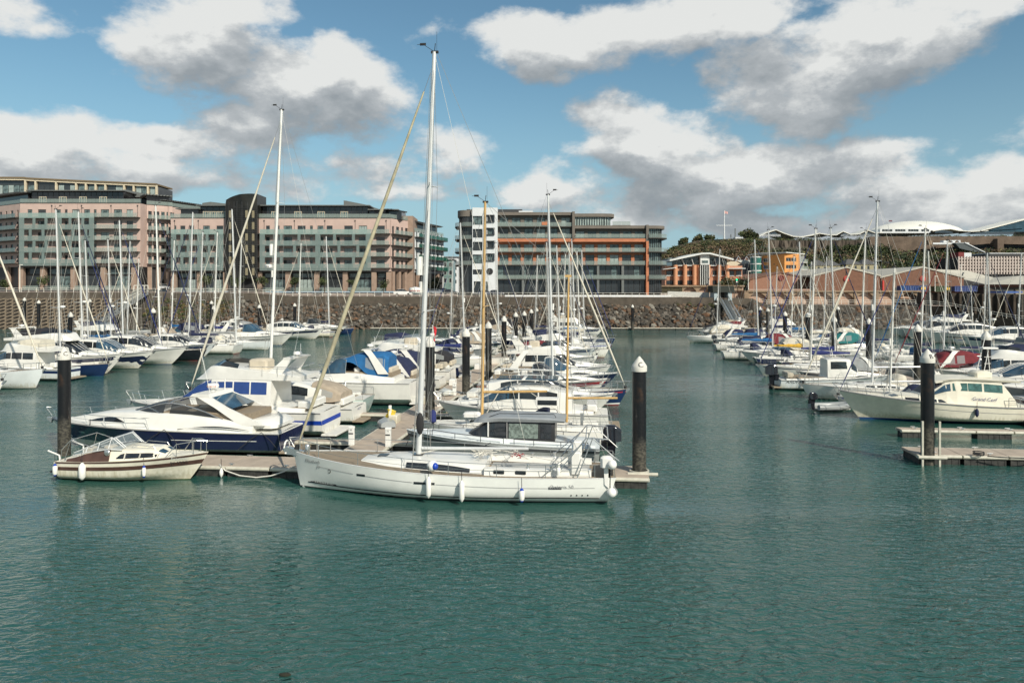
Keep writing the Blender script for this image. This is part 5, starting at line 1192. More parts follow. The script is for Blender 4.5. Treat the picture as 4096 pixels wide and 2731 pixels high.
MB().box(x5(3912), x5(4150), -3.5, 6, z5(1185), z5(1148)).build('wall', M('shed_dark_wall', (.05,.04,.035), .8), sh); MB().box(x5(3912), x5(4150), -3.6, 4, z5(1148)+.01, z5(1139)).build('fascia', M('fascia_brown', (.12,.045,.03), .7), sh)
MB().box(x5(3956), x5(4022), -3.75, -3.51, z5(1190), z5(1157)).build('shutter', greym, sh); MB().box(x5(4030), x5(4150), -3.75, -3.51, z5(1190), z5(1157)).build('shutter', M('cream_shutter', (.42,.38,.26), .6), sh)
for i in range(12): MB().box(x5(4030), x5(4150), -3.82, -3.76, z5(1190)+i*.21, z5(1190)+i*.21+.04).build('shutter_slat', stone, sh)
# containers
for (v0, v1, t_, b_, col, lb) in ((3584,3686,1142,1166,(.03,.07,.22),'dark blue shipping container behind the arcade, left one'),(3718,3777,1144,1167,(.05,.075,.035),'olive green shipping container between the blue ones'),(3797,3884,1144,1166,(.05,.08,.22),'dark blue shipping container at the right of the row'),(3924,3946,1154,1164,(.10,.25,.50),'small pale blue container at the right end')):
    m_ = M('container_paint_%d' % v0, col, .6, var=.2); c_ = empty('shipping_container', (x5(v0), DW-3, z5(b_)), label=lb, cat='container', group='shipping containers on the quay')
    Lc = x5(v1)-x5(v0); hc_ = z5(t_)-z5(b_); n_ = int(Lc/.5); pts = []
    for i in range(n_): a = i*Lc/n_; w_ = Lc/n_; pts += [(a, 0), (a+w_*.35, 0), (a+w_*.5, .14), (a+w_*.85, .14)]
    pts += [(Lc, 0), (Lc, 2.4), (0, 2.4)]
    MB().prism(pts, 'z', .1, hc_-.1).build('corrugated_body', m_, c_); f_ = MB(); f_.box(-.05, Lc+.05, -.06, .1, 0, .12); f_.box(-.05, Lc+.05, -.06, .1, hc_-.12, hc_); f_.box(-.06, .06, -.07, .1, .12, hc_-.12); f_.box(Lc-.06, Lc+.06, -.07, .1, .12, hc_-.12); f_.build('frame', m_, c_)
    if v0 < 3780:
        for k in (.80, .93): MB().box(Lc*k-.28, Lc*k+.28, -.10, -.07, hc_*.3, hc_*.75).build('logo_mark', cn['yellow'], c_)
# arcade
def arch_front(mb, x0, x1, zb, zt, zs, rise, y, w):
    """a wall bay with a segmental arched opening"""
    xa, xb = x0+w, x1-w; n_ = 10; top = [(lerp_(xa, xb, i/n_), zs+rise*math.sin(math.pi*i/n_)**.8) for i in range(n_+1)]
    mb.quad((x0,y,zb),(xa,y,zb),(xa,y,zt),(x0,y,zt)); mb.quad((xb,y,zb),(x1,y,zb),(x1,y,zt),(xb,y,zt))
    for p, q in zip(top, top[1:]): mb.quad((p[0],y,p[1]),(q[0],y,q[1]),(q[0],y,zt),(p[0],y,zt)); mb.quad((p[0],y,p[1]),(p[0],y+1.2,p[1]),(q[0],y+1.2,q[1]),(q[0],y,q[1]))
    mb.quad((xa,y,zb),(xa,y+1.2,zb),(xa,y+1.2,zs),(xa,y,zs)); mb.quad((xb,y,zb),(xb,y,zs),(xb,y+1.2,zs),(xb,y+1.2,zb))
DA = 216.0; q5 = lambda v: PX(v, DA); r5 = lambda v: PZ(v, DA)
AR = empty('arcade_wall', (0, DA, 0), label='long brown stone retaining wall with blind brick arches below the warehouses', cat='wall')
edges_ = [2988+i*86.5 for i in range(9)]
for a, b in zip(edges_, edges_[1:]):
    mb = MB(); arch_front(mb, q5(a), q5(b), r5(1222), r5(1168), r5(1192), 1.55, 0, .55); mb.build('arch', stone, AR)
    MB().quad((q5(a),1.0,r5(1222)),(q5(b),1.0,r5(1222)),(q5(b),1.0,r5(1168)),(q5(a),1.0,r5(1168))).build('brick_infill', wb2, AR)
    MB().box(q5(a)-.35, q5(a)+.35, -.3, -.005, r5(1222), r5(1168)).build('pier', stone, AR)
MB().box(q5(2976), q5(edges_[-1]), -.45, 16, r5(1168)+.005, r5(1162)).build('coping', stone, AR); MB().box(q5(2976), q5(2988), -.4, 3, r5(1222), r5(1168)).build('pier', stone, AR)
MB().box(q5(2996), q5(3240), -.2, .2, r5(1161), r5(1156)).build('parapet', pinkwall, AR)
A2 = empty('arcade_wall', (0, DA+2, 0), label='lower brown stone wall with blind arches behind the white gangway shed', cat='wall')
for a, b in ((2735,2797),(2797,2850),(2850,2925),(2925,2986)):
    mb = MB(); arch_front(mb, q5(a), q5(b), r5(1185), r5(1147) if a < 2900 else r5(1163), r5(1162), 1.0, 0, .45); mb.build('arch', stone, A2); MB().quad((q5(a),1.0,r5(1200)),(q5(b),1.0,r5(1200)),(q5(b),1.0,r5(1149)),(q5(a),1.0,r5(1149))).build('brick_infill', wb2, A2)
MB().box(q5(2646), q5(2986), -.4, 14, r5(1147)+.005, r5(1141)).build('coping', stone, A2); MB().box(q5(2646), q5(2735), 0, 3, r5(1175), r5(1147)).build('ivy_wall', M('ivy_hedge', (.05,.045,.025), .95, var=.6, scale=2, bump=.1), A2)
# dark harbour wall with deep bays at the right edge
HW = empty('harbour_wall', (0, 0, 0), label='tall dark harbour wall with deep bays at the right edge', cat='wall')
hwm = M('wet_stone_dark', (.045,.034,.024), .9, var=.35, scale=.6, bump=.05); hwb = M('bay_brick', (.10,.068,.048), .9, var=.2, scale=.8)
hx0, hx1 = PX(3700, 205), PX(4150, 190); n_ = 15
for i in range(n_):
    f = i/n_; x = lerp_(hx0, hx1, f); x2 = lerp_(hx0, hx1, (i+1)/n_); y_ = lerp_(206, 190, f); zt = lerp_(PZ(1170, 205), PZ(1180, 190), f)
    MB().box(x, x+1.6, y_-.2, y_+3, -1, zt).build('pier', hwm, HW); MB().box(x+1.6, x2, y_+1.6, y_+3, -1, zt-.4).build('bay', hwb, HW); MB().box(x+1.6, x2, y_+.2, y_+3, zt-1.6, zt-.02).build('bay_head', hwm, HW)
MB().loft([[(hx0,205.6,PZ(1170,205)),(hx0,215,PZ(1170,205))],[(hx1+6,189,PZ(1180,190)),(hx1+6,215,PZ(1180,190))]], False).build('wall_top', conc, HW)
tag(MB().box(x5(3885), x5(3950), DW-16, DW-8, z5(1172)-.0, z5(1165)).build('blue_hoarding', M('blue_board', (.03,.09,.30), .6)), 'long blue board lying on top of the dark harbour wall', 'hoarding')
lw = empty('quay_ledge', (0,0,0), label='dark stone ledge under the stepping white railing at the right edge', cat='wall')
MB().loft([[(111.5,200,-1),(111.5,200,6.2),(111.5,206,6.2)],[(116,195,-1),(116,195,5.0),(116,206,5.0)],[(122,187.5,-1),(122,187.5,3.3),(122,200,3.3)],[(132,176,-1),(132,176,2.5),(132,196,2.5)]], False).build('ledge', hwm, lw)
# ---------------------------------------------------------------- hill, fort and the town behind
hillm = M('hill_soil', (.05,.045,.028), .95, var=.4, scale=.08); cliff = M('cliff_rock', (.085,.068,.052), .95, var=.45, scale=.12, bump=.6, bscale=.5, stretch=(2.2,1,.35)); rampart = M('rampart_stone', (.125,.092,.068), .95, var=.25, scale=.25, bump=.15)
DH = 380.0; hx = lambda v, D=DH: PX(v, D); hz = lambda v, D=DH: PZ(v, D)
prof_top = [(2560,1100),(2640,1010),(2700,978),(2760,965),(2800,955),(2900,951),(3000,948),(3100,948),(3300,952),(3500,946),(3700,938),(3900,940),(4100,938),(4500,935)]
def htop(v):
    for a, b in zip(prof_top, prof_top[1:]):
        if v <= b[0]: return lerp_(a[1], b[1], max(0,(v-a[0])/(b[0]-a[0])))
    return prof_top[-1][1]
rows = []
for i in range(60):
    v = 2560+i*33; zt = hz(htop(v)+4); zl = hz(htop(v)+26)
    rows.append([(hx(v,300), 300, 8.0), (hx(v,330), 330, lerp_(8, zl, .35)), (hx(v,362), 362, lerp_(8, zl, .72)), (hx(v,378), 378, zl), (hx(v,382), 382, zt if v < 3000 else zl+.3), (hx(v,395), 395, zt+.3), (hx(v,520), 520, zt-1), (hx(v,700), 700, 5)])
MB().loft(rows, False).build('hill', hillm, None, True)['kind'] = 'structure'
mb = MB(); rw = MB()
for i in range(46):
    v0, v1 = 3020+i*26, 3020+(i+1)*26
for (mb_, a, b, t_, bt, dd) in ((mb, 3000, 3480, 962, 1012, 374), (mb, 3940, 4500, 948, 1020, 374)):
    n_ = int((b-a)/8); r_ = []
    for i in range(n_+1):
        v = a+i*8; rr = random.Random(i*7+a); r_.append([(hx(v, dd)+rr.uniform(-.4,.4), dd-4+rr.uniform(-1.5,1.5), hz(bt+rr.uniform(-3,3), dd)), (hx(v, dd), dd-1+rr.uniform(-1.4,1.4), hz((t_+bt)/2, dd)), (hx(v, dd), dd+rr.uniform(-1.0,1.0), hz(t_+rr.uniform(-1.5,1.5), dd)), (hx(v, dd), dd+8, hz(t_-3, dd))])
    mb_.loft(r_, False)
o = mb.build('cliff', cliff); o['kind'] = 'structure'; o['label'] = 'dark brown rock face under the fort'
rp = empty('fort_rampart', (0, 366, 0), label='long brown stone fort rampart across the hill top', cat='wall')
MB().prism([(hx(3480,366), hz(1015,366)), (hx(3560,366), hz(1010,366)), (hx(3950,366), hz(975,366)), (hx(4500,366), hz(985,366)), (hx(4500,366), hz(944,366)), (hx(3700,366), hz(946,366)), (hx(3480,366), hz(947,366))], 'y', 0, 4).build('rampart_wall', rampart, rp)
MB().box(hx(3985,364), hx(4010,364), -3, 1, hz(1015,364), hz(955,364)).build('buttress', rampart, rp)
# bushes on the hill: (photo x range, y range)
rs = random.Random(9); sets = [MB() for _ in leafs[:4]]
def bush(v, w_, D, r, k, n=46, fl=.7): leafball(sets[k], (PX(v, D), D, PZ(w_, D)), r, n, r*.17, rs, fl)
for _ in range(520):
    v = rs.uniform(2640, 3060); tp = htop(v); w_ = rs.uniform(tp+12, tp+97) ; D = lerp_(383, 310, min(1,(w_-tp)/95)); bush(v, w_, D, rs.uniform(1.2,3.0), rs.choice((1,1,2,2,3,0)) if w_ < tp+35 else rs.choice((0,2,3,3)))
for _ in range(330):
    v = rs.uniform(3000, 4110); w_ = htop(v)+rs.uniform(4, 16); bush(v, w_, 378, rs.uniform(.7,1.4), rs.choice((1,1,2)), 40, .6)
for _ in range(650):
    v = rs.uniform(3000, 4110); w_ = rs.uniform(1008, 1075); D = lerp_(366, 312, (w_-1008)/67); bush(v, w_, D, rs.uniform(1.8,4.0), rs.choice((0,0,0,1,2,3)))
for _ in range(120): v = rs.uniform(3300, 3560); bush(v, rs.uniform(985, 1030), 362, rs.uniform(1.6,3), rs.choice((0,0,1)))
tag(multi('hillside_bushes', sets, leafs[:4]), 'dense dark green and brown bushes covering the hillside below the fort', kind='stuff')
def tree(label, x, y, z, h, r, k=(0,1), name='tree', n=900, leaf=.28, group=None, flat=.85):
    o = empty(name, (x, y, z), 0, label, 'tree', group); rr = random.Random(int(x*10)); t = MB()
    t.tube([(0,0,0),(.05,.0,h*.35),(.1,.05,h*.6)], h*.03, 7, h*.018)
    for i in range(6): a = i*1.05; t.tube([(.05,0,h*(.33+.04*i)), (r*.5*math.cos(a), r*.5*math.sin(a), h*.65+.05*h*math.sin(i))], h*.012, 4, h*.005)
    t.build('trunk', M('bark', (.07,.05,.035), .9, var=.3), o)
    ms = [MB() for _ in k]
    for i in range(11):
        a = rr.uniform(0, 6.28); d = rr.uniform(.1,.62)*r; c = (d*math.cos(a), d*math.sin(a), h-r*flat+rr.uniform(-.55,.5)*r*flat)
        leafball(ms[i % len(k)], c, r*rr.uniform(.35,.55), n//11, leaf, rr)
    multi('crown', ms, [leafs[i] for i in k], o); return o
for (v, w_, D, r, lb) in ((2840-2,955,388,3.2,'small round tree on the hill crest left of the signal mast'),(2796,958,388,3.6,'rounder tree on the hill crest, second left of the signal mast'),(2735,975,388,4.0,'bushy brown tree at the left shoulder of the hill'),(2985,945,388,4.2,'bushy tree on the hill crest left of the white tent roof'),(3008,948,388,3.6,'tree touching the white tent roof on the hill')):
    tree(lb, PX(v, D), D, PZ(w_+14, D)-1, r*1.75, r*1.0, (0,1,2), 'hill_tree', 900, .45)
# the leisure centre on the fort: dome, tent roofs, wedge
DF = 430.0; fx = lambda v: PX(v, DF); fz = lambda v: PZ(v, DF)
wroof2 = M('white_membrane', (.72,.71,.64), .6, var=.05, scale=.1); fgl = M('fort_glazing', (.05,.07,.09), .15, var=.4, scale=.2)
dm = empty('domed_hall', (0, DF, 0), label='large white shallow dome roof on the hill top', cat='building')
cx, rx_ = (fx(3495)+fx(3880))/2+3, (fx(3880)-fx(3495))/2
rings = []
for i in range(13):
    ph = i/12*math.pi/2; rr_ = math.cos(ph); rings.append([(cx+rx_*rr_**1.0*(1.0)*math.cos(a), 14+rx_*.7*rr_*math.sin(a), lerp_(fz(925), fz(876), math.sin(ph)**1.35)) for a in [j*2*math.pi/36 for j in range(36)]])
MB().loft(rings, True, True).build('dome', wroof2, dm, True)
MB().box(fx(3500), fx(3700), -6, 20, fz(936), fz(919)).build('wall', whitew, dm)
for i in range(18): 
    if i % 5 != 4: window(dm, fx(3508)+i*1.5, fx(3508)+i*1.5+1.3, fz(929), fz(921), -6.06, 0, darkf, paneD)
MB().loft([[(fx(v), -8, fz(w_)), (fx(v), -8, fz(w_-3)), (fx(v), 10, fz(w_-4))] for v, w_ in ((3700,930),(3740,924),(3770,922),(3800,928),(3850,932),(3960,928),(4050,922))], False).build('canopy_roof', wroof2, dm)
MB().poly([(fx(3708),-7.8,fz(936)),(fx(3712),-7.8,fz(929)),(fx(3730),-7.8,fz(924)),(fx(3780),-7.8,fz(933)),(fx(3780),-7.8,fz(936))]).build('glazed_gable', fgl, dm)
for (pts, gl, lb) in (([(3015,950),(3040,938),(3082,924),(3110,936),(3150,950),(3190,952)], [(3022,951),(3078,932),(3105,952)], 'white peaked tent roof with dark glazed front at the left of the fort'),
                      ([(3190,951),(3220,946),(3252,938),(3290,944),(3320,944),(3345,930),(3375,942),(3410,940),(3440,925),(3470,936),(3500,934)], [(3332,951),(3350,936),(3382,948),(3412,947),(3440,932),(3470,942),(3490,951)], 'white wavy scalloped roof over dark glazing, left of the dome')):
    t_ = empty('tent_roof_hall', (0, DF, 0), label=lb, cat='building')
    MB().loft([[(fx(v), -9, fz(w_+2)), (fx(v), -9, fz(w_-1)), (fx(v), 0, fz(w_-3)), (fx(v), 14, fz(min(w_+4, 944) if lb.startswith('white wavy') else w_+5))] for v, w_ in pts], False).build('roof', wroof2, t_)
    MB().poly([(fx(v), -8.6, fz(w_)) for v, w_ in gl]).build('glazing', fgl, t_)
    k = MB()
    for i in range(30):
        v = lerp_(gl[0][0]+6, gl[-1][0]-6, i/29); k.box(fx(v)-.08, fx(v)+.08, -8.8, -8.62, fz(951), fz(942))
    k.build('glazing_bars', whitew, t_)
wd = empty('wedge_hall', (0, DF, 0), label='dark glazed wedge shaped hall with white edged roof at the right of the dome', cat='building')
MB().prism([(fx(3905),fz(932)),(fx(4066),fz(880)),(fx(4105),fz(932))], 'y', -8, 12).build('glazed_wall', M('blue_glazing', (.03,.07,.10), .15, var=.3, scale=.3), wd)
MB().loft([[(fx(3888), -8.6, fz(930)), (fx(3888), -8.6, fz(926)), (fx(3888), 13, fz(926)), (fx(3888), 13, fz(930))], [(fx(4066), -8.6, fz(884)), (fx(4066), -8.6, fz(878)), (fx(4066), 13, fz(878)), (fx(4066), 13, fz(884))], [(fx(4130), -8.6, fz(950)), (fx(4130), -8.6, fz(940)), (fx(4130), 13, fz(940)), (fx(4130), 13, fz(950))]], True, True).build('roof_edge', wroof2, wd)
# signal mast with yard and flag
sg = empty('signal_mast', (PX(2897,388), 388, PZ(957,388)), label='tall white signal mast with cross yard and small red and white flag on the hill', cat='mast')
H_ = (957-843)*388/F; MB().tube([(0,0,0),(0,0,H_)], .42, 8, .2).build('mast', whitew, sg); MB().tube([(-4.2,0,H_*.48),(4.2,0,H_*.48)], .18, 6).build('yard', whitew, sg)
MB().loft([[(.2+i*.35, .12*math.sin(i*1.5), H_-1.5-.05*i), (.2+i*.35, .12*math.sin(i*1.5), H_-.1-.12*i)] for i in range(6)], False).build('flag', M('flag_cloth', (.6,.35,.33), .8), sg)
for (v, b_, t_, lb) in ((2941,950,914,'grey aerial mast on the hill right of the signal mast'),(2924,951,938,'short aerial mast on the hill')):
    tag(MB().tube([(PX(v,388),388,PZ(b_,388)),(PX(v,388),388,PZ(t_,388))], .3, 5).build('aerial_mast', greym), lb, 'mast')
tag(MB().box(PX(2937,386), PX(2967,386), 384, 388, PZ(957,386), PZ(950,386)).build('hut', whitew), 'small white hut on the hill crest beside the aerial masts', 'hut')
fl = empty('flagpole', (PX(3554,420), 420, PZ(925,420)), label='thin flagpole with dark flag in front of the dome', cat='flagpole'); MB().tube([(0,0,0),(0,0,6.2)], .12, 5).build('pole', whitew, fl); MB().box(.15,2.1,-.03,.03,5.4,6.2).build('flag', M('dark_flag', (.14,.05,.07), .8), fl)
# white gate house and steel stair on the rampart
gh = empty('gate_house', (0, 360, 0), label='white gate house with arches and sloping covered stair on the rampart', cat='building')
gx = lambda v: PX(v, 360); g_z = lambda v: PZ(v, 360)
mb = MB(); arch_front(mb, gx(3788), gx(3816), g_z(970), g_z(961), g_z(968), .8, 0, .5); arch_front(mb, gx(3816), gx(3842), g_z(970), g_z(961), g_z(968), .8, 0, .5); mb.build('arches', whitew, gh); MB().box(gx(3774), gx(3790), -.1, 3, g_z(970), g_z(962)).build('wall', whitew, gh)
MB().box(gx(3730), gx(3874), -.5, 3, g_z(978), g_z(971)).build('base', whitew, gh); MB().box(gx(3715), gx(3728), -.3, 2, g_z(979), g_z(962)).build('kiosk', stone, gh)
MB().prism([(gx(3835), g_z(974)), (gx(3925), g_z(1018)), (gx(3925), g_z(1021)), (gx(3820), g_z(996)), (gx(3800), g_z(974))], 'y', -4, -1).build('covered_stair', M('stair_cladding', (.06,.075,.08), .5), gh)
MB().tube([(gx(3837), -4.2, g_z(973)), (gx(3925), -4.2, g_z(1016))], .3, 5).build('stair_rail', whitew, gh)
# slatted pale car park
cp = empty('car_park_building', (0, 300, 0), label='pale ribbed multi-storey car park below the fort at the right edge', cat='car park')
kx = lambda v: PX(v, 300); kz = lambda v: PZ(v, 300)
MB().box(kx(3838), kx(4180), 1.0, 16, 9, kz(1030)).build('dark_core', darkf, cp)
ribm = M('pale_concrete_rib', (.46,.40,.36), .8, var=.08)
n_ = int((kx(4180)-kx(3836))/1.15); rm = MB().box(-.26, .26, 0, .5, 0, kz(1026)-kz(1097)).mesh('rib', ribm)
for i in range(n_): link('rib', rm, cp, (kx(3836)+i*1.15, 0, kz(1097)))
for w_ in (1035, 1060, 1085, 1072, 1048): MB().box(kx(3836), kx(4180), .2, .9, kz(w_+2.6), kz(w_-2.6)).build('deck_edge', ribm, cp)
MB().box(kx(3970), kx(4180), 2, 14, kz(1024), kz(1012)).build('roof_canopy', dark, cp); MB().box(kx(3968), kx(4180), 1.6, 14.4, kz(1014)+.01, kz(1011)).build('canopy_edge', whitew, cp)
MB().box(kx(3846), kx(3868), 2, 8, kz(1029), kz(1008)).build('red_hut', M('dark_red_cladding', (.16,.02,.02), .7), cp); MB().box(kx(3869), kx(3898), 2, 8, kz(1029), kz(1010)).build('white_hut', whitew, cp)
# cream houses at the foot of the hill
for (v0, v1, t_, b_, lb) in ((3262,3360,1062,1100,'cream rendered house row with grey hipped roofs, left of the tall mast'),(3384,3512,1058,1090,'cream rendered houses with grey roofs above the brown warehouses')):
    D_ = 285; h_ = empty('house', (0, D_, 0), label=lb, cat='house'); xa, xb = PX(v0,D_), PX(v1,D_); zb_, zt_ = 9, PZ(t_,D_)
    mb = MB(); nw = int((xb-xa)/2.2); holes = [(xa+(k+.5)*(xb-xa)/nw-.45, xa+(k+.5)*(xb-xa)/nw+.45, z_, z_+1.5) for k in range(nw) for z_ in (zt_-2.0, zt_-4.6)]
    facade(mb, xa, xb, zb_, zt_, 0, holes, .2); mb.build('wall', M('cream_render', (.30,.27,.17), .85, var=.08), h_)
    for q_ in holes: window(h_, *q_, .15, 0, whitem, paneD)
    w3 = (xb-xa)/2
    for k in range(2): a_ = xa+k*w3; MB().add([(a_-.3,-.3,zt_),(a_+w3+.3,-.3,zt_),(a_+w3+.3,8,zt_),(a_-.3,8,zt_),(a_+w3*.35,4,zt_+2.2),(a_+w3*.65,4,zt_+2.2)], [(0,1,5,4),(1,2,5),(2,3,4,5),(3,0,4)]).build('roof', M('slate', (.09,.09,.09), .8, var=.2), h_)
hr = empty('house', (0, 300, 0), label='row of dark red brick gabled houses behind the office roof', cat='house')
MB().box(PX(2925,300), PX(3045,300), 0, 6, 9, PZ(1050,300)).build('wall', wb, hr)
for v in (2952, 2985, 3008, 3030): MB().prism([(PX(v-13,300), PZ(1050,300)), (PX(v+13,300), PZ(1050,300)), (PX(v,300), PZ(1026,300))], 'y', -.5, 6).build('gable', wb, hr); MB().tube([(PX(v-14,300), -.6, PZ(1051,300)), (PX(v,300), -.6, PZ(1025,300)), (PX(v+14,300), -.6, PZ(1051,300))], .18, 4).build('bargeboard', whitew, hr)
# buildings far behind the gap between the two apartment blocks
for (v0, v1, t_, b_, D_, m_, lb) in ((1752,1832,1030,1050,330,whitew,'distant white flat roofed building in the gap between the big blocks'),(1770,1812,1040,1130,280,M('pale_green_glazing', (.14,.22,.21), .3, var=.3, scale=.5),'distant pale green glazed building in the gap between the blocks'),(1698,1726,1040,1150,270,cream,'cream gabled building just right of the long pink block'),(1726,1770,1062,1150,300,M('pale_grey_render', (.40,.40,.37), .8),'low pale grey building with sloping roof in the gap')):
    h_ = empty('distant_building', (0, D_, 0), label=lb, cat='building'); xa, xb = PX(v0,D_), PX(v1,D_)
    MB().box(xa, xb, 0, 12, 9, PZ(t_,D_)).build('wall', m_, h_); MB().box(xa-.4, xb+.4, -.5, 12, PZ(t_,D_)+.005, PZ(t_,D_)+.4).build('roof', greym, h_)
    n_ = max(2, int((xb-xa)/2.4))
    for k in range(n_):
        for z_ in [PZ(t_,D_)-2.6-i*3.0 for i in range(max(1, int((PZ(t_,D_)-10)/3.0)))]: window(h_, xa+(k+.25)*(xb-xa)/n_, xa+(k+.8)*(xb-xa)/n_, z_, z_+1.7, -.03, 0, whitem, paneD)
rs = random.Random(3)
for i, (v, w_, D, r) in enumerate(((1737,1140,240,3.2),(1722,1150,236,2.6),(1742,1036,420,6),(1720,1040,420,5),(1760,1034,430,4))):
    tree(['dark leafy tree in the gap right of the long pink block','lower dark tree beside the parked cars in the gap','distant tree on the skyline in the gap, middle one','distant tree on the skyline in the gap, left one','distant tree on the skyline in the gap, right one'][i], PX(v,D), D, PZ(w_,D)-r*1.1, r*2.1, r, (0,2), n=400, leaf=.4)
# street trees on the promenade
tl = [(175,1105,'in front of the left pink block'),(20,1128,'at the far left edge of the frame'),(822,1105,'left of the dark stair tower'),(950,1110,'under the dark stair tower, left one'),(1048,1108,'at the right foot of the dark stair tower'),(1180,1108,'in front of the second column of the long pink block'),(1298,1108,'in front of the third column of the long pink block'),(1412,1125,'small, behind the tan furled sail'),(1535,1130,'small, at the right corner of the long pink block')]
for (v, w_, wd_) in tl:
    D = 213; zt = PZ(w_-14, D); zb_ = 9.2; r = 2.3 if w_ < 1115 else 1.7; tree('dark green street tree '+wd_, PX(v,D), D, zb_, zt-zb_, r, (0,1), 'street_tree', 500, .2)
tree('broad dark tree behind the white gangway shed', PX(2930,222), 222, 7.5, PZ(1108,222)-7.5, 4.4, (0,2), n=1300, leaf=.3, flat=.7); tree('dark spreading tree left of the white gangway shed roof', PX(2905,224), 224, 7.5, PZ(1118,224)-7.5, 3.6, (0,1), n=900, leaf=.3, flat=.7)
tl_ = empty('traffic_light', (PX(2946,210), 210, PZ(1150,210)), label='traffic signal with green light in front of the broad dark tree', cat='traffic light'); MB().tube([(0,0,0),(0,0,2.4)], .07, 6).build('pole', dark, tl_); MB().bbox(-.28,.28,-.2,.2,.6,2.5,.05).build('signal_head', blackr, tl_)
gm_ = bpy.data.materials.new('green_signal'); gm_.use_nodes = True; gm_.node_tree.nodes['Principled BSDF'].inputs['Emission Color'].default_value = (0,.9,.35,1); gm_.node_tree.nodes['Principled BSDF'].inputs['Emission Strength'].default_value = 1.5; gm_.node_tree.nodes['Principled BSDF'].inputs['Base Color'].default_value = (0,.5,.2,1)
MB().ell((0,-.22,2.2),(.26,.1,.26),10,6).build('green_lamp', gm_, tl_); MB().ell((0,-.22,1.6),(.22,.06,.22),10,6).build('white_lamp', white, tl_)
# gangway shed and ramps
gs = empty('gangway_shed', (0, 203, 0), label='small pale shed with dark pitched roof at the top of the right gangway', cat='shed')
e5 = lambda v: PX(v, 203); y5 = lambda v: PZ(v, 203)
MB().box(e5(2856), e5(2870), -.2, 4, y5(1202), y5(1167)).build('side_wall', M('pale_blue_panel', (.38,.45,.47), .6), gs); MB().box(e5(2912), e5(2927), -.2, 4, y5(1202), y5(1167)).build('side_wall', M('pale_blue_panel', (.38,.45,.47), .6), gs); MB().box(e5(2871), e5(2911), 3, 3.3, y5(1202), y5(1167)).build('back_wall', greyb, gs)
MB().prism([(e5(2850),y5(1169)),(e5(2936),y5(1169)),(e5(2932),y5(1143)),(e5(2848),y5(1143))], 'y', -.6, 4.5).build('roof', M('dark_shingle', (.03,.035,.03), .9), gs)
gw = empty('gangway', (e5(2891), 202.5, y5(1202)+.3), 0, 'steep aluminium gangway with panelled sides down to the right basin', 'gangway')
vec = Vector((PX(2958,176)-e5(2891), 176-202.5, 1.0-(y5(1202)+.3))); side = Vector((vec.y, -vec.x, 0)).normalized()
dk = MB(); a_ = side*1.0; dk.loft([[tuple(a_), tuple(-a_), tuple(-a_-Vector((0,0,.2))), tuple(a_-Vector((0,0,.2)))], [tuple(vec+a_), tuple(vec-a_), tuple(vec-a_-Vector((0,0,.2))), tuple(vec+a_-Vector((0,0,.2)))]], True, True).build('walkway_deck', greym, gw)
for sd in (1,-1):
    s_ = side*sd*1.05; MB().tube([tuple(s_+Vector((0,0,1.3))), tuple(vec+s_+Vector((0,0,1.3)))], .09, 5).build('handrail', steel, gw); MB().tube([tuple(s_), tuple(vec+s_)], .12, 5).build('bottom_chord', steel, gw)
    for i in range(22):
        p = s_+vec*((i+.5)/22); q = s_+vec*((i+.85)/22); MB().quad(tuple(p+Vector((0,0,.1))), tuple(q+Vector((0,0,.1))), tuple(q+Vector((0,0,1.15))), tuple(p+Vector((0,0,1.15)))).build('side_panel', M('pale_gangway_panel', (.55,.50,.43), .6), gw)
gw = empty('gangway', (PX(585,203), 202.5, 9.2), 0, 'long aluminium truss gangway descending leftward from the promenade beside the honeycomb slope', 'gangway')
vec = Vector((PX(375,182)-PX(585,203), 182-202.5, 1.0-9.2)); side = Vector((-vec.y, vec.x, 0)).normalized(); a_ = side
MB().loft([[tuple(a_), tuple(-a_), tuple(-a_-Vector((0,0,.2))), tuple(a_-Vector((0,0,.2)))], [tuple(vec+a_), tuple(vec-a_), tuple(vec-a_-Vector((0,0,.2))), tuple(vec+a_-Vector((0,0,.2)))]], True, True).build('walkway_deck', greym, gw)
for sd in (1,-1):
    s_ = side*sd*1.05
    MB().tube([tuple(s_+vec*f+Vector((0,0,1.2+1.1*math.sin(math.pi*min(1,f*1.15+.0)*.9)))) for f in [i/10 for i in range(11)]], .10, 5).build('top_chord', steel, gw); MB().tube([tuple(s_), tuple(vec+s_)], .13, 5).build('bottom_chord', steel, gw)
    for i in range(13):
        f = (i+.5)/13; p = s_+vec*f; MB().tube([tuple(p), tuple(p+Vector((0,0,1.2+1.1*math.sin(math.pi*min(1,f*1.15)*.9))))], .11, 4).build('truss_post', steel, gw)
MB().quad(tuple(side*-1.1), tuple(side*-1.1+vec*.3), tuple(side*-1.1+vec*.3+Vector((0,0,2.0))), tuple(side*-1.1+Vector((0,0,2.2)))).build('side_panel', M('pale_panel_grey', (.42,.41,.36), .6), gw)
gp = empty('gangway_gate', (0, 203.6, 0), label='white framed gate at the top of the left gangway', cat='gate'); t_ = MB()
for v in (531, 545, 572, 587): t_.box(PX(v,203)-.08, PX(v,203)+.08, 0, .16, 9.3, PZ(1143,203)); 
t_.box(PX(531,203), PX(587,203), 0, .16, PZ(1143,203), PZ(1143,203)+.18); t_.build('frame', railw, gp); MB().box(PX(548,203), PX(570,203), -.05, .0, PZ(1162,203), PZ(1150,203)).build('notice_board', dark, gp)
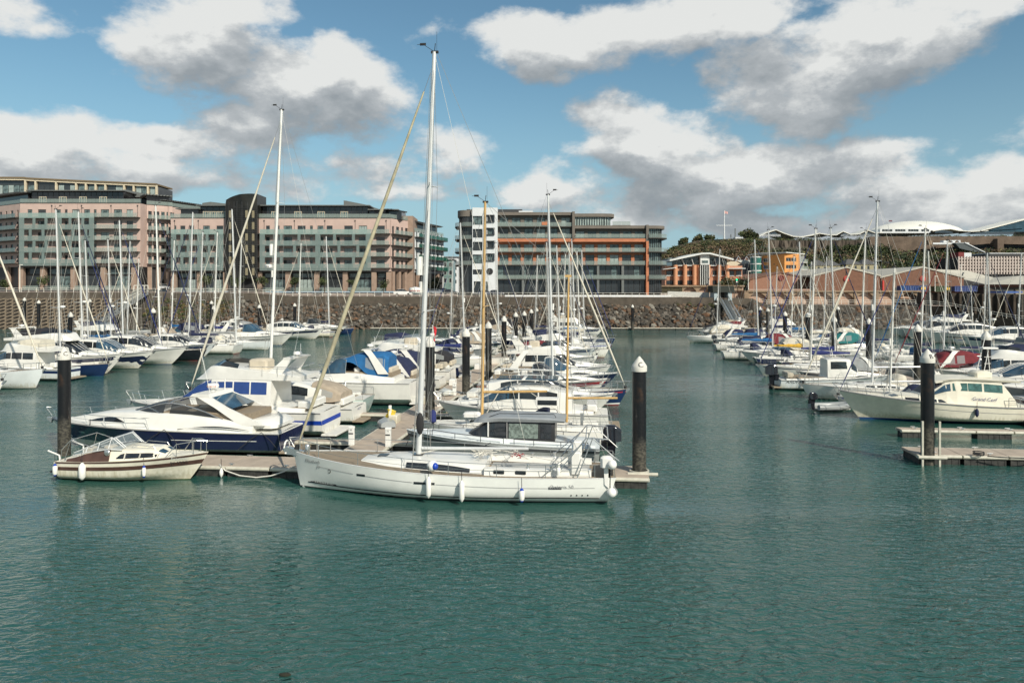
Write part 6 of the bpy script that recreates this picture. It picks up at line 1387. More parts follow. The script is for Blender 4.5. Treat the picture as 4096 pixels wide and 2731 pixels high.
# lamp posts, cars, wall in front of the shed ramp
def lamp(label, v, b_, t_, D):
    o = empty('street_lamp', (PX(v,D), D, PZ(b_,D)), 0, label, 'street lamp', 'white street lamps along the quay'); h_ = (b_-t_)*D/F
    MB().tube([(0,0,0),(0,0,h_)], .13, 7, .09).build('post', railw, o); MB().ell((.35,0,h_+.05),(.6,.22,.12),10,5).build('lamp_head', railw, o)
lamp('white street lamp on the promenade near the left edge', 79, 1172, 1060, 204); lamp('lamp with short twin heads right of the office building', 3003-10, 1160, 1086, 215); lamp('lamp post in front of the left brown gable', 3740, 1165, 1106, 225); lamp('thin lamp post at the right warehouse corner', 3844, 1166, 1060, 226)
def car(label, v, w_, D, col, s=1.0, kind='car', rz=0.0):
    o = empty('parked_'+kind, (PX(v,D), D, PZ(w_,D)), rz, label, kind, 'vehicles parked along the promenade'); Lc = 4.4*s
    bd = Loft([(-2.2*s,.8,.78,.35,.95*s,.1),(-1.9*s,.88,.84,.3,1.0*s,.1),(0,.9,.86,.28,1.0*s,.1),(1.6*s,.88,.82,.3,.92*s,.12),(2.2*s,.8,.7,.38,.7*s,.1)],2); m_ = M('car_paint_%s' % col[0], col[1], .25, var=.03, coat=.5)
    bo = bd.mesh().build('body', m_, o, True)
    cb_ = Loft([(-2.0*s,.76,.6,.95*s,1.0*s,.05),(-1.3*s,.76,.62,.95*s,1.45*s,.08),(.3*s,.76,.62,.95*s,1.45*s,.08),(1.1*s,.74,.55,.9*s,.95*s,.04)],2); cb_.mesh().build('glasshouse', glassd, bo, True); MB().bbox(-1.25*s,.3*s,-.6,.6,1.43*s,1.48*s,.02).build('roof', m_, bo)
    for xx in (-1.35*s, 1.4*s):
        for sd in (1,-1): w2 = MB().lathe([(.02,-.1),(.32,-.1),(.32,.1),(.02,.1)], n=14).build('wheel', rub, o, 35); w2.location = (xx, sd*.82, .32); w2.rotation_euler = (math.pi/2,0,0)
car('white pickup van parked at the railing beside the tall mast', 1612, 1181, 207, ('white',(.7,.7,.68)), 1.15, 'van')
car('dark blue car parked behind the railing in the gap, left one', 1712, 1176, 212, ('blue',(.02,.05,.2))); car('grey car parked behind the railing in the gap, second', 1745, 1177, 209, ('grey',(.2,.22,.24))); car('silver car parked in the gap behind the grey one', 1778, 1172, 222, ('silver',(.45,.46,.47)))
car('black car parked in the gap beside the curved balconies', 1800, 1178, 209, ('black',(.015,.015,.02))); car('dark car at the foot of the white tower, right one', 1985, 1181, 206, ('black2',(.02,.025,.05))); car('dark car at the foot of the white tower, left one', 1945, 1181, 206, ('navy',(.02,.03,.08)))
c_ = car('silver estate car with red tail lights in the dark opening right of the left block', 657, 1158, 210, ('silver2',(.5,.5,.5)), 1.0, 'car', math.pi/2)
tag(MB().prism([(e5(2683), y5(1190)), (e5(2852), y5(1196)), (e5(2852), y5(1170)), (e5(2683), y5(1165))], 'y', 207, 207.3).build('ramp_wall', M('pale_ramp_panel', (.45,.45,.42), .7)), 'long pale panelled ramp wall left of the gangway shed', 'wall')
railing('white railing in front of the pale panelled ramp wall', e5(2662), e5(2850), 204, lambda x: 7.9-(x-e5(2662))*.10)
# ---------------------------------------------------------------- pontoons and piles
deckp = M('pontoon_deck', (.40,.33,.26), .8, var=.12, scale=1.5, bump=.003, bscale=30)
fend = M('pontoon_edge', (.50,.48,.40), .6, var=.15, scale=2)
floatm = M('pontoon_float', (.022,.022,.022), .7, var=.4, scale=3, col2=(.05,.05,.045))
pilem = M('pile_coating', (.012,.012,.013), .22, var=.3, scale=1.0, bump=.004, bscale=4, col2=(.03,.028,.026))
def pile_mat():
    m = bpy.data.materials.new('pile_steel'); m.use_nodes = True; nt = m.node_tree; N = nt.nodes; L = nt.links; b = N['Principled BSDF']
    tc = N.new('ShaderNodeTexCoord'); sep = N.new('ShaderNodeSeparateXYZ'); L.new(tc.outputs['Object'], sep.inputs[0])
    def nz(sc, det, st=(1,1,1)):
        mp = N.new('ShaderNodeMapping'); mp.inputs['Scale'].default_value = st; L.new(tc.outputs['Object'], mp.inputs[0])
        n = N.new('ShaderNodeTexNoise'); n.inputs['Scale'].default_value = sc; n.inputs['Detail'].default_value = det; L.new(mp.outputs[0], n.inputs['Vector']); return n.outputs[0]
    def mr(v, a, b_):
        n = N.new('ShaderNodeMapRange'); n.inputs[1].default_value = a; n.inputs[2].default_value = b_; L.new(v, n.inputs[0]); return n.outputs[0]
    def mix(f, a, c):
        n = N.new('ShaderNodeMix'); n.data_type = 'RGBA'; L.new(f, n.inputs[0])
        for i, v in ((6, a), (7, c)):
            if isinstance(v, tuple): n.inputs[i].default_value = (*v, 1)
            else: L.new(v, n.inputs[i])
        return n.outputs[2]
    rust = mr(nz(1.6, 6, (1,1,.7)), .58, .70)
    c = mix(rust, (.007,.007,.008), (.045,.024,.014))
    def ma(op, a, b_):
        n = N.new('ShaderNodeMath'); n.operation = op
        for i, v in enumerate((a, b_)):
            if isinstance(v, (int, float)): n.inputs[i].default_value = v
            else: L.new(v, n.inputs[i])
        return n.outputs[0]
    zz = ma('ADD', sep.outputs[2], ma('MULTIPLY', nz(2.5, 4), .9))
    tide = mr(zz, 2.9, 2.3)
    grime = mix(mr(nz(7, 5, (1,1,1.5)), .42, .60), (.022,.021,.017), (.085,.078,.060))
    c = mix(tide, c, grime)
    L.new(c, b.inputs['Base Color'])
    r = N.new('ShaderNodeMapRange'); L.new(tide, r.inputs[0]); r.inputs[3].default_value = .34; r.inputs[4].default_value = .75; L.new(r.outputs[0], b.inputs['Roughness'])
    bp = N.new('ShaderNodeBump'); bp.inputs['Distance'].default_value = .012; bp.inputs['Strength'].default_value = .8; L.new(nz(9, 6), bp.inputs['Height']); L.new(bp.outputs[0], b.inputs['Normal'])
    return m
pilesteel = pile_mat()
capm = M('pile_cap', (.60,.585,.53), .5, var=.10, scale=3)
def pile(x, y, tip, label, letters=None, r=.35, group='mooring piles beside the pontoons', near=False):
    o = empty('mooring_pile', (x, y, 0), 0, label, 'mooring pile', group)
    zc = tip-.70
    n = 28 if near else 12
    MB().lathe([(r,-.6),(r,.5),(r,1.5),(r,2.8),(r,zc+.05)], n=n, cap=False).build('pile_tube', pilesteel, o, True)
    MB().lathe([(r+.035,zc-.06),(r+.04,zc),(r+.04,zc+.20),(r+.02,zc+.24),(r*.55,tip-.19),(.03,tip)], n=n).build('pile_cap', capm, o, 35)
    if letters:
        for ch, ang in letters:
            def fn(u, v, ang=ang):
                z = zc+.30+v; rr = r+.05-(z-zc-.24)*.62 if z > zc+.24 else r+.05
                a = ang+u/(r*.9); return (rr*math.sin(a), -rr*math.cos(a), z)
            text(ch, .34, letter, o, fn, 'letter')
    return o
def pontoon(label, x0, y0, x1, y1, w, step=2.4, top=.55, near=False, floats=True, group=None, name='pontoon', alternate=False):
    d = Vector((x1-x0, y1-y0, 0)); L_ = d.length; rz = math.atan2(d.y, d.x)
    o = empty(name, (x0, y0, 0), rz, label, 'pontoon', group); n = max(1, int(round(L_/step))); st = L_/n; me = fm = em = None
    for i in range(n):
        if me is None:
            me = MB().bbox(.012, st-.012, -w/2+.06, w/2-.06, top-.14, top, .012).mesh('deck_panel', deckp)
            f = MB(); f.box(.15, st-.15, -w/2+.05, w/2-.05, -.3, top-.16)
            k = 6
            for j in range(k+1):
                xx = .15+(st-.3)*j/k
                for sd in (-1, 1): f.box(xx-.035, xx+.035, sd*(w/2-.05)-.02, sd*(w/2-.05)+.02, -.3, top-.2)
            fm = f.mesh('float', floatm)
            e = MB()
            e.tube([(.02, -.01, top-.10), (.05, 0, top-.10), (st-.05, 0, top-.10), (st-.02, -.01, top-.10)], .10, 8)
            em = e.mesh('edge_fender', fend, True)
        link('deck_panel', me, o, (i*st, 0, 0))
        if floats and (not alternate or i % 2 == 0 or i == n-1): link('float', fm, o, (i*st, 0, 0))
        for sd in (-1, 1): link('edge_fender', em, o, (i*st, sd*(w/2-.02), 0))
    if near:
        c = MB()
        for i in range(int(L_/3)):
            for sd in (-1, 1):
                xx = 1+i*3; yy = sd*(w/2-.22)
                c.tube([(xx-.16, yy, top+.1), (xx+.16, yy, top+.1)], .022, 5); c.box(xx-.06, xx+.06, yy-.03, yy+.03, top, top+.1)
        c.build('mooring_cleat', steel, o)
    return o
KX = .115
def cC(D): return -8.1+KX*(D-47.3)          # centre line of the middle pontoon
def cD(D): return -62.0+KX*(D-89)           # left pontoon
def cB(D): return 39.5+.125*(D-62)          # right pontoon
def tC(X): return 38.35-(X-0)*KX            # centre line of the middle pontoon's cross head
pontoon('tan decked cross head pontoon in the foreground, behind the long white yacht', -24.6, tC(-24.6), 6.9, tC(6.9), 2.5, near=True)
pontoon('tan decked walkway pontoon running away up the middle between the boats', cC(39.9), 39.9, cC(166), 166, 2.3)
pontoon('walkway pontoon of the left basin, among the big motor yachts', cD(66), 66, cD(172), 172, 2.3)
pontoon('walkway pontoon of the right basin, behind the cream classic cruiser', cB(44), 44, cB(172), 172, 2.3)
pontoon('short cross head pontoon with black floats at the lower right edge', 22.9, 42.7, 52, 39.6, 2.1, near=True)
pontoon('narrow finger pontoon in front of the cream classic cruiser', 25.9, 49.6, 40, 48.2, .85, near=True, alternate=True)
pontoon('thin white pontoon along the foot of the boulder slope, right of the middle row', 25, 188.5, 62, 187.5, 1.2, step=4)
pontoon('thin white pontoon along the foot of the boulder slope, left of the tall mast', -36, 188.5, 2, 188.5, 1.2, step=4)
def fingers(c, D0, D1, step, L_, word):
    D = D0; i = 0; proto = None
    while D < D1:
        for sd in (1, -1):
            a = Vector((c(D)+sd*1.1, D, 0)); dr = Vector((math.cos(TH)*sd, -math.sin(TH)*sd, 0)); e = a+dr*L_
            if proto is None:
                proto = pontoon('', 0, 0, L_, 0, .75, step=4.0, name='finger_pontoon'); o = proto
            else:
                o = proto.copy(); COL.objects.link(o)
                for ch in proto.children:
                    k = ch.copy(); COL.objects.link(k); k.parent = o
            o.location = a; o.rotation_euler = (0, 0, math.atan2(dr.y, dr.x))
            o['label'] = '%s finger pontoon back on the %s side of the %s walkway' % (['nearest','second','third','fourth','fifth','sixth','seventh','eighth','ninth','tenth','eleventh','twelfth'][i], 'right' if sd > 0 else 'left', word); o['group'] = 'finger pontoons on the %s side of the %s walkway' % ('right' if sd > 0 else 'left', word)
        D += step; i += 1
fingers(cC, 45.3, 160, 10.2, 9.5, 'middle')
fingers(cD, 72, 165, 10.6, 10, 'left basin')
fingers(cB, 56, 165, 10.6, 9.5, 'right basin')
# piles: (photo x, tip row, distance)
def pl(px, ty, D, label, **k):
    label = label.replace('black pile with white cone cap', 'white capped pile'); return pile(PX(px, D), D, PZ(ty, D), label, **k)
pl(2557, 1425, 37.6, 'black mooring pile marked C standing in open water right of the long white yacht', letters=[('C', .05)], near=True)
pl(257, 1387, 43.9, 'rusty black mooring pile marked C behind the small brown and cream cruiser', letters=[('C', -.35), ('C', .75)], near=True)
pl(3710, 1396, 41.6, 'black mooring pile marked B at the cross head of the right pontoon', letters=[('B', .05)], near=True)
for i, (px, ty, D, w) in enumerate([(1720,1345,54.2,'middle walkway, nearest one right of the tall mast'),(1864,1312,66.5,'middle walkway, second one back'),(1954,1285,81.7,'middle walkway, just left of the silver yacht mast'),(2016,1263,100,'middle walkway, fourth one back'),
        (2063,1248,119,'middle walkway, fifth one back'),(2097,1244,125,'middle walkway, sixth one back'),(2125,1236,140,'middle walkway, seventh one back'),(2146,1230,153,'middle walkway, farthest of its line'),(2530,1218,187,'foot of the boulder slope, alone by the thin white pontoon')]):
    pl(px, ty, D, 'black pile with white cone cap by the '+w, near=D < 90)
for (px, ty, D, w) in [(3945,1323,61.8,'behind the blue canopy, right of the cream cruiser'),(3670,1296,74.7,'behind the cream cruiser, left of the pile marked B'),(3475,1272,92,'close to the tall silver mast in the right basin'),(3336,1264,99,'among the yachts left of the tall silver mast'),
        (3231,1249,117,'just below the rock slope in the right basin'),(3140,1245,123,'near the dark blue furled sail'),(3071,1231,150,'beside the foot of the right gangway, nearer one'),(3041,1226,163,'beside the foot of the right gangway, farther one'),(3352,1225,166,'small and distant in front of the arches')]:
    pl(px, ty, D, 'black pile with white cone cap '+w)
for (px, ty, D, w) in [(98,1190,172,'in front of the honeycomb slope, leftmost'),(155,1200,165,'in front of the honeycomb slope, second from the left'),(359,1195,170,'in front of the honeycomb slope beside the gangway'),(282,1247,110,'grey one low among the left motor yachts'),(613,1231,112,'behind the tall left mast with navy stay'),
        (846,1202,165,'in front of the scrubby bank, farther one'),(855,1222,150,'in front of the scrubby bank, nearer one'),(1037,1218,160,'left of the white mast, against the boulders'),(1179,1212,165,'against the boulders between the two big masts')]:
    pl(px, ty, D, 'black pile with white cone cap '+w)
# service pedestals on the middle walkway
def pedestal(x, y, label, num=None):
    o = empty('service_pedestal', (x, y, .55), -.1, label, 'service pedestal', 'white service pedestals on the middle walkway')
    MB().bbox(-.16, .16, -.13, .13, 0, 1.0, .02).build('post', white, o); MB().bbox(-.18, .18, -.15, .15, 1.0, 1.12, .03).build('head', white, o)
    MB().box(-.12, .12, -.137, -.131, .82, .98).build('number_plate', letterw, o)
    if num: text(num, .13, letter, o, lambda u, v: (u, -.141, .91+v), 'number')
    MB().box(-.14, .14, -.137, -.131, .66, .74).build('socket_panel', letter, o)
    return o
for (px, py, num, w) in [(1406,1779,'68','nearest one left of the walkway centre'),(1553,1785,'70','nearest one on the right side of the walkway'),(1757,1625,'72','behind the black pile with the grimy base'),(1818,1580,'74','left of the second black pile'),(1760,1500,'76','farther back on the left edge'),(1878,1530,'78','just right of the second black pile')]:
    D = WD(py, .55); pedestal(PX(px, D), D, 'white service pedestal, '+w, num)
# ---------------------------------------------------------------- the near boats
def lput(b, h, s, size, x, z, side, mat, shear=0.0, spacing=1.0, name='lettering', off=.02):
    """lettering that follows the hull side; side +1 port, -1 starboard"""
    return text(s, size, mat, b, lambda u, v: h.at(x-side*u, z+v, side, off), name, shear, spacing)
def wput(b, s, size, x, y, z, side, mat, shear=0.0, spacing=1.0, name='lettering'):
    return text(s, size, mat, b, lambda u, v: (x-side*u, y, z+v), name, shear, spacing)
def hpatch(b, h, x0, x1, z0, z1, mat, name, off=.012, n=6, sides=(1,-1), shrink=.0):
    for sd in sides:
        rows = []
        for i in range(n+1):
            x = lerp(x0, x1, i/n); e = 1-shrink*abs(2*i/n-1)**3; zm = (z0+z1)/2 if not callable(z0) else None
            a = zm+(z0-zm)*e; c = zm+(z1-zm)*e
            r = [h.at(x, a, sd, off), h.at(x, (a+c)/2, sd, off), h.at(x, c, sd, off)]
            rows.append(r if sd == 1 else r[::-1])
        MB().loft(rows, False).build(name, mat, b, True)
def line_on(h, x0, x1, zf, w, off=.016, side=1, n=24):
    rows = []
    for i in range(n+1):
        x = lerp(x0, x1, i/n); z = zf(x); r = [h.at(x, z-w/2, side, off), h.at(x, z+w/2, side, off)]
        rows.append(r if side == 1 else r[::-1])
    return MB().loft(rows, False)

# --- long white sailing yacht in front of the cross head
OX, OY = -3.0, 36.05
b, h, q = sailboat('long white sailing yacht with bare tall mast, berthed side-on in the foreground', OX, OY, BOWL, L=15.9, B=4.4, mast=21.4, rake=.42, hull=M('gelcoat_bright', (.72,.73,.69), .22, var=.05, scale=1.2, coat=.4), deckm=teak, boot='black', furl=sailc, lev=2,
    mx=.100, rakeang=2.3, fb=1.74, fs=1.22, spreaders=2, windows=False, fork=True, mr=.14, boomz=2.05, name='sailing_yacht')
zline = lambda x: h.zs((x+7.8)/15.6)-.42
for (a, c) in ((6.4, 4.4), (3.75, 1.35), (.25, -5.0), (-5.6, -7.0)): line_on(h, a, c, zline, .022).build('cove_line', letterg, b)
line_on(h, 7.1, -7.2, lambda x: .30+.02*math.sin(x), .055).build('waterline_stripe', letter, b)
for (a, c) in ((4.2, 3.75), (1.3, .3), (-4.9, -5.5)):
    zz = zline((a+c)/2); hpatch(b, h, a, c, zz-.05, zz+.06, glassd, 'port_light', sides=(1,-1))
lput(b, h, 'BENETEAU', .19, 6.2, .34, 1, letter, spacing=1.35)
hpatch(b, h, 6.95, 6.72, .31, .37, letter, 'stripe_block', sides=(1,)); hpatch(b, h, 5.62, 5.45, .31, .37, letter, 'stripe_block', sides=(1,))
lput(b, h, 'Océanis 50', .24, -5.5, zline(-5.5)+.06, 1, letterg)
lput(b, h, 'Elizabeth', .26, 6.75, 1.42, 1, letterg, shear=.4); lput(b, h, 'Jo', .26, 6.4, 1.2, 1, letterg, shear=.4)
for (a) in (-5.9, -6.15, -6.4, -6.65): hpatch(b, h, a, a-.06, .42, .48, letter, 'drain', sides=(1,))
# emblem by the bow
def emb(u, v): return h.at(5.75-u, 1.05+v, 1, .02)
pts = []; k = MB()
for i in range(22):
    a = -2.3+i*.27; r_ = .13-.0035*i; pts.append((r_*math.cos(a), .02+r_*math.sin(a)))
for (p0, p1) in zip(pts, pts[1:]):
    k.quad(emb(p0[0], p0[1]), emb(p1[0], p1[1]), emb(p1[0]*.7, p1[1]*.7), emb(p0[0]*.7, p0[1]*.7))
k.build('emblem', letter, b)
cab = q['cab']
for sd in (1, -1):
    cab.patch([lerp(1.9, -1.2, i/10) for i in range(11)][::-1], [.10]*11, [.30+.30*math.sin(math.pi*min(1,(i+1.5)/8)*.5) for i in range(11)], 2, .014, (sd,)).build('window', glassd, b, True)
for xx in (-1.75, -2.9, -4.1):
    pass
co = MB()
for xx in (-2.6, -3.6):
    w0 = h.b((xx+7.8)/15.6)*.775; z0 = q['zd'](xx)+.07
    MB().bbox(xx-.25, xx+.25, w0-.02, w0+.03, z0, z0+.16, .02).build('port_light', glassd, b)
# small-boat davit frame at the stern and solar panel, winches, ropes
fr = MB()
for sd in (1, -1):
    fr.tube([(-5.2, sd*1.75, 1.3), (-6.6, sd*1.7, 3.05), (-7.6, sd*1.55, 3.0)], .032, 6); fr.tube([(-6.2, sd*1.75, 1.25), (-6.9, sd*1.7, 3.05)], .028, 6)
    fr.tube([(-4.7, sd*1.8, 1.35), (-6.4, sd*1.7, 2.75)], .028, 6); fr.tube([(-6.9, sd*1.7, 3.05), (-8.1, sd*1.5, 2.0)], .025, 6)
fr.tube([(-6.6, 1.7, 3.05), (-6.6, -1.7, 3.05)], .03, 6); fr.tube([(-7.6, 1.55, 3.0), (-7.6, -1.55, 3.0)], .03, 6)
fr.build('stern_arch', steel, b, True)
rp = MB(); rr = random.Random(4)
for i in range(16):
    x0 = -1.2-rr.random()*2.4; y0 = rr.uniform(-.6, 1.0); z0 = 1.86+.1*rr.random()
    rp.tube([(x0+rr.uniform(-.35,.35), y0+rr.uniform(-.3,.3), z0+rr.uniform(-.05,.12)) for _ in range(7)], .016, 4)
rp.build('coiled_rope', wirew, b)
rp = MB()
for i in range(4):
    x0 = -3.1-rr.random()*.6; rp.tube([(x0+rr.uniform(-.2,.2), .6+rr.uniform(-.3,.3), 1.90+rr.uniform(-.05,.15)) for _ in range(6)], .018, 4)
rp.build('red_rope', redp, b)
for (xx, yy) in ((-3.9, 1.2), (-3.9, -1.2), (-5.0, 1.45), (-5.0, -1.45)): MB().lathe([(.1,0),(.07,.08),(.1,.2),(.02,.21)], xx, yy, 10).build('winch', steel, b, True).location.z = q['zd'](xx)+.26
MB().bbox(-6.35, -5.9, 1.0, 1.5, 1.35, 2.35, .05).build('helm_pod', white, b); MB().bbox(-6.35, -5.9, -1.5, -1.0, 1.35, 2.35, .05).build('helm_pod', white, b)
MB().lathe([(.09,0),(.11,.12),(.11,.3),(.06,.36),(.09,.42),(.05,.55)], -5.35, 1.72, 10).build('lamp', white, b, True).location.z = 1.35
def radome(b, q, fr, word, lm):
    p = q['foot'].lerp(q['top'], fr); rd = MB().lathe([(.02,0),(.30,.03),(.33,.14),(.28,.27),(.02,.32)], n=16); o = rd.build('radar_dome', white, b, True, loc=(p.x+.48, p.y, p.z))
    text(word, .16, lm, o, lambda u,v: (-.34*math.sin(u/.34), .34*math.cos(u/.34), .14+v)); MB().box(p.x, p.x+.6, -.05, .05, p.z-.06, p.z-.005).build('radar_bracket', alu, b)
    p = q['foot'].lerp(q['top'], fr+.045); MB().tube([p+Vector((.28,.1,0)), p+Vector((.28,.1,.12)), p+Vector((.28,.1,.8)), p+Vector((.28,.1,.9))], .16, 10).build('radar_reflector', white, b, True)
radome(b, q, .405, 'Raymarine', letterr)
# bow roller and anchor
MB().prism([(7.2,1.72),(8.35,1.98),(8.5,1.85),(8.3,1.6),(7.5,1.55)], 'y', -.13, .13).build('bow_roller', steel, b)
rg = MB(); rg.tube([(8.3+.02, .0+.32*math.cos(a), 1.95+.32*math.sin(a)) for a in [i*.5236 for i in range(11)]], .045, 6); rg.build('anchor_ring', white, b, True)
MB().lathe([(.13,0),(.14,.08),(.14,.34),(.1,.4)], 7.25, 0, 12).build('windlass', steel, b, True).location.z = 1.7
# halyard bag on the mast
MB().ell((1.45, .28, 3.3), (.2, .15, .55), 8, 6).build('rope_bag', blackr, b, True)
Mo = Matrix.Translation((OX, OY, 0)) @ Matrix.Rotation(BOWL, 4, 'Z')
def onb(Mx, p): return Mx @ Vector(p)
for (xx, l, r_, cap, lb, dz) in ((.55, .85, .125, None, 'long white fender hanging nearest the bow of the long white yacht', .78), (-1.0, .85, .125, None, 'long white fender at the middle of the long white yacht', .66), (-3.72, .5, .13, 'b', 'white fender with blue cap nearest the stern of the long white yacht', .52)):
    y0 = h.at(xx, .7, 1, 0).y+.2
    fender(onb(Mo, (xx, y0, dz)), BOWL+math.pi, r=r_, l=l, cap=bluep if cap else None, label=lb, group='fenders hanging along the long white yacht')
bl = empty('fender', onb(Mo, (.42, 2.15, 1.72)), 0, 'round white ball fender with blue end on the deck edge of the long yacht', 'fender')
MB().ell((0,0,0), (.25,.25,.25), 14, 9).build('ball', white, bl, True); MB().ell((.13,-.12,.0), (.16,.16,.17), 12, 8).build('blue_end', bluep, bl, True)
# dinghy hoisted across the stern
dg = empty('inflatable_dinghy', onb(Mo, (-7.75, .75, 1.25)), BOWL, 'grey inflatable dinghy tipped on edge across the stern of the long yacht', 'dinghy')
tb = MB(); pts = [(-.05, 1.35, -1.05), (.0, .9, -1.0), (.05, -.6, -.95), (.1, -1.3, -.6), (.12, -1.55, 0), (.1, -1.3, .6), (.05, -.6, .95), (0, .9, 1.0), (-.05, 1.35, 1.05)]
pts = [(p[0], p[2]*.0+p[1]*.35, p[1]*0+p[2]) for p in pts]
tb.tube([(-.1,.9,-.62),(0,.2,-.66),(.05,-.8,-.6),(.1,-1.2,-.25),(.1,-1.25,.2),(.05,-.8,.55),(0,.2,.66),(-.05,1.0,.66)], .19, 10); tb.build('tube', gelgrey, dg, True)
MB().quad((.03,.9,-.7),(.03,-.9,-.6),(.03,-.9,.5),(.03,.9,.75)).build('floor', deckw, dg)
tb = MB(); tb.ell((0,1.0,-.62),(.22,.25,.22),12,8); tb.build('tube_end', white, dg, True); MB().ell((-.02,1.05,.66),(.22,.25,.22),12,8).build('tube_end', white, dg, True)
MB().prism([(.2,-.62),(.3,-.6),(.3,.7),(.2,.7)], 'x', -.08, .1).build('strake', rub, dg)
ob = empty('outboard_engine', onb(Mo, (-7.5, 1.6, 1.75)), BOWL, 'small white outboard engine clamped on the stern rail of the long yacht', 'outboard engine')
MB().bbox(-.3, .25, -.2, .2, 0, .5, .1).build('cowl', white, ob, True); MB().prism([(-.1,0),(.1,0),(.06,-.8),(-.12,-.95)], 'y', -.06, .06).build('engine_leg', white, ob)

# --- small brown and cream cruiser
FX, FY = -19.45, 38.6
b, h, q = motorboat('small cream and brown cabin cruiser moored side-on at the left foreground', FX, FY, BOWR, 'open', L=7.4, B=2.6, hull=gelc, top=gelc, fb=1.28, fs=.98, lev=2, arch=False, radar=False, boot='green', name='cabin_cruiser', win=glassd) if False else (None, None, None)
b = empty('cabin_cruiser', (FX, FY, 0), BOWR, 'small cream and brown cabin cruiser moored side-on at the left foreground', 'motorboat')
h = Hull(7.6, 2.7, 1.45, 1.02, 'motor', stern=.88, rake=1.25, tr=-.05, fair=2.4, mid=.4, pw=1.5)
h.mesh(34, 12).build('hull', gelc, b, True); h.band(-.2, .045, 30, .01).build('weed_line', weed, b, True)
h.band(0,0,30,.012,f0=.66,f1=.80).build('brown_stripe', brown, b, True); h.band(0,0,30,.014,t0=0,f0=.93,f1=.99).build('rubbing_strake', brown, b, True)
h.deck(24, camber=.05).build('deck', gelc, b, True)
zq = lambda x: h.zs((x+3.8)/7.6); wq = lambda x: h.b((x+3.8)/7.6)
cb = Loft([(-.95, wq(-1)*.86, wq(-1)*.74, zq(-1)-.05, zq(-1)+.58, .08), (0.05, wq(0)*.84, wq(0)*.68, zq(0)-.05, zq(0)+.50, .12), (1.3, wq(1.3)*.80, wq(1.3)*.58, zq(1.3)-.05, zq(1.3)+.40, .12), (1.9, wq(1.9)*.74, wq(1.9)*.42, zq(1.9)-.05, zq(1.9)+.10, .05), (2.1, wq(2.1)*.7, wq(2.1)*.4, zq(2.1)-.05, zq(2.1)+.0, .02)], 3)
cb.mesh().build('cabin', gelc, b, True)
for sd in (1, -1):
    cb.patch([-1.02+.95,.12,.35,.6], [.16,.16,.16,.16], [.50,.50,.50,.50], 2, .012, (sd,)).build('window', glassd, b)
    cb.patch([.66,.95,1.2,1.45], [.16]*4, [.50,.50,.50,.44], 2, .012, (sd,)).build('window', glassd, b)
    cb.patch([-.55,-.35,-.15], [.16]*3, [.2,.42,.50], 2, .012, (sd,)).build('window', glassd, b)
cb.patch([1.45,1.6,1.75], [.66]*3, [.97]*3, 3, .012, (1,-1)).build('front_window', glassb, b)
fm = MB()
for x_, w_ in ((-.1,.03),(.62,.03),(1.5,.03)):
    for sd in (1,-1): fm.add(*(lambda m:(m.v,m.f))(cb.patch([x_, x_+w_], .12, .54, 2, .02, (sd,))))
fm.build('window_frame', steel, b)
for hx in (.35, 1.05): MB().bbox(hx-.28, hx+.28, -.3, .3, cb.P(hx,1).z-.03, cb.P(hx,1).z+.05).build('hatch', gelc if hx < .5 else deckw, b)
# cockpit side coaming, brown band under the windscreen
cf = Loft([(-3.3, wq(-3.3)*.90, wq(-3.3)*.84, zq(-3.3)-.05, zq(-3.3)+.12, .03), (-2.3, wq(-2.3)*.92, wq(-2.3)*.82, zq(-2.3)-.05, zq(-2.3)+.36, .03), (-.9, wq(-1)*.90, wq(-1)*.78, zq(-1)-.05, zq(-1)+.62, .04)], 3)
mb = MB()
for sd in (1,-1):
    mb.loft([[cf.P(x, 0, sd), cf.P(x, .6, sd), cf.P(x, .6, sd)-Vector((0, sd*.10, 0)), cf.P(x, 0, sd)-Vector((0, sd*.12, 0))] for x in [q_[0] for q_ in cf.sec]], True, True)
mb.build('cockpit_side', brown, b)
MB().box(-3.3, -.9, -1.0, 1.0, zq(-3)-.1, zq(-3)+.06).build('cockpit_sole', gelc, b)
for (a, yy) in ((-1.9,.45),(-1.9,-.45),(-2.7,0)): MB().bbox(a-.25, a+.25, yy-.28, yy+.28, zq(-2)+.05, zq(-2)+.5, .06).build('seat', cushion, b, True)
ws = Loft([(-2.9, wq(-2.6)*.86, wq(-2.6)*.80, zq(-2.6)+.30, zq(-2.6)+.42, .01), (-1.0, wq(-1)*.84, wq(-1)*.66, zq(-1)+.60, zq(-1)+1.12, .03), (-.86, wq(-1)*.84, wq(-1)*.62, zq(-1)+.60, zq(-1)+1.10, .03), (-.25, wq(-.3)*.74, wq(-.3)*.60, zq(-1)+.52, zq(-1)+.60, .03)], 2)
g = MB()
for sd in (1,-1): g.add(*(lambda m:(m.v,m.f))(ws.patch([-2.8,-2.3,-1.8,-1.3,-1.0], 0, .6, 2, 0, (sd,))))
g.add(*(lambda m:(m.v,m.f))(ws.patch([-.9,-.7,-.5,-.32], 0, 1, 6, 0)))
g.build('windscreen', glasst, b, True)
f = MB()
for sd in (1,-1):
    f.tube([ws.P(x, .6, sd) for x in (-2.9,-2.3,-1.7,-1.0,-.86)], .03, 6); f.tube([ws.P(x, 0, sd) for x in (-2.9,-2.3,-1.7,-.86,-.28)], .03, 6)
    for x in (-2.2,-1.55,-.93): f.tube([ws.P(x, 0, sd), ws.P(x, .6, sd)], .024, 5)
    f.tube([ws.P(-.86,.6,sd), ws.P(-.28,.6,sd)], .03, 6); f.tube([ws.P(-.86,.8,sd), ws.P(-.28,.8,sd)], .024, 5)
f.tube([ws.P(-.86,a,1) for a in (.6,.7,.85,1)]+[ws.P(-.86,a,-1) for a in (.85,.7,.6)], .03, 6)
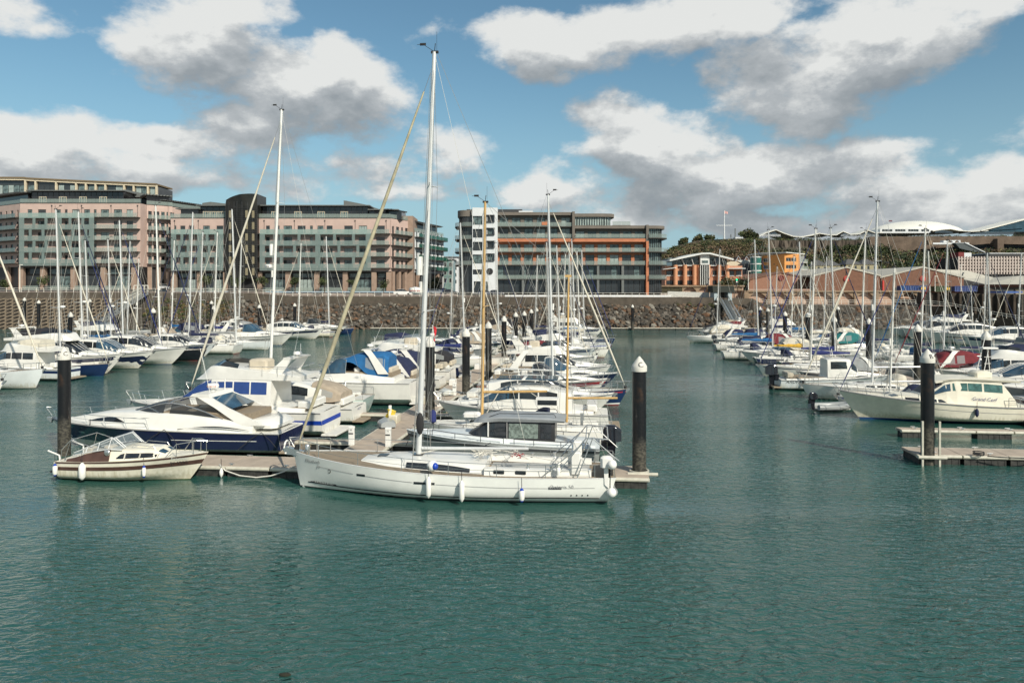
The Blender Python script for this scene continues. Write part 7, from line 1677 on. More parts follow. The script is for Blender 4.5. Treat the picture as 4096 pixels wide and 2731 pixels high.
f.build('screen_frame', alu, b)
r_ = MB()
r_.tube([(-3.4,-1.05,1.1),(-3.1,-1.0,2.1),(-1.9,-1.0,1.75)], .022, 5); r_.tube([(-3.4,1.05,1.1),(-3.1,1.0,2.1),(-1.9,1.0,1.75)], .022, 5); r_.tube([(-3.1,-1.0,2.1),(-3.1,1.0,2.1)], .022, 5); r_.tube([(-3.1,-1.0,2.1),(-3.6,-1.0,1.6),(-3.65,-1,1.1)], .02, 5)
r_.tube([(1.9,-.9,1.2),(2.5,-.75,1.95),(3.3,-.3,2.05),(3.75,0,2.0),(3.3,.3,2.05),(2.5,.75,1.95),(1.9,.9,1.2)], .022, 5)
for (x_, y_) in ((2.5,.75),(2.5,-.75),(3.2,.35),(3.2,-.35),(3.7,0)): r_.tube([(x_,y_,1.3),(x_,y_,2.0)], .018, 5)
for yy in (-.3,.3): r_.tube([(.0,yy*2,zq(0)+.55),(.1,yy*2,zq(0)+.66),(1.2,yy*2,zq(0)+.6),(1.3,yy*2,zq(0)+.45)], .016, 5)
r_.build('pulpit', steel, b)
o = MB(); o.tube([(-3.75,-.8,.35),(-3.9,-.8,1.25),(-4.45,-.9,1.5)], .045, 7); o.tube([(-3.7,.8,.4),(-3.75,.8,1.45),(-4.3,.7,1.7)], .045, 7); o.build('davit', white, b, True)
o = MB(); o.prism([(-3.8,.5),(-4.2,.35),(-4.9,.28),(-4.9,.18),(-4.2,.1),(-3.8,.0)], 'y', -.2, .2); o.build('outdrive', letter, b)
MB().ell((-.98,-wq(-1)*.88,zq(-1)+.42),(.16,.05,.16),12,8).build('lamp', steel, b, True)
lput(b, h, 'Freeway', .22, 2.62, zq(2.6)-.13, -1, letterw, shear=.3, off=.03); lput(b, h, 'JY 1232', .24, 2.55, zq(2.6)-.38, -1, letter, off=.03)
Mf = Matrix.Translation((FX, FY, 0)) @ Matrix.Rotation(BOWR, 4, 'Z')
for (xx, r_, l, cap, lb) in ((-2.15, .17, .75, None, 'grubby white fender on the quarter of the brown and cream cruiser'), (1.0, .10, .48, bluep, 'slim white fender with blue top near the bow of the brown and cream cruiser'), (-3.72, .12, .5, bluep, 'blue topped fender at the transom corner of the brown and cream cruiser')):
    fender(onb(Mf, (xx, -h.at(xx, .6, 1, 0).y-.2, .62)), BOWR, r=r_, l=l, cap=cap, label=lb, group='fenders along the brown and cream cruiser')

# --- blue hulled sports cruiser behind the cross head
b, h, q = motorboat('long sports cruiser with navy topsides and white radar arch, behind the small cream cruiser', -21.3, 45.9, BOWL, 'sport', L=15.8, B=4.3, hull=gel, fb=1.75, fs=1.42, lev=2, radar=False, arch=False, bare=True, boot='black')
h.band(0,0,34,.012,f0=.40,f1=.955).build('navy_topside', navy, b, True)
for xx in (5.2, 3.4, 1.0): hpatch(b, h, xx-.28, xx+.28, .98, 1.14, steel, 'port_light', sides=(1,-1), off=.03, shrink=.8)
line_on(h, -1.4, -6.6, lambda x: .95+.0*x, .04, .03).build('pin_stripe', letterw, b)
ml = MB()
for xx, e in ((-1.0, .3), (-6.9, .5)):
    p = h.sheer(xx, 1, .05, .05)
    for dx in (-1.3, 1.2): ml.tube([p, p+Vector((dx*.5, .25, -.4)), p+Vector((dx, .5, -.95))], .022, 4)
ml.tube([h.sheer(4.1,1,.05,.05)+Vector((0,0,.3)), h.sheer(4.1,1,.05,0)], .03, 4); ml.build('mooring_line', blackr, b)
zt = h.zs(.45)+.86
wsl = Loft([(-4.4,1.72,1.62,zt-.35,zt-.22,.02),(-3.2,1.74,1.50,zt-.3,zt+.22,.05),(-1.8,1.74,1.36,zt-.25,zt+.60,.10),(-.6,1.70,1.26,zt-.25,zt+.72,.12),(.6,1.62,1.10,zt-.25,zt+.50,.2),(1.8,1.45,.85,zt-.3,zt+.12,.15),(2.7,1.2,.5,zt-.35,zt-.16,.04)], 3)
g = MB(); xq = [v[0] for v in wsl.sec]
for sd in (1,-1): g.add(*(lambda m:(m.v,m.f))(wsl.patch([x for x in xq if x < -.7], .02, .6, 2, 0, (sd,))))
g.add(*(lambda m:(m.v,m.f))(wsl.patch([x for x in xq if x >= -.9], .02, 1, 7, 0)))
wo = g.build('windscreen', MG('smoked_screen', (.02,.025,.03), .78, .04), b, True)
f = MB()
for sd in (1,-1):
    f.tube([wsl.P(x, .62, sd) for x in xq if x < 2.5], .035, 6); f.tube([wsl.P(x, .0, sd) for x in xq], .03, 5); f.tube([wsl.P(-.8+.35*k, .02+.145*k, sd, .01) for k in range(5)], .03, 5)
f.tube([wsl.P(-.9,a,1) for a in (.62,.7,.85,1)]+[wsl.P(-.9,a,-1) for a in (.85,.7,.62)], .035, 6); f.build('screen_frame', steel, wo)
for (xx, yy, zz) in ((-2.0,.7,.22),(-2.0,-.7,.22),(-3.2,.0,.1)): MB().bbox(xx-.35, xx+.3, yy-.4, yy+.4, zt-.3, zt+zz, .12).build('seat', cushion, b, True)
am = MB()
for sd in (1,-1):
    am.loft([[(-7.0+dx, sd*(1.74+dy), zt-.55) for dx, dy in ((0,0),(1.5,0),(1.5,-.2),(0,-.2))], [(-4.7+dx, sd*(1.66+dy), zt+.45) for dx, dy in ((0,0),(.8,0),(.8,-.16),(0,-.16))], [(-3.4+dx, sd*(1.42+dy), zt+1.06) for dx, dy in ((0,0),(.8,0),(.8,-.2),(0,-.2))]], True, True)
am.loft([[(-3.5,yy,zt+1.0),(-2.2,yy,zt+1.05),(-2.4,yy,zt+1.22),(-3.4,yy,zt+1.22)] for yy in (-1.45,-.6,0,.6,1.45)], True, True); am.build('radar_arch', gel, b, True)
MB().quad((-4.9,1.45,zt+.4),(-3.5,1.3,zt+1.0),(-3.5,-1.3,zt+1.0),(-4.9,-1.45,zt+.4)).build('arch_glass', glassb, b)
rad = MB().lathe([(.02,0),(.33,.03),(.36,.14),(.31,.27),(.02,.32)], -2.9, 0, 16); rad.v = [(p[0],p[1],p[2]+zt+1.4) for p in rad.v]; rad.box(-3.0,-2.8,-.1,.1,zt+1.2,zt+1.42); rdo = rad.build('radar_dome', white, b, True)
text('Raymarine', .17, letterr, rdo, lambda u,v: (-2.9-.37*math.sin(u/.37), .37*math.cos(u/.37), zt+1.54+v))
MB().tube([(-3.2,.9,zt+1.2),(-2.6,.95,zt+3.9)], .016, 4).build('aerial', white, b); MB().tube([(-3.3,-.7,zt+1.2),(-3.3,-.7,zt+1.9)], .04, 5).build('aerial', white, b)
for sd in (1,-1): MB().loft([[h.at(lerp(-1.8,-6.2,i/10), h.zs((lerp(-1.8,-6.2,i/10)+7.9)/15.8)+.0, sd, -.06)+Vector((0,0,.12+.14*math.sin(i/10*3.14))), h.at(lerp(-1.8,-6.2,i/10), 1.4, sd, -.07)+Vector((0,0,.16+.24*math.sin(i/10*3.14)))] for i in range(11)], False).build('side_vent', glassd, b)
cb2 = MB(); cb2.bbox(-7.6,-5.2,-1.5,1.5,zt-.75,zt-.28,.3); cb2.build('sun_pad', gel, b, True)
# --- white flybridge boat, stern lettering
b, h, q = motorboat('white flybridge cruiser with blue window covers, moored behind the navy sports cruiser', -19.6, 51.2, BOWL, 'fly', L=14.6, B=4.4, hull=gel, fb=2.1, fs=1.75, lev=2, boot='blue', win=M('blue_window_cover', (.02,.06,.22), .7), canopy=None, name='flybridge_cruiser')
h.band(0,0,20,.014,t0=0,t1=.45,f0=.60,f1=.74).build('blue_stripe', bluep, b, True)
for xx in (-3.2, -4.4): hpatch(b, h, xx-.3, xx+.3, 1.40, 1.62, glassb, 'port_light', sides=(1,-1), off=.03)
text('Well-oiled', .5, lettern, b, lambda u, v: (-7.36, -u, .85+v), 'lettering')
MB().box(-7.32, -7.28, 1.0, 1.6, 1.0, 1.35).build('stern_window', glassd, b)
b, h, q = motorboat('white cruiser with tan cockpit canopy, stern toward the walkway', -17.4, 56.0, BOWL, 'hardtop', L=12, B=3.9, hull=gel, lev=2, canopy=cn['tan'], boot='blue', arch=False)
text('MISTY', .32, lettern, b, lambda u, v: (-6.03, -u, .95+v), 'lettering')
# --- pale green yacht with the second tallest mast
b, h, q = sailboat('pale green sailing yacht with tall white mast and white furled sail, left of the walkway', -18.9, 59.6, BOWL, L=15.2, B=4.3, mast=PZ(440, 59.6), hull=gelgreen, boot='black', furl=cn['cream'], lev=2, mastm=aluw, hood=cn['tan'], mx=.045, rakeang=2.6, fork=True, boomz=2.9, mr=.13)
radome(b, q, .44, 'B&G', letter)
text('MODENA', .3, letterg, b, lambda u, v: (-7.66, -u, .8+v), 'lettering')
# --- white cruiser with bright blue canopy
b, h, q = motorboat('white aft cabin cruiser with bright blue canopy over its cockpit', -14.9, 64.6, BOWL, 'sport', L=13, B=4.1, hull=gel, lev=2, canopy=None, boot='blue', fb=2.2, fs=2.0, radar=True)
cv = Loft([(-4.6, 1.45, 1.25, 2.55, 4.2, .3), (-4.2, 1.55, 1.35, 2.5, 4.45, .3), (-3.0, 1.55, 1.35, 2.6, 4.5, .3), (-1.6, 1.5, 1.2, 3.6, 4.35, .25), (-.6, 1.4, 1.1, 3.7, 3.95, .1)], 3)
co = cv.mesh().build('canopy', cn['blue'], b, True)
for (xa, xb) in ((-4.3,-3.6),(-3.4,-2.6)):
    for sd in (1,-1): cv.patch([xa,(xa+xb)/2,xb], .2, .56, 2, .012, (sd,)).build('canopy_window', vinyl, co)
lput(b, h, 'Broom. 42', .42, 1.6, 1.95, 1, lettern, shear=.2, off=.03)
b_, h_, q_ = b, h, q

# --- right side of the middle walkway
# grey wheelhouse boat with big outboard
b, h, q = motorboat('low grey hulled cabin boat with dark glazed wheelhouse and big black outboard, right behind the long yacht', -.75, 42.9, BOWL, 'pilot', L=11.3, B=3.3, hull=gelgrey, top=gelg, fb=1.75, fs=1.25, lev=2, radar=False, boot='black', engines=0, name='cabin_boat', railm=letter) if False else (None,)*3
WX, WY = -.6, 42.9
b = empty('cabin_boat', (WX, WY, 0), BOWL, 'grey hulled cabin boat with dark glazed wheelhouse, directly behind the long white yacht', 'motorboat')
h = Hull(11.3, 3.4, 1.62, 1.05, 'motor', stern=.9, rake=.9, tr=.1, fair=2.8, mid=.4, pw=1.6)
h.mesh(34, 12).build('hull', M('hull_mid_grey', (.33,.35,.34), .3), b, True); h.band(0,0,34,.03,f0=.80,f1=.90).build('rubbing_strake', M('strake_dark', (.07,.075,.08), .5), b, True)
h.band(0,0,34,.035,f0=.90,f1=.925).build('strake_cap', gelg, b, True)
h.deck(30, camber=.05).build('deck', gelg, b, True)
zq = lambda x: h.zs((x+5.65)/11.3); wq = lambda x: h.b((x+5.65)/11.3)
lo = Loft([(-5.4,1.25,1.2,zq(-5.4)-.1,zq(-5.4)+.12,.03),(-3.0,1.35,1.25,zq(-3)-.1,zq(-3)+.22,.05),(1.4,1.32,1.2,zq(1.4)-.1,zq(1.4)+.22,.08),(2.6,1.2,.95,zq(2.6)-.1,zq(2.6)+.22,.08),(4.4,.7,.5,zq(4.4)-.1,zq(4.4)+.05,.03)],3)
lo.mesh().build('coachroof', gelg, b, True)
z0 = zq(0)+.0
wh = Loft([(-3.15,1.14,1.02,z0,z0+1.12,.1),(-2.9,1.16,1.05,z0,z0+1.2,.1),(.2,1.16,1.05,z0,z0+1.2,.1),(.75,1.14,.98,z0,z0+1.05,.1),(2.0,1.05,.7,z0-.05,z0+.25,.08),(2.3,1.0,.6,z0-.1,z0,.02)],2)
wo = wh.mesh().build('wheelhouse', M('wheelhouse_black', (.03,.03,.032), .3), b, True)
for (xa, xb, mt_) in ((-2.95,-2.35,glassd),(-2.2,-.55,glasst),(-.4,.55,glassd),(.65,1.85,glassd)):
    for sd in (1,-1): wh.patch([lerp(xa,xb,i/4) for i in range(5)], .12 if xa < .6 else .1, .56, 2, .02, (sd,)).build('window', mt_ if mt_ is glassd else M('curtained_window', (.16,.20,.18), .12, var=.5, scale=6), wo, True)
for xx in (-.45, .62): MB().box(xx-.03, xx+.03, -1.2, 1.2, z0, z0+1.1).build('door_post', letterw if xx > 0 else greyr, wo)
rf = Loft([(-3.7,1.1,1.22,z0+1.12,z0+1.28,.06),(-3.0,1.2,1.28,z0+1.14,z0+1.38,.08),(0,1.2,1.28,z0+1.14,z0+1.42,.08),(1.1,1.1,1.0,z0+1.05,z0+1.3,.08),(1.5,.8,.6,z0+1.0,z0+1.1,.03)],3)
rf.mesh().build('roof', M('roof_grey', (.30,.32,.33), .4), b, True)
rl = MB()
for sd in (1,-1):
    rl.tube([(-3.2,sd*.9,z0+1.38),(-3.1,sd*.9,z0+1.56),(0,sd*.9,z0+1.56),(.6,sd*.9,z0+1.36)], .022, 5)
    rl.tube([h.sheer(x, sd, .12, .30) for x in (3.9,2.5,1,-.3)], .022, 5); rl.tube([h.sheer(x, sd, .12, .30) for x in (-.9,-2,-3.5,-5)], .022, 5); rl.tube([h.sheer(x, sd, .12, .32) for x in (5.2,4.6,4.1)], .022, 5)
    for x in (3.9,2.5,1,-.3,-.9,-2,-3.5,-5,5.1,4.2): rl.tube([h.sheer(x, sd, .12, 0), h.sheer(x, sd, .12, .3)], .018, 4)
rl.build('guard_rail', letter, b)
outboard(b, -6.0, .75, s=1.4)
ml = MB(); p = h.sheer(.4, 1, .02, .03); ml.tube([p, p+Vector((1.0,.4,-.5)), p+Vector((2.4,.7,-1.2))], .02, 4); p = h.sheer(5.2,1,.05,.0); ml.tube([p, p+Vector((.4,.1,-.9))], .02, 4); ml.build('mooring_line', blackr, b)
# varnished ketch
b, h, q = sailboat('white two-masted yacht with varnished yellow masts, second boat right of the walkway', .15, 47.4, BOWL, L=12.4, B=3.7, mast=PZ(806, 47.4), hull=gel, boot='blue', furl=cn['cream'], hood=cn['navy'], lev=2, mastm=spruce, mx=.17, rakeang=.9, genoa=False, boomz=3.25, mr=.11, spreaders=1)
mz = MB(); mzx = -3.35; zt = PZ(1102, 46.8); mz.tube([(mzx,0,1.4),(mzx-.12,0,zt)], .085, 9, .06); mz.box(mzx-.3, mzx+.12, -.05, .05, zt-.1, zt+.04); mm = mz.build('mizzen_mast', spruce, b, True)
MB().tube([(mzx-.1,0,2.95),(mzx-3.2,0,3.0)], .07, 8).build('mizzen_boom', spruce, b, True)
r_ = MB(); r_.tube([(mzx-.12,0,zt),(mzx-2.9,.0,1.4)], .014, 3)
for sd in (1,-1): r_.tube([(mzx-.1,0,zt-.1),(mzx+.6,sd*1.5,1.4)], .014, 3); r_.tube([(mzx-.1,0,zt*.6),(mzx-.5,sd*1.4,1.4)], .014, 3)
r_.tube([(mzx-.12,0,zt),tuple(q['top'])], .014, 3)
r_.build('mizzen_rigging', wire, b)
sp_ = MB(); sp_.bbox(-2.9,-1.5,.75,1.45,3.05,3.12,.01); sp_.build('solar_frame', white, b); MB().box(-2.8,-1.6,1.456,1.462,2.7,3.0).build('solar_panel', glassd, b)
MB().bbox(-2.9,-1.5,1.40,1.452,2.64,3.06,.02).build('solar_backing', white, b)
MB().bbox(2.1,3.2,.2,.9,1.75,2.05,.1).build('liferaft_case', white, b, True)
Mk = Matrix.Translation((.15,47.4,0)) @ Matrix.Rotation(BOWL,4,'Z')
bb_ = empty('fender', onb(Mk,(5.1,.95,1.75)), 0, 'dark blue bag fender standing at the bow of the two-masted yacht', 'fender'); MB().lathe([(.03,-.42),(.2,-.3),(.2,.3),(.1,.42),(.02,.45)], n=12).build('fender_body', cn['royal'], bb_, True)
# boat with blue solar roof
b, h, q = motorboat('white cruiser with dark blue roof panels, third boat right of the middle walkway', .7, 53.0, BOWL, 'hardtop', L=12.2, B=3.8, hull=gel, lev=2, boot='black', arch=False, radar=False)
MB().bbox(-2.6,-.35,-1.1,1.1,3.52,3.60,.03).build('roof_panel', glassb, b); MB().bbox(-.1,1.7,-1.0,1.0,3.50,3.58,.03).build('roof_panel', glassb, b)
wput(b, 'BUENOS DIAS', .26, -3.0, 1.52, 3.0, 1, letterg)
# rounded flybridge boat, bow to the right
b, h, q = motorboat('white cruiser with rounded high roof and arched side window, bow to the open water', 1.9, 58.4, BOWR, 'hardtop', L=12.2, B=3.9, hull=gel, lev=2, boot='black', arch=False, radar=False, stripe=None)
b, h, q = sailboat('dark blue sailing yacht with red and white waterline bands and tall silver mast', 3.3, 64.0, BOWR, L=13.2, B=3.9, mast=PZ(790, 66), hull=bluehull, boot='red', stripe=redp, furl=cn['cream'], lev=2, mx=.02, rakeang=1.5, boomz=2.9, hood=cn['cream'], cover=None)
h.band(.10,.22,24,.012).build('boot_stripe', white, b, True)
lput(b, h, 'BOXER', .26, 5.1, 1.05, -1, letterw, off=.03)
b, h, q = motorboat('white and maroon sports boat with pointed bow beside the dark blue yacht', 2.9, 69.2, BOWR, 'sport', L=12, B=3.6, hull=gel, stripe=redp, lev=1, arch=False, boot='blue')
b, h, q = motorboat('white sports cruiser with long pointed bow and navy lower hull, behind the dark blue yacht', 4.2, 73.6, BOWR, 'sport', L=12.5, B=3.8, hull=navy, top=gel, lev=1, boot='black')
b, h, q = motorboat('white flybridge cruiser with slanting arch, fourth behind the dark blue yacht', 4.4, 79.0, BOWR, 'fly', L=12.2, hull=gel, lev=1)
wput(b, 'CHIMARA', .40, -3.1, -1.95, 1.75, -1, lettern)
b, h, q = motorboat('white cruiser with red cockpit cover near the middle of the right hand row', 5.0, 83.8, BOWR, 'sport', L=11.5, hull=gel, lev=1, canopy=cn['maroon'], boot='blue')
wput(b, 'Dry White', .45, -3.0, -1.85, 2.2, -1, letterr, shear=.4)

# --- cream classic cruiser at the right
GX, GY = 31.6, 55.9
b = empty('classic_cruiser', (GX, GY, 0), BOWL, 'cream classic motor cruiser with pale wheelhouse behind the pile marked B', 'motorboat')
h = Hull(13.2, 4.2, 2.15, 1.25, 'motor', stern=.84, rake=1.8, tr=-.1, fair=2.3, mid=.42, pw=1.7, flare=.5)
h.mesh(34, 12).build('hull', gelc, b, True); h.band(-.2,.16,34,.01).build('antifouling', afoul['blue'], b, True)
h.deck(30, camber=.06).build('deck', gelc, b, True)
zq = lambda x: h.zs((x+6.6)/13.2); wq = lambda x: h.b((x+6.6)/13.2)
t_ = MB()
for sd in (1,-1): t_.tube([h.sheer(lerp(-6.6,6.6,i/24), sd, -.01, .02) for i in range(25)], .05, 5)
t_.build('rubbing_strake', greyr, b)
line_on(h, 2.0, -6.3, lambda x: zq(x)-.42-.0*x, .03).build('pin_stripe', letterg, b)
fc = Loft([(-1.0,1.75,1.55,zq(-1)-.1,zq(-1)+.5,.1),(.7,1.7,1.45,zq(.7)-.1,zq(.7)+.40,.12),(2.6,1.45,1.15,zq(2.6)-.1,zq(2.6)+.30,.1),(3.3,1.3,.7,zq(3.3)-.1,zq(3.3)+.03,.02)],2)
fc.mesh().build('forward_cabin', gelc, b, True)
for (xa,xb) in ((-.6,.1),(.2,1.2),(1.35,2.3)):
    for sd in (1,-1): fc.patch([xa,(xa+xb)/2,xb], .22, .52, 2, .012, (sd,)).build('window', glassd, b)
fc.patch([2.7,2.9,3.1], .66, .98, 3, .012).build('front_window', glassb, b)
z0 = zq(-1.5)+.0
wh = Loft([(-5.3,1.72,1.62,zq(-5.3)-.1,zq(-5.3)+.42,.05),(-4.6,1.72,1.5,zq(-4.6)-.1,z0+1.30,.08),(-4.3,1.72,1.45,zq(-4.3)-.1,z0+1.72,.12),(-1.2,1.75,1.42,zq(-1.2)-.1,z0+1.80,.12),(-.5,1.72,1.35,zq(-.5)-.1,z0+1.66,.12),(1.1,1.6,1.1,zq(1.1)-.05,z0+.55,.12),(1.4,1.6,1.1,zq(1.4)-.05,z0+.45,.02)],1)
wo = wh.mesh().build('wheelhouse', gelc, b)
for (xa,xb,la,ha) in ((-4.35,-3.1,.38,.57),(-2.95,-2.0,.38,.57),(-1.95,-.95,.38,.57)):
    for sd in (1,-1): wh.patch([xa,xb], la, ha, 1, .012, (sd,)).build('window', M('green_tint_window', (.06,.14,.13), .08, var=.4, scale=3), wo)
for sd in (1,-1): wh.patch([-.8,-.4,.35], [.38,.38,.42], [.57,.57,.5], 1, .012, (sd,)).build('window', glassb, wo)
wh.patch([-.3,.3,.9], .64, 1.0, 4, .012).build('windscreen', M('screen_cover_dark', (.08,.08,.09), .6), wo)
ro = Loft([(-5.6,1.5,1.55,z0+1.62,z0+1.78,.03),(-3,1.5,1.6,z0+1.72,z0+1.92,.06),(-.8,1.4,1.5,z0+1.70,z0+1.90,.06),(.1,1.2,1.1,z0+1.5,z0+1.66,.04)],2); ro.mesh().build('roof', gelc, b, True)
mst = MB(); mst.tube([(-3.2,0,z0+1.85),(-3.9,0,z0+4.9)], .03, 5); mst.tube([(-3.6,.25,z0+1.85),(-4.1,.1,z0+4.0),(-4.6,.1,z0+4.0)], .03, 5); mst.tube([(-4.4,-.25,z0+1.85),(-4.1,-.1,z0+4.0)], .03, 5)
for zz in (2.4,2.9,3.4): mst.tube([(-3.75,.2,z0+zz),(-4.3,.0,z0+zz)], .018, 4)
mst.bbox(-4.7,-3.6,-.3,.3,z0+4.0,z0+4.12,.03); mst.build('signal_mast', white, b)
MB().bbox(-4.2,-3.0,-.7,.5,z0+1.9,z0+2.35,.12).build('roof_box', gelc, b, True)
text('Grand Cerf', .36, lettern, b, lambda u,v: wh.P(-3.0-u, .20, 1, .05)+Vector((0,.02,v)), 'lettering', shear=.3)
rail(h, 1.5, 6.0, .62, .02, 2, parent=b, name='bow_rail', bow=.5, rake=.2, post=1.0)
rail(h, -6.2, -4.6, .7, .02, 2, parent=b, name='stern_rail', post=1.0)
Mg = Matrix.Translation((GX,GY,0)) @ Matrix.Rotation(BOWL,4,'Z')
for xx, lb in ((-2.3,'dark blue fender hanging amidships on the cream classic cruiser'),(-6.15,'dark blue fender at the stern of the cream classic cruiser')):
    fender(onb(Mg,(xx,h.at(xx,.9,1,0).y+.17,.95)), BOWL+math.pi, r=.12, l=.5, mat=cn['navy'], label=lb, group='dark blue fenders on the cream classic cruiser')
# inflatable with outboard tucked at its bow
rb = empty('inflatable_dinghy', (26.2, 60.6, .1), BOWL+.3, 'small grey inflatable with black outboard at the bow of the cream classic cruiser', 'dinghy')
MB().tube([(1.6,.65,.25),(0,.75,.2),(-1.3,.45,.28),(-1.6,0,.34),(-1.3,-.45,.28),(0,-.75,.2),(1.6,-.65,.25)], .24, 10).build('tube', gelgrey, rb, True)
MB().box(-1.3,1.4,-.6,.6,.0,.1).build('floor', deckg, rb); outboard(rb, 1.9, .55, s=.9)
# plumb-bow yacht with white boards and the tallest right mast
b, h, q = sailboat('white plumb-bowed sailing yacht with tall silver mast, left end of the right hand row', 32.7, 66.6, BOWL, L=12.8, B=4.0, mast=PZ(810, 67.5), hull=gel, boot='black', furl=cn['cream'], hood=cn['cream'], cover=None, lev=2, mx=.02, rakeang=1.6, boomz=2.9)
lput(b, h, 'BENETEAU', .2, 5.3, .30, 1, letterg, spacing=1.4)
b, h, q = motorboat('grey hulled cabin boat with black outboard pointing at the channel, beyond the plumb-bowed yacht', 31.9, 73.6, BOWR, 'pilot', L=10.5, B=3.3, hull=gelg, lev=2, engines=0, radar=False, boot='black', name='cabin_boat')
outboard(b, -5.5, .9, s=1.6)
lput(b, h, 'AXOPAR', .42, -4.0, .85, -1, letter, shear=.3)

# --- ropes, hose and cleats on the pontoons
def rope(label, pts, r=.025, mat=None, name='mooring_rope', cat='rope'): return tag(MB().tube(pts, r, 5).build(name, mat or wirew, None, True), label, cat)
pt = lambda x, off=0, z=.6: (x, tC(x)+off, z)
rope('pale rope sagging along the front edge of the cross head pontoon', [pt(-15.4,-1.2,.62), pt(-15.0,-1.36,.35), pt(-14.2,-1.4,.12), pt(-13.3,-1.4,.05), pt(-12.5,-1.4,.16), pt(-11.8,-1.36,.4), pt(-11.3,-1.2,.65)], .035)
rope('dark rope lying along the cross head pontoon near the long yacht bow', [pt(-11.3,-1.1,.64), pt(-10.5,-1.0,.6), pt(-9.7,-1.15,.58), pt(-8.6,-1.0,.6)], .03, blackr)
hs = MB(); hx_, hy_ = PX(1560,WD(1690,.55)), WD(1690,.55)
for k in range(9): hs.tube([(hx_+(.10+.025*k)*math.cos(a)+.02*k*math.sin(3*a), hy_-.1+.10*math.sin(a*2)+.02*k, 1.05+(.42+.02*(k%3))*math.sin(a)) for a in [i*.628 for i in range(11)]], .022, 4)
tag(hs.build('coiled_hose', yellowp), 'yellow hose coiled over a service post on the middle walkway', 'hose')
tag(MB().bbox(hx_-.1,hx_+.1,hy_-.05,hy_+.12,.55,1.75,.02).build('hose_post', white), 'white post holding the yellow coiled hose', 'post')
pg = empty('pile_guide', (PX(2557,37.6), 37.6, 0), -TH, 'pale guide collar holding the mooring pile right of the long yacht', 'pile guide')
MB().lathe([(.42,.42),(.50,.42),(.50,.66),(.42,.66),(.42,.42)], n=20, cap=False).build('collar', fend, pg, True); MB().tube([(-.6,-.45,.55),(.9,-.45,.55)], .09, 8).build('guide_arm', fend, pg, True)
pg = empty('pile_guide', (PX(3710,41.6), 41.6, 0), -TH, 'pale bracket holding the pile marked B at the right pontoon', 'pile guide')
MB().tube([(-.7,-.5,.5),(.8,-.5,.5)], .10, 8).build('guide_arm', fend, pg, True)
for xx in (-.45,.45): MB().box(xx-.05,xx+.05,-.5,-.4,-.2,2.5).build('guide_post', fend, pg)
rope('black rope drooping from the right pontoon toward the frame edge', [(26.3,40.9,.62),(27.0,40.7,.60),(28.0,40.4,.62),(29.0,40.2,.85),(29.8,40.0,1.35),(30.4,39.9,2.0)], .035, blackr)
rope('coil of black rope lying on the right pontoon deck', [(26.0+.3*math.cos(a), 41.2+.2*math.sin(a), .59+.01*i) for i, a in enumerate([k*.7 for k in range(24)])], .03, blackr)
fg = empty('flag', (PX(1731,62), 62, 0), 0, 'small red flag on a thin staff beside the second tallest pile cap', 'flag'); zt = PZ(1300,62); MB().tube([(0,0,1.5),(0,0,zt)], .025, 5).build('flagstaff', white, fg); MB().loft([[(.02+.04*i, .1*math.sin(i), zt-.05-i*.26), (.30+.03*i-.02*i*i, .1*math.sin(i+1), zt-.25-i*.24)] for i in range(6)], False).build('flag_cloth', redflag, fg)
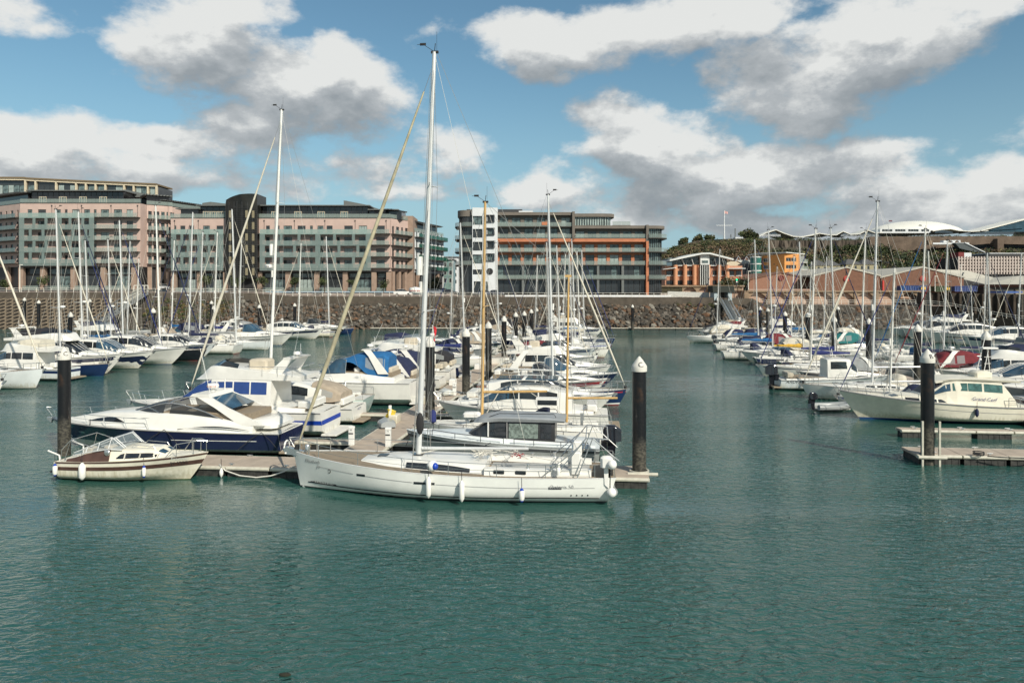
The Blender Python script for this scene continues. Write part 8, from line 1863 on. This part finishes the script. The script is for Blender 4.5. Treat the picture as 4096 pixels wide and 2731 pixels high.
# ---------------------------------------------------------------- the berthed rows behind the near boats
ORD = ['nearest', 'second', 'third', 'fourth', 'fifth', 'sixth', 'seventh', 'eighth', 'ninth', 'tenth', 'eleventh', 'twelfth', 'thirteenth', 'fourteenth', 'fifteenth', 'sixteenth', 'seventeenth', 'eighteenth', 'nineteenth', 'twentieth', 'twenty-first', 'twenty-second', 'twenty-third', 'twenty-fourth', 'twenty-fifth']
HC = {'white': gel, 'cream': gelc, 'cool white': gelg, 'navy': navy, 'black': blackg, 'grey': gelgrey, 'dark blue': bluehull}
ST = {'sport': 'low sports cruiser', 'fly': 'flybridge cruiser', 'hardtop': 'hardtop cruiser', 'pilot': 'wheelhouse boat', 'open': 'small open cruiser'}
def berths(c, sd, D0, D1, masts, fixed, seed, place, Lr, step=4.75, skip=()):
    """masts: (photo x, top row, D, bow direction or 0, options); fixed: (D, dict) motor boats; the rest of the berths are filled"""
    rr = random.Random(seed); D = D0; cnt = {'sail': 0, 'motor': 0}; sl_ = sorted([(m[2], 's', m) for m in masts]+[(f[0], 'm', f[1]) for f in fixed])
    while D < D1:
        if not any(abs(D-q[0]) < step*.93 for q in sl_) and not any(a < D < b for a, b in skip) and rr.random() < .96: sl_.append((D+rr.uniform(-.2,.2), 'r', None))
        if any(abs(D-q[0]) < step*.93 and q[1] != 'r' for q in sl_): D = max([q[0] for q in sl_ if abs(D-q[0]) < step*.93 and q[1] != 'r'])+step*.95; continue
        D += step*rr.uniform(.97, 1.06)
    sl_.sort(key=lambda q: q[0])
    for (D, k, d) in sl_:
        lev = 1 if D < 100 else 0
        out = sd*math.cos(TH)
        if k == 's':
            v, ty, _, hd, op = d; op = dict(op); X_ = PX(v, D); z = PZ(ty, D); L_ = op.pop('L', min(15.5, max(9.5, z*.70))); mx = .05; cen = c(D)+sd*(1.9+L_/2)
            dirs = hd or (1 if abs(X_-mx*L_-cen) < abs(X_+mx*L_-cen) else -1)
            col = op.pop('col', rr.choice(('white',)*5+('cream','cool white','navy','dark blue'))); cov = op.pop('cover', rr.choice(('navy','navy','blue','cream','grey',None,'navy','royal'))); hood = op.pop('hood', rr.choice(('navy','navy','cream','blue','grey','tan')))
            fur = op.pop('furl', rr.choice(('cream','cream','cream','navy','royal')))
            i = cnt['sail']; cnt['sail'] += 1
            lb = '%s yacht, %s, %s yacht back %s' % (col, (cov+' boom cover') if cov else 'bare boom', ORD[i], place)
            mast_lean = 2.0*(1 if hd else 1)
            tz = math.tan(math.radians(2.0))*(z-2)          # the rake moves the head aft of the foot
            sailboat(lb, X_-dirs*mx*L_+dirs*tz, D, BOWR if dirs > 0 else BOWL, L=L_, mast=z, hull=HC[col], cover=cn[cov] if cov else None, hood=cn[hood], furl=cn[fur], lev=lev, mx=mx, rakeang=2.0, radar=rr.random() < .35, group='yachts '+place, boot=rr.choice(('blue','black','red','green')), stripe=rr.choice((None, cn['navy'], bluep, None)) if col in ('white','cream') else None, mastm=rr.choice((alu, alu, aluw)), **op)
        else:
            op = dict(d) if d else {}
            L_ = op.pop('L', rr.uniform(*Lr)); style = op.pop('style', rr.choice(('sport','sport','fly','fly','hardtop','hardtop','pilot','open')))
            if style in ('pilot','open') and L_ > 11: L_ = rr.uniform(8.5, 10)
            col = op.pop('col', rr.choice(('white',)*9+('cream','cool white','cool white','navy','grey'))); can = op.pop('canopy', rr.choice((None,None,'navy','navy','navy','blue','tan','black','grey','cream','maroon')))
            hd = op.pop('hd', sd if rr.random() < .62 else -sd); X_ = c(D)+sd*(1.9+L_/2)+op.pop('dx', 0)
            i = cnt['motor']; cnt['motor'] += 1
            lb = '%s %s%s, %s motorboat back %s' % (col, ST[style], ', %s cover' % can if can else '', ORD[i], place)
            low = op.pop('low', None)
            b_, h_, q_ = motorboat(lb, X_, D, BOWR if hd > 0 else BOWL, style, L=L_, hull=HC[col], canopy=cn[can] if can else None, lev=lev, group='motor boats '+place, boot=rr.choice(('blue','black','blue','green')), arch=rr.random() < .85, engines=(2 if L_ > 9.5 else 1) if style in ('open','pilot') and rr.random() < .7 else 0, stripe=rr.choice((None, None, None, navy, bluehull)) if col != 'navy' else None, **op)
            if low: h_.band(0,0,16,.012,f0=.30,f1=.80).build('dark_topside', HC[low], b_, True)
    return cnt
P_ML, P_MR = 'left of the middle walkway', 'right of the middle walkway'
berths(cC, -1, 69.5, 163, [(1842,891,95,0,{}),(1811,1040,120,0,{}),(1983,972,131,0,{}),(1930,1050,150,0,{})],
       [(69.5,dict(style='sport',L=12,canopy='navy',hd=-1)),(74.4,dict(style='sport',L=12.5,canopy='navy',hd=-1)),(79.5,dict(style='fly',L=13.5,canopy=None,hd=-1)),(84.5,dict(style='hardtop',L=13,canopy='black',hd=-1)),(89.8,dict(style='fly',L=13,canopy='navy',hd=1))], 31, P_ML, (10.5,13.5))
berths(cC, 1, 89, 163, [(2187,968,89,0,{}),(2227,981,100,0,{}),(2276,972,110,0,{'furl':'navy'}),(2287,955,119,0,{}),(2308,1002,124.5,0,{}),(2327,998,135,0,{'furl':'royal'}),(2261,1015,141,0,{}),(2150,1020,150,0,{})],
       [(94.5,dict(style='sport',L=11,canopy='maroon')),(105,dict(style='fly',L=11.5,canopy='navy')),(158,dict(style='fly',L=13,col='white',hd=1,canopy=None))], 32, P_MR, (9.5,12))
P_LR, P_LL = 'right of the left basin walkway', 'left of the left basin walkway'
bs = sailboat('white sailing yacht with blue sheer stripe just entering the left edge of the frame', -53.8, 69.3, BOWR, L=13.5, mast=18, hull=gel, stripe=bluep, boot='blue', lev=2, cover=cn['royal'], furl=cn['cream'])
bs = sailboat('big pale grey sailing yacht with teak rail and slanting furled sail at the left edge', -54.4, 75.0, BOWR, L=15.0, mast=20.5, hull=gelg, boot='black', lev=2, hood=cn['navy'], mx=.04, furl=cn['cream'], fb=1.95, fs=1.5, deckm=teak)
berths(cD, 1, 82, 168, [(623,822,105,1,{'col':'black','L':15.5,'cover':'grey','hood':'tan','furl':'navy','mastm_':0} if False else {'col':'black','L':15.5,'cover':'grey','hood':'tan','furl':'navy'}),(771,849,117,-1,{'col':'white','L':15.2,'cover':'navy','furl':'navy'}),(811,927,129,0,{}),(869,929,140,0,{}),(928,837,124,0,{'L':14}),(967,935,146,0,{}),(1204,971,160,0,{}),(1305,945,170,0,{'L':13})],
       [(88.0,dict(style='fly',L=15.5,canopy='black',hd=1,col='white',dx=-1.0)),(94.0,dict(style='hardtop',L=15.0,canopy=None,hd=1,col='white',low='navy',dx=-.6)),(99.6,dict(style='hardtop',L=15.5,canopy=None,hd=1,col='white')),(111,dict(style='hardtop',L=13.5,canopy='tan',hd=1)),(135,dict(style='sport',L=15,hd=1,canopy=None,col='white')),(152,dict(style='hardtop',L=14.5,hd=1,canopy=None,col='white')),(165.5,dict(style='sport',L=14.5,hd=1,canopy=None,col='white',low='black'))], 33, P_LR, (11.5,14.5))
berths(cD, -1, 86, 166, [(224,837,86,0,{}),(314,845,98,0,{}),(341,960,108,0,{}),(432,956,116,0,{}),(478,881,110,0,{}) if False else (478,881,104,0,{}),(520,964,128,0,{}),(697,960,148,0,{'furl':'navy'}),(555,1033,138,0,{})],
       [(92,dict(style='fly',L=13,canopy='tan',hd=-1)),(122,dict(style='fly',L=13.5,canopy='navy',hd=1))], 34, P_LL, (10.5,13.5))
P_RL, P_RR, P_FR = 'left of the right basin walkway', 'right of the right basin walkway', 'by the right harbour wall'
berths(cB, -1, 79, 163, [(3262,914,84,-1,{'furl':'royal','L':13,'cover':'royal','col':'white'}),(3198,967,97,0,{'cover':'yellow'}),(3323,912,91,1,{'furl':'navy'}),(3074,919,106,0,{}),(3019,958,121,0,{}),(2879,996,141,0,{'furl':'navy'}),(3577,1069,61.5,0,{'L':9.5,'mastm_':1} if False else {'L':9.5})],
       [(78.8,dict(style='open',L=9,canopy='grey',hd=-1)),(101.5,dict(style='sport',L=11,canopy='cream',hd=-1)),(111,dict(style='sport',L=11,canopy='maroon',hd=-1,col='white')),(116,dict(style='pilot',L=9.5,canopy='navy',hd=1)),(129,dict(style='sport',L=10.5,canopy='navy',hd=-1,low='black')),(160,dict(style='pilot',L=9,canopy='black',hd=1,col='white'))], 35, P_RL, (9.5,12))
berths(cB, 1, 56, 165, [(3790,961,83,0,{'L':12,'furl':'maroon','cover':'maroon'}),(3701,915,88,0,{'furl':'blue'}),(3714,1003,100,0,{}),(3462,922,107,0,{}),(3306,1026,120,0,{}),(3245,1045,131,0,{}),(3176,1024,141,0,{}),(3108,1065,152,0,{}),(3950,1010,94,0,{'L':11})],
       [(59,dict(style='sport',L=12,canopy='blue',hd=1,col='cool white')),(64,dict(style='sport',L=11.5,canopy='blue',hd=-1)),(69,dict(style='hardtop',L=12,canopy='navy',hd=-1)),(74,dict(style='fly',L=12,canopy='navy',hd=-1)),(78.5,dict(style='sport',L=11,canopy='maroon',hd=1)),(114,dict(style='sport',L=11,canopy='teal',hd=1)),(126,dict(style='sport',L=11.5,canopy='cream',hd=-1))], 36, P_RR, (9.5,12.5))
cA = lambda D: 93+.12*(D-120)
berths(cA, -1, 112, 166, [(4085,1010,120,0,{}),(3947,1018,134,0,{}),(3884,1138,146,0,{'L':9})],
       [(126,dict(style='hardtop',L=15,hd=-1,canopy=None,col='white')),(140,dict(style='hardtop',L=15,hd=-1,canopy=None,col='white')),(152,dict(style='fly',L=14.5,hd=-1,canopy='navy',col='white')),(158,dict(style='sport',L=14,hd=-1,canopy=None,col='white'))], 37, P_FR, (12,15), step=5.3)
# --- loose gear among the rows: mooring balls, kayak, dock boxes, dinghies on the walkways
rg_ = random.Random(77)
def dockbox(label, x, y, rz): tag(MB().bbox(-.55,.55,-.3,.3,0,.55,.04).build('dock_box', rg_.choice((white, gelc, cn['grey'])), None, False, (x, y, .55), rz), label, 'dock box', 'dock boxes on the walkways')
for i, (c_, D, w_) in enumerate([(cC,52,'middle'),(cC,61,'middle'),(cC,73,'middle'),(cC,88,'middle'),(cD,97,'left basin'),(cD,112,'left basin'),(cB,71,'right basin'),(cB,86,'right basin')]):
    dockbox('low storage box on the %s walkway, %s one back along it' % (w_, ['nearest','second','third','fourth','nearest','second','nearest','second'][i]), c_(D)-.7, D, -.1+math.pi/2)
for (X_, Y_, lb) in ((-8.6,50.5,'grey upturned dinghy lying on the middle walkway near the flybridge cruiser'),(-5.9,66,'pale upturned dinghy lying farther along the middle walkway')):
    o = empty('dinghy', (X_, Y_, .6), .3+math.pi/2, lb, 'dinghy'); h_ = Hull(2.4, 1.2, .45, .40, 'sail', stern=.8, zk=-.02, rake=.3, tr=.05); m_ = h_.mesh(14, 6); m_.v = [(p[0], p[1], .45-p[2]) for p in m_.v]; m_.build('hull', gelgrey if X_ < -7 else gelg, o, True)
for (X_, Y_, cl, lb) in ((-15.2,38.9,cn['navy'],'dark bow fender hanging by the rope on the front edge of the cross head pontoon'),):
    fender((X_, tC(X_)-1.42, .25), 0, r=.1, l=.35, mat=white, label='small white fender hanging from the front edge of the cross head pontoon')
for i, (v, w_) in enumerate(((1712,2722),(1140,2722))):
    if i == 0: tag(MB().ell((0,0,.02),(.16,.07,.05),8,5).build('floating_weed', M('dark_weed', (.02,.02,.012), .9), None, True, (PX(1130+10, WD(2700)), WD(2700), 0)), 'small dark clump of weed floating at the bottom edge of the frame', 'weed')
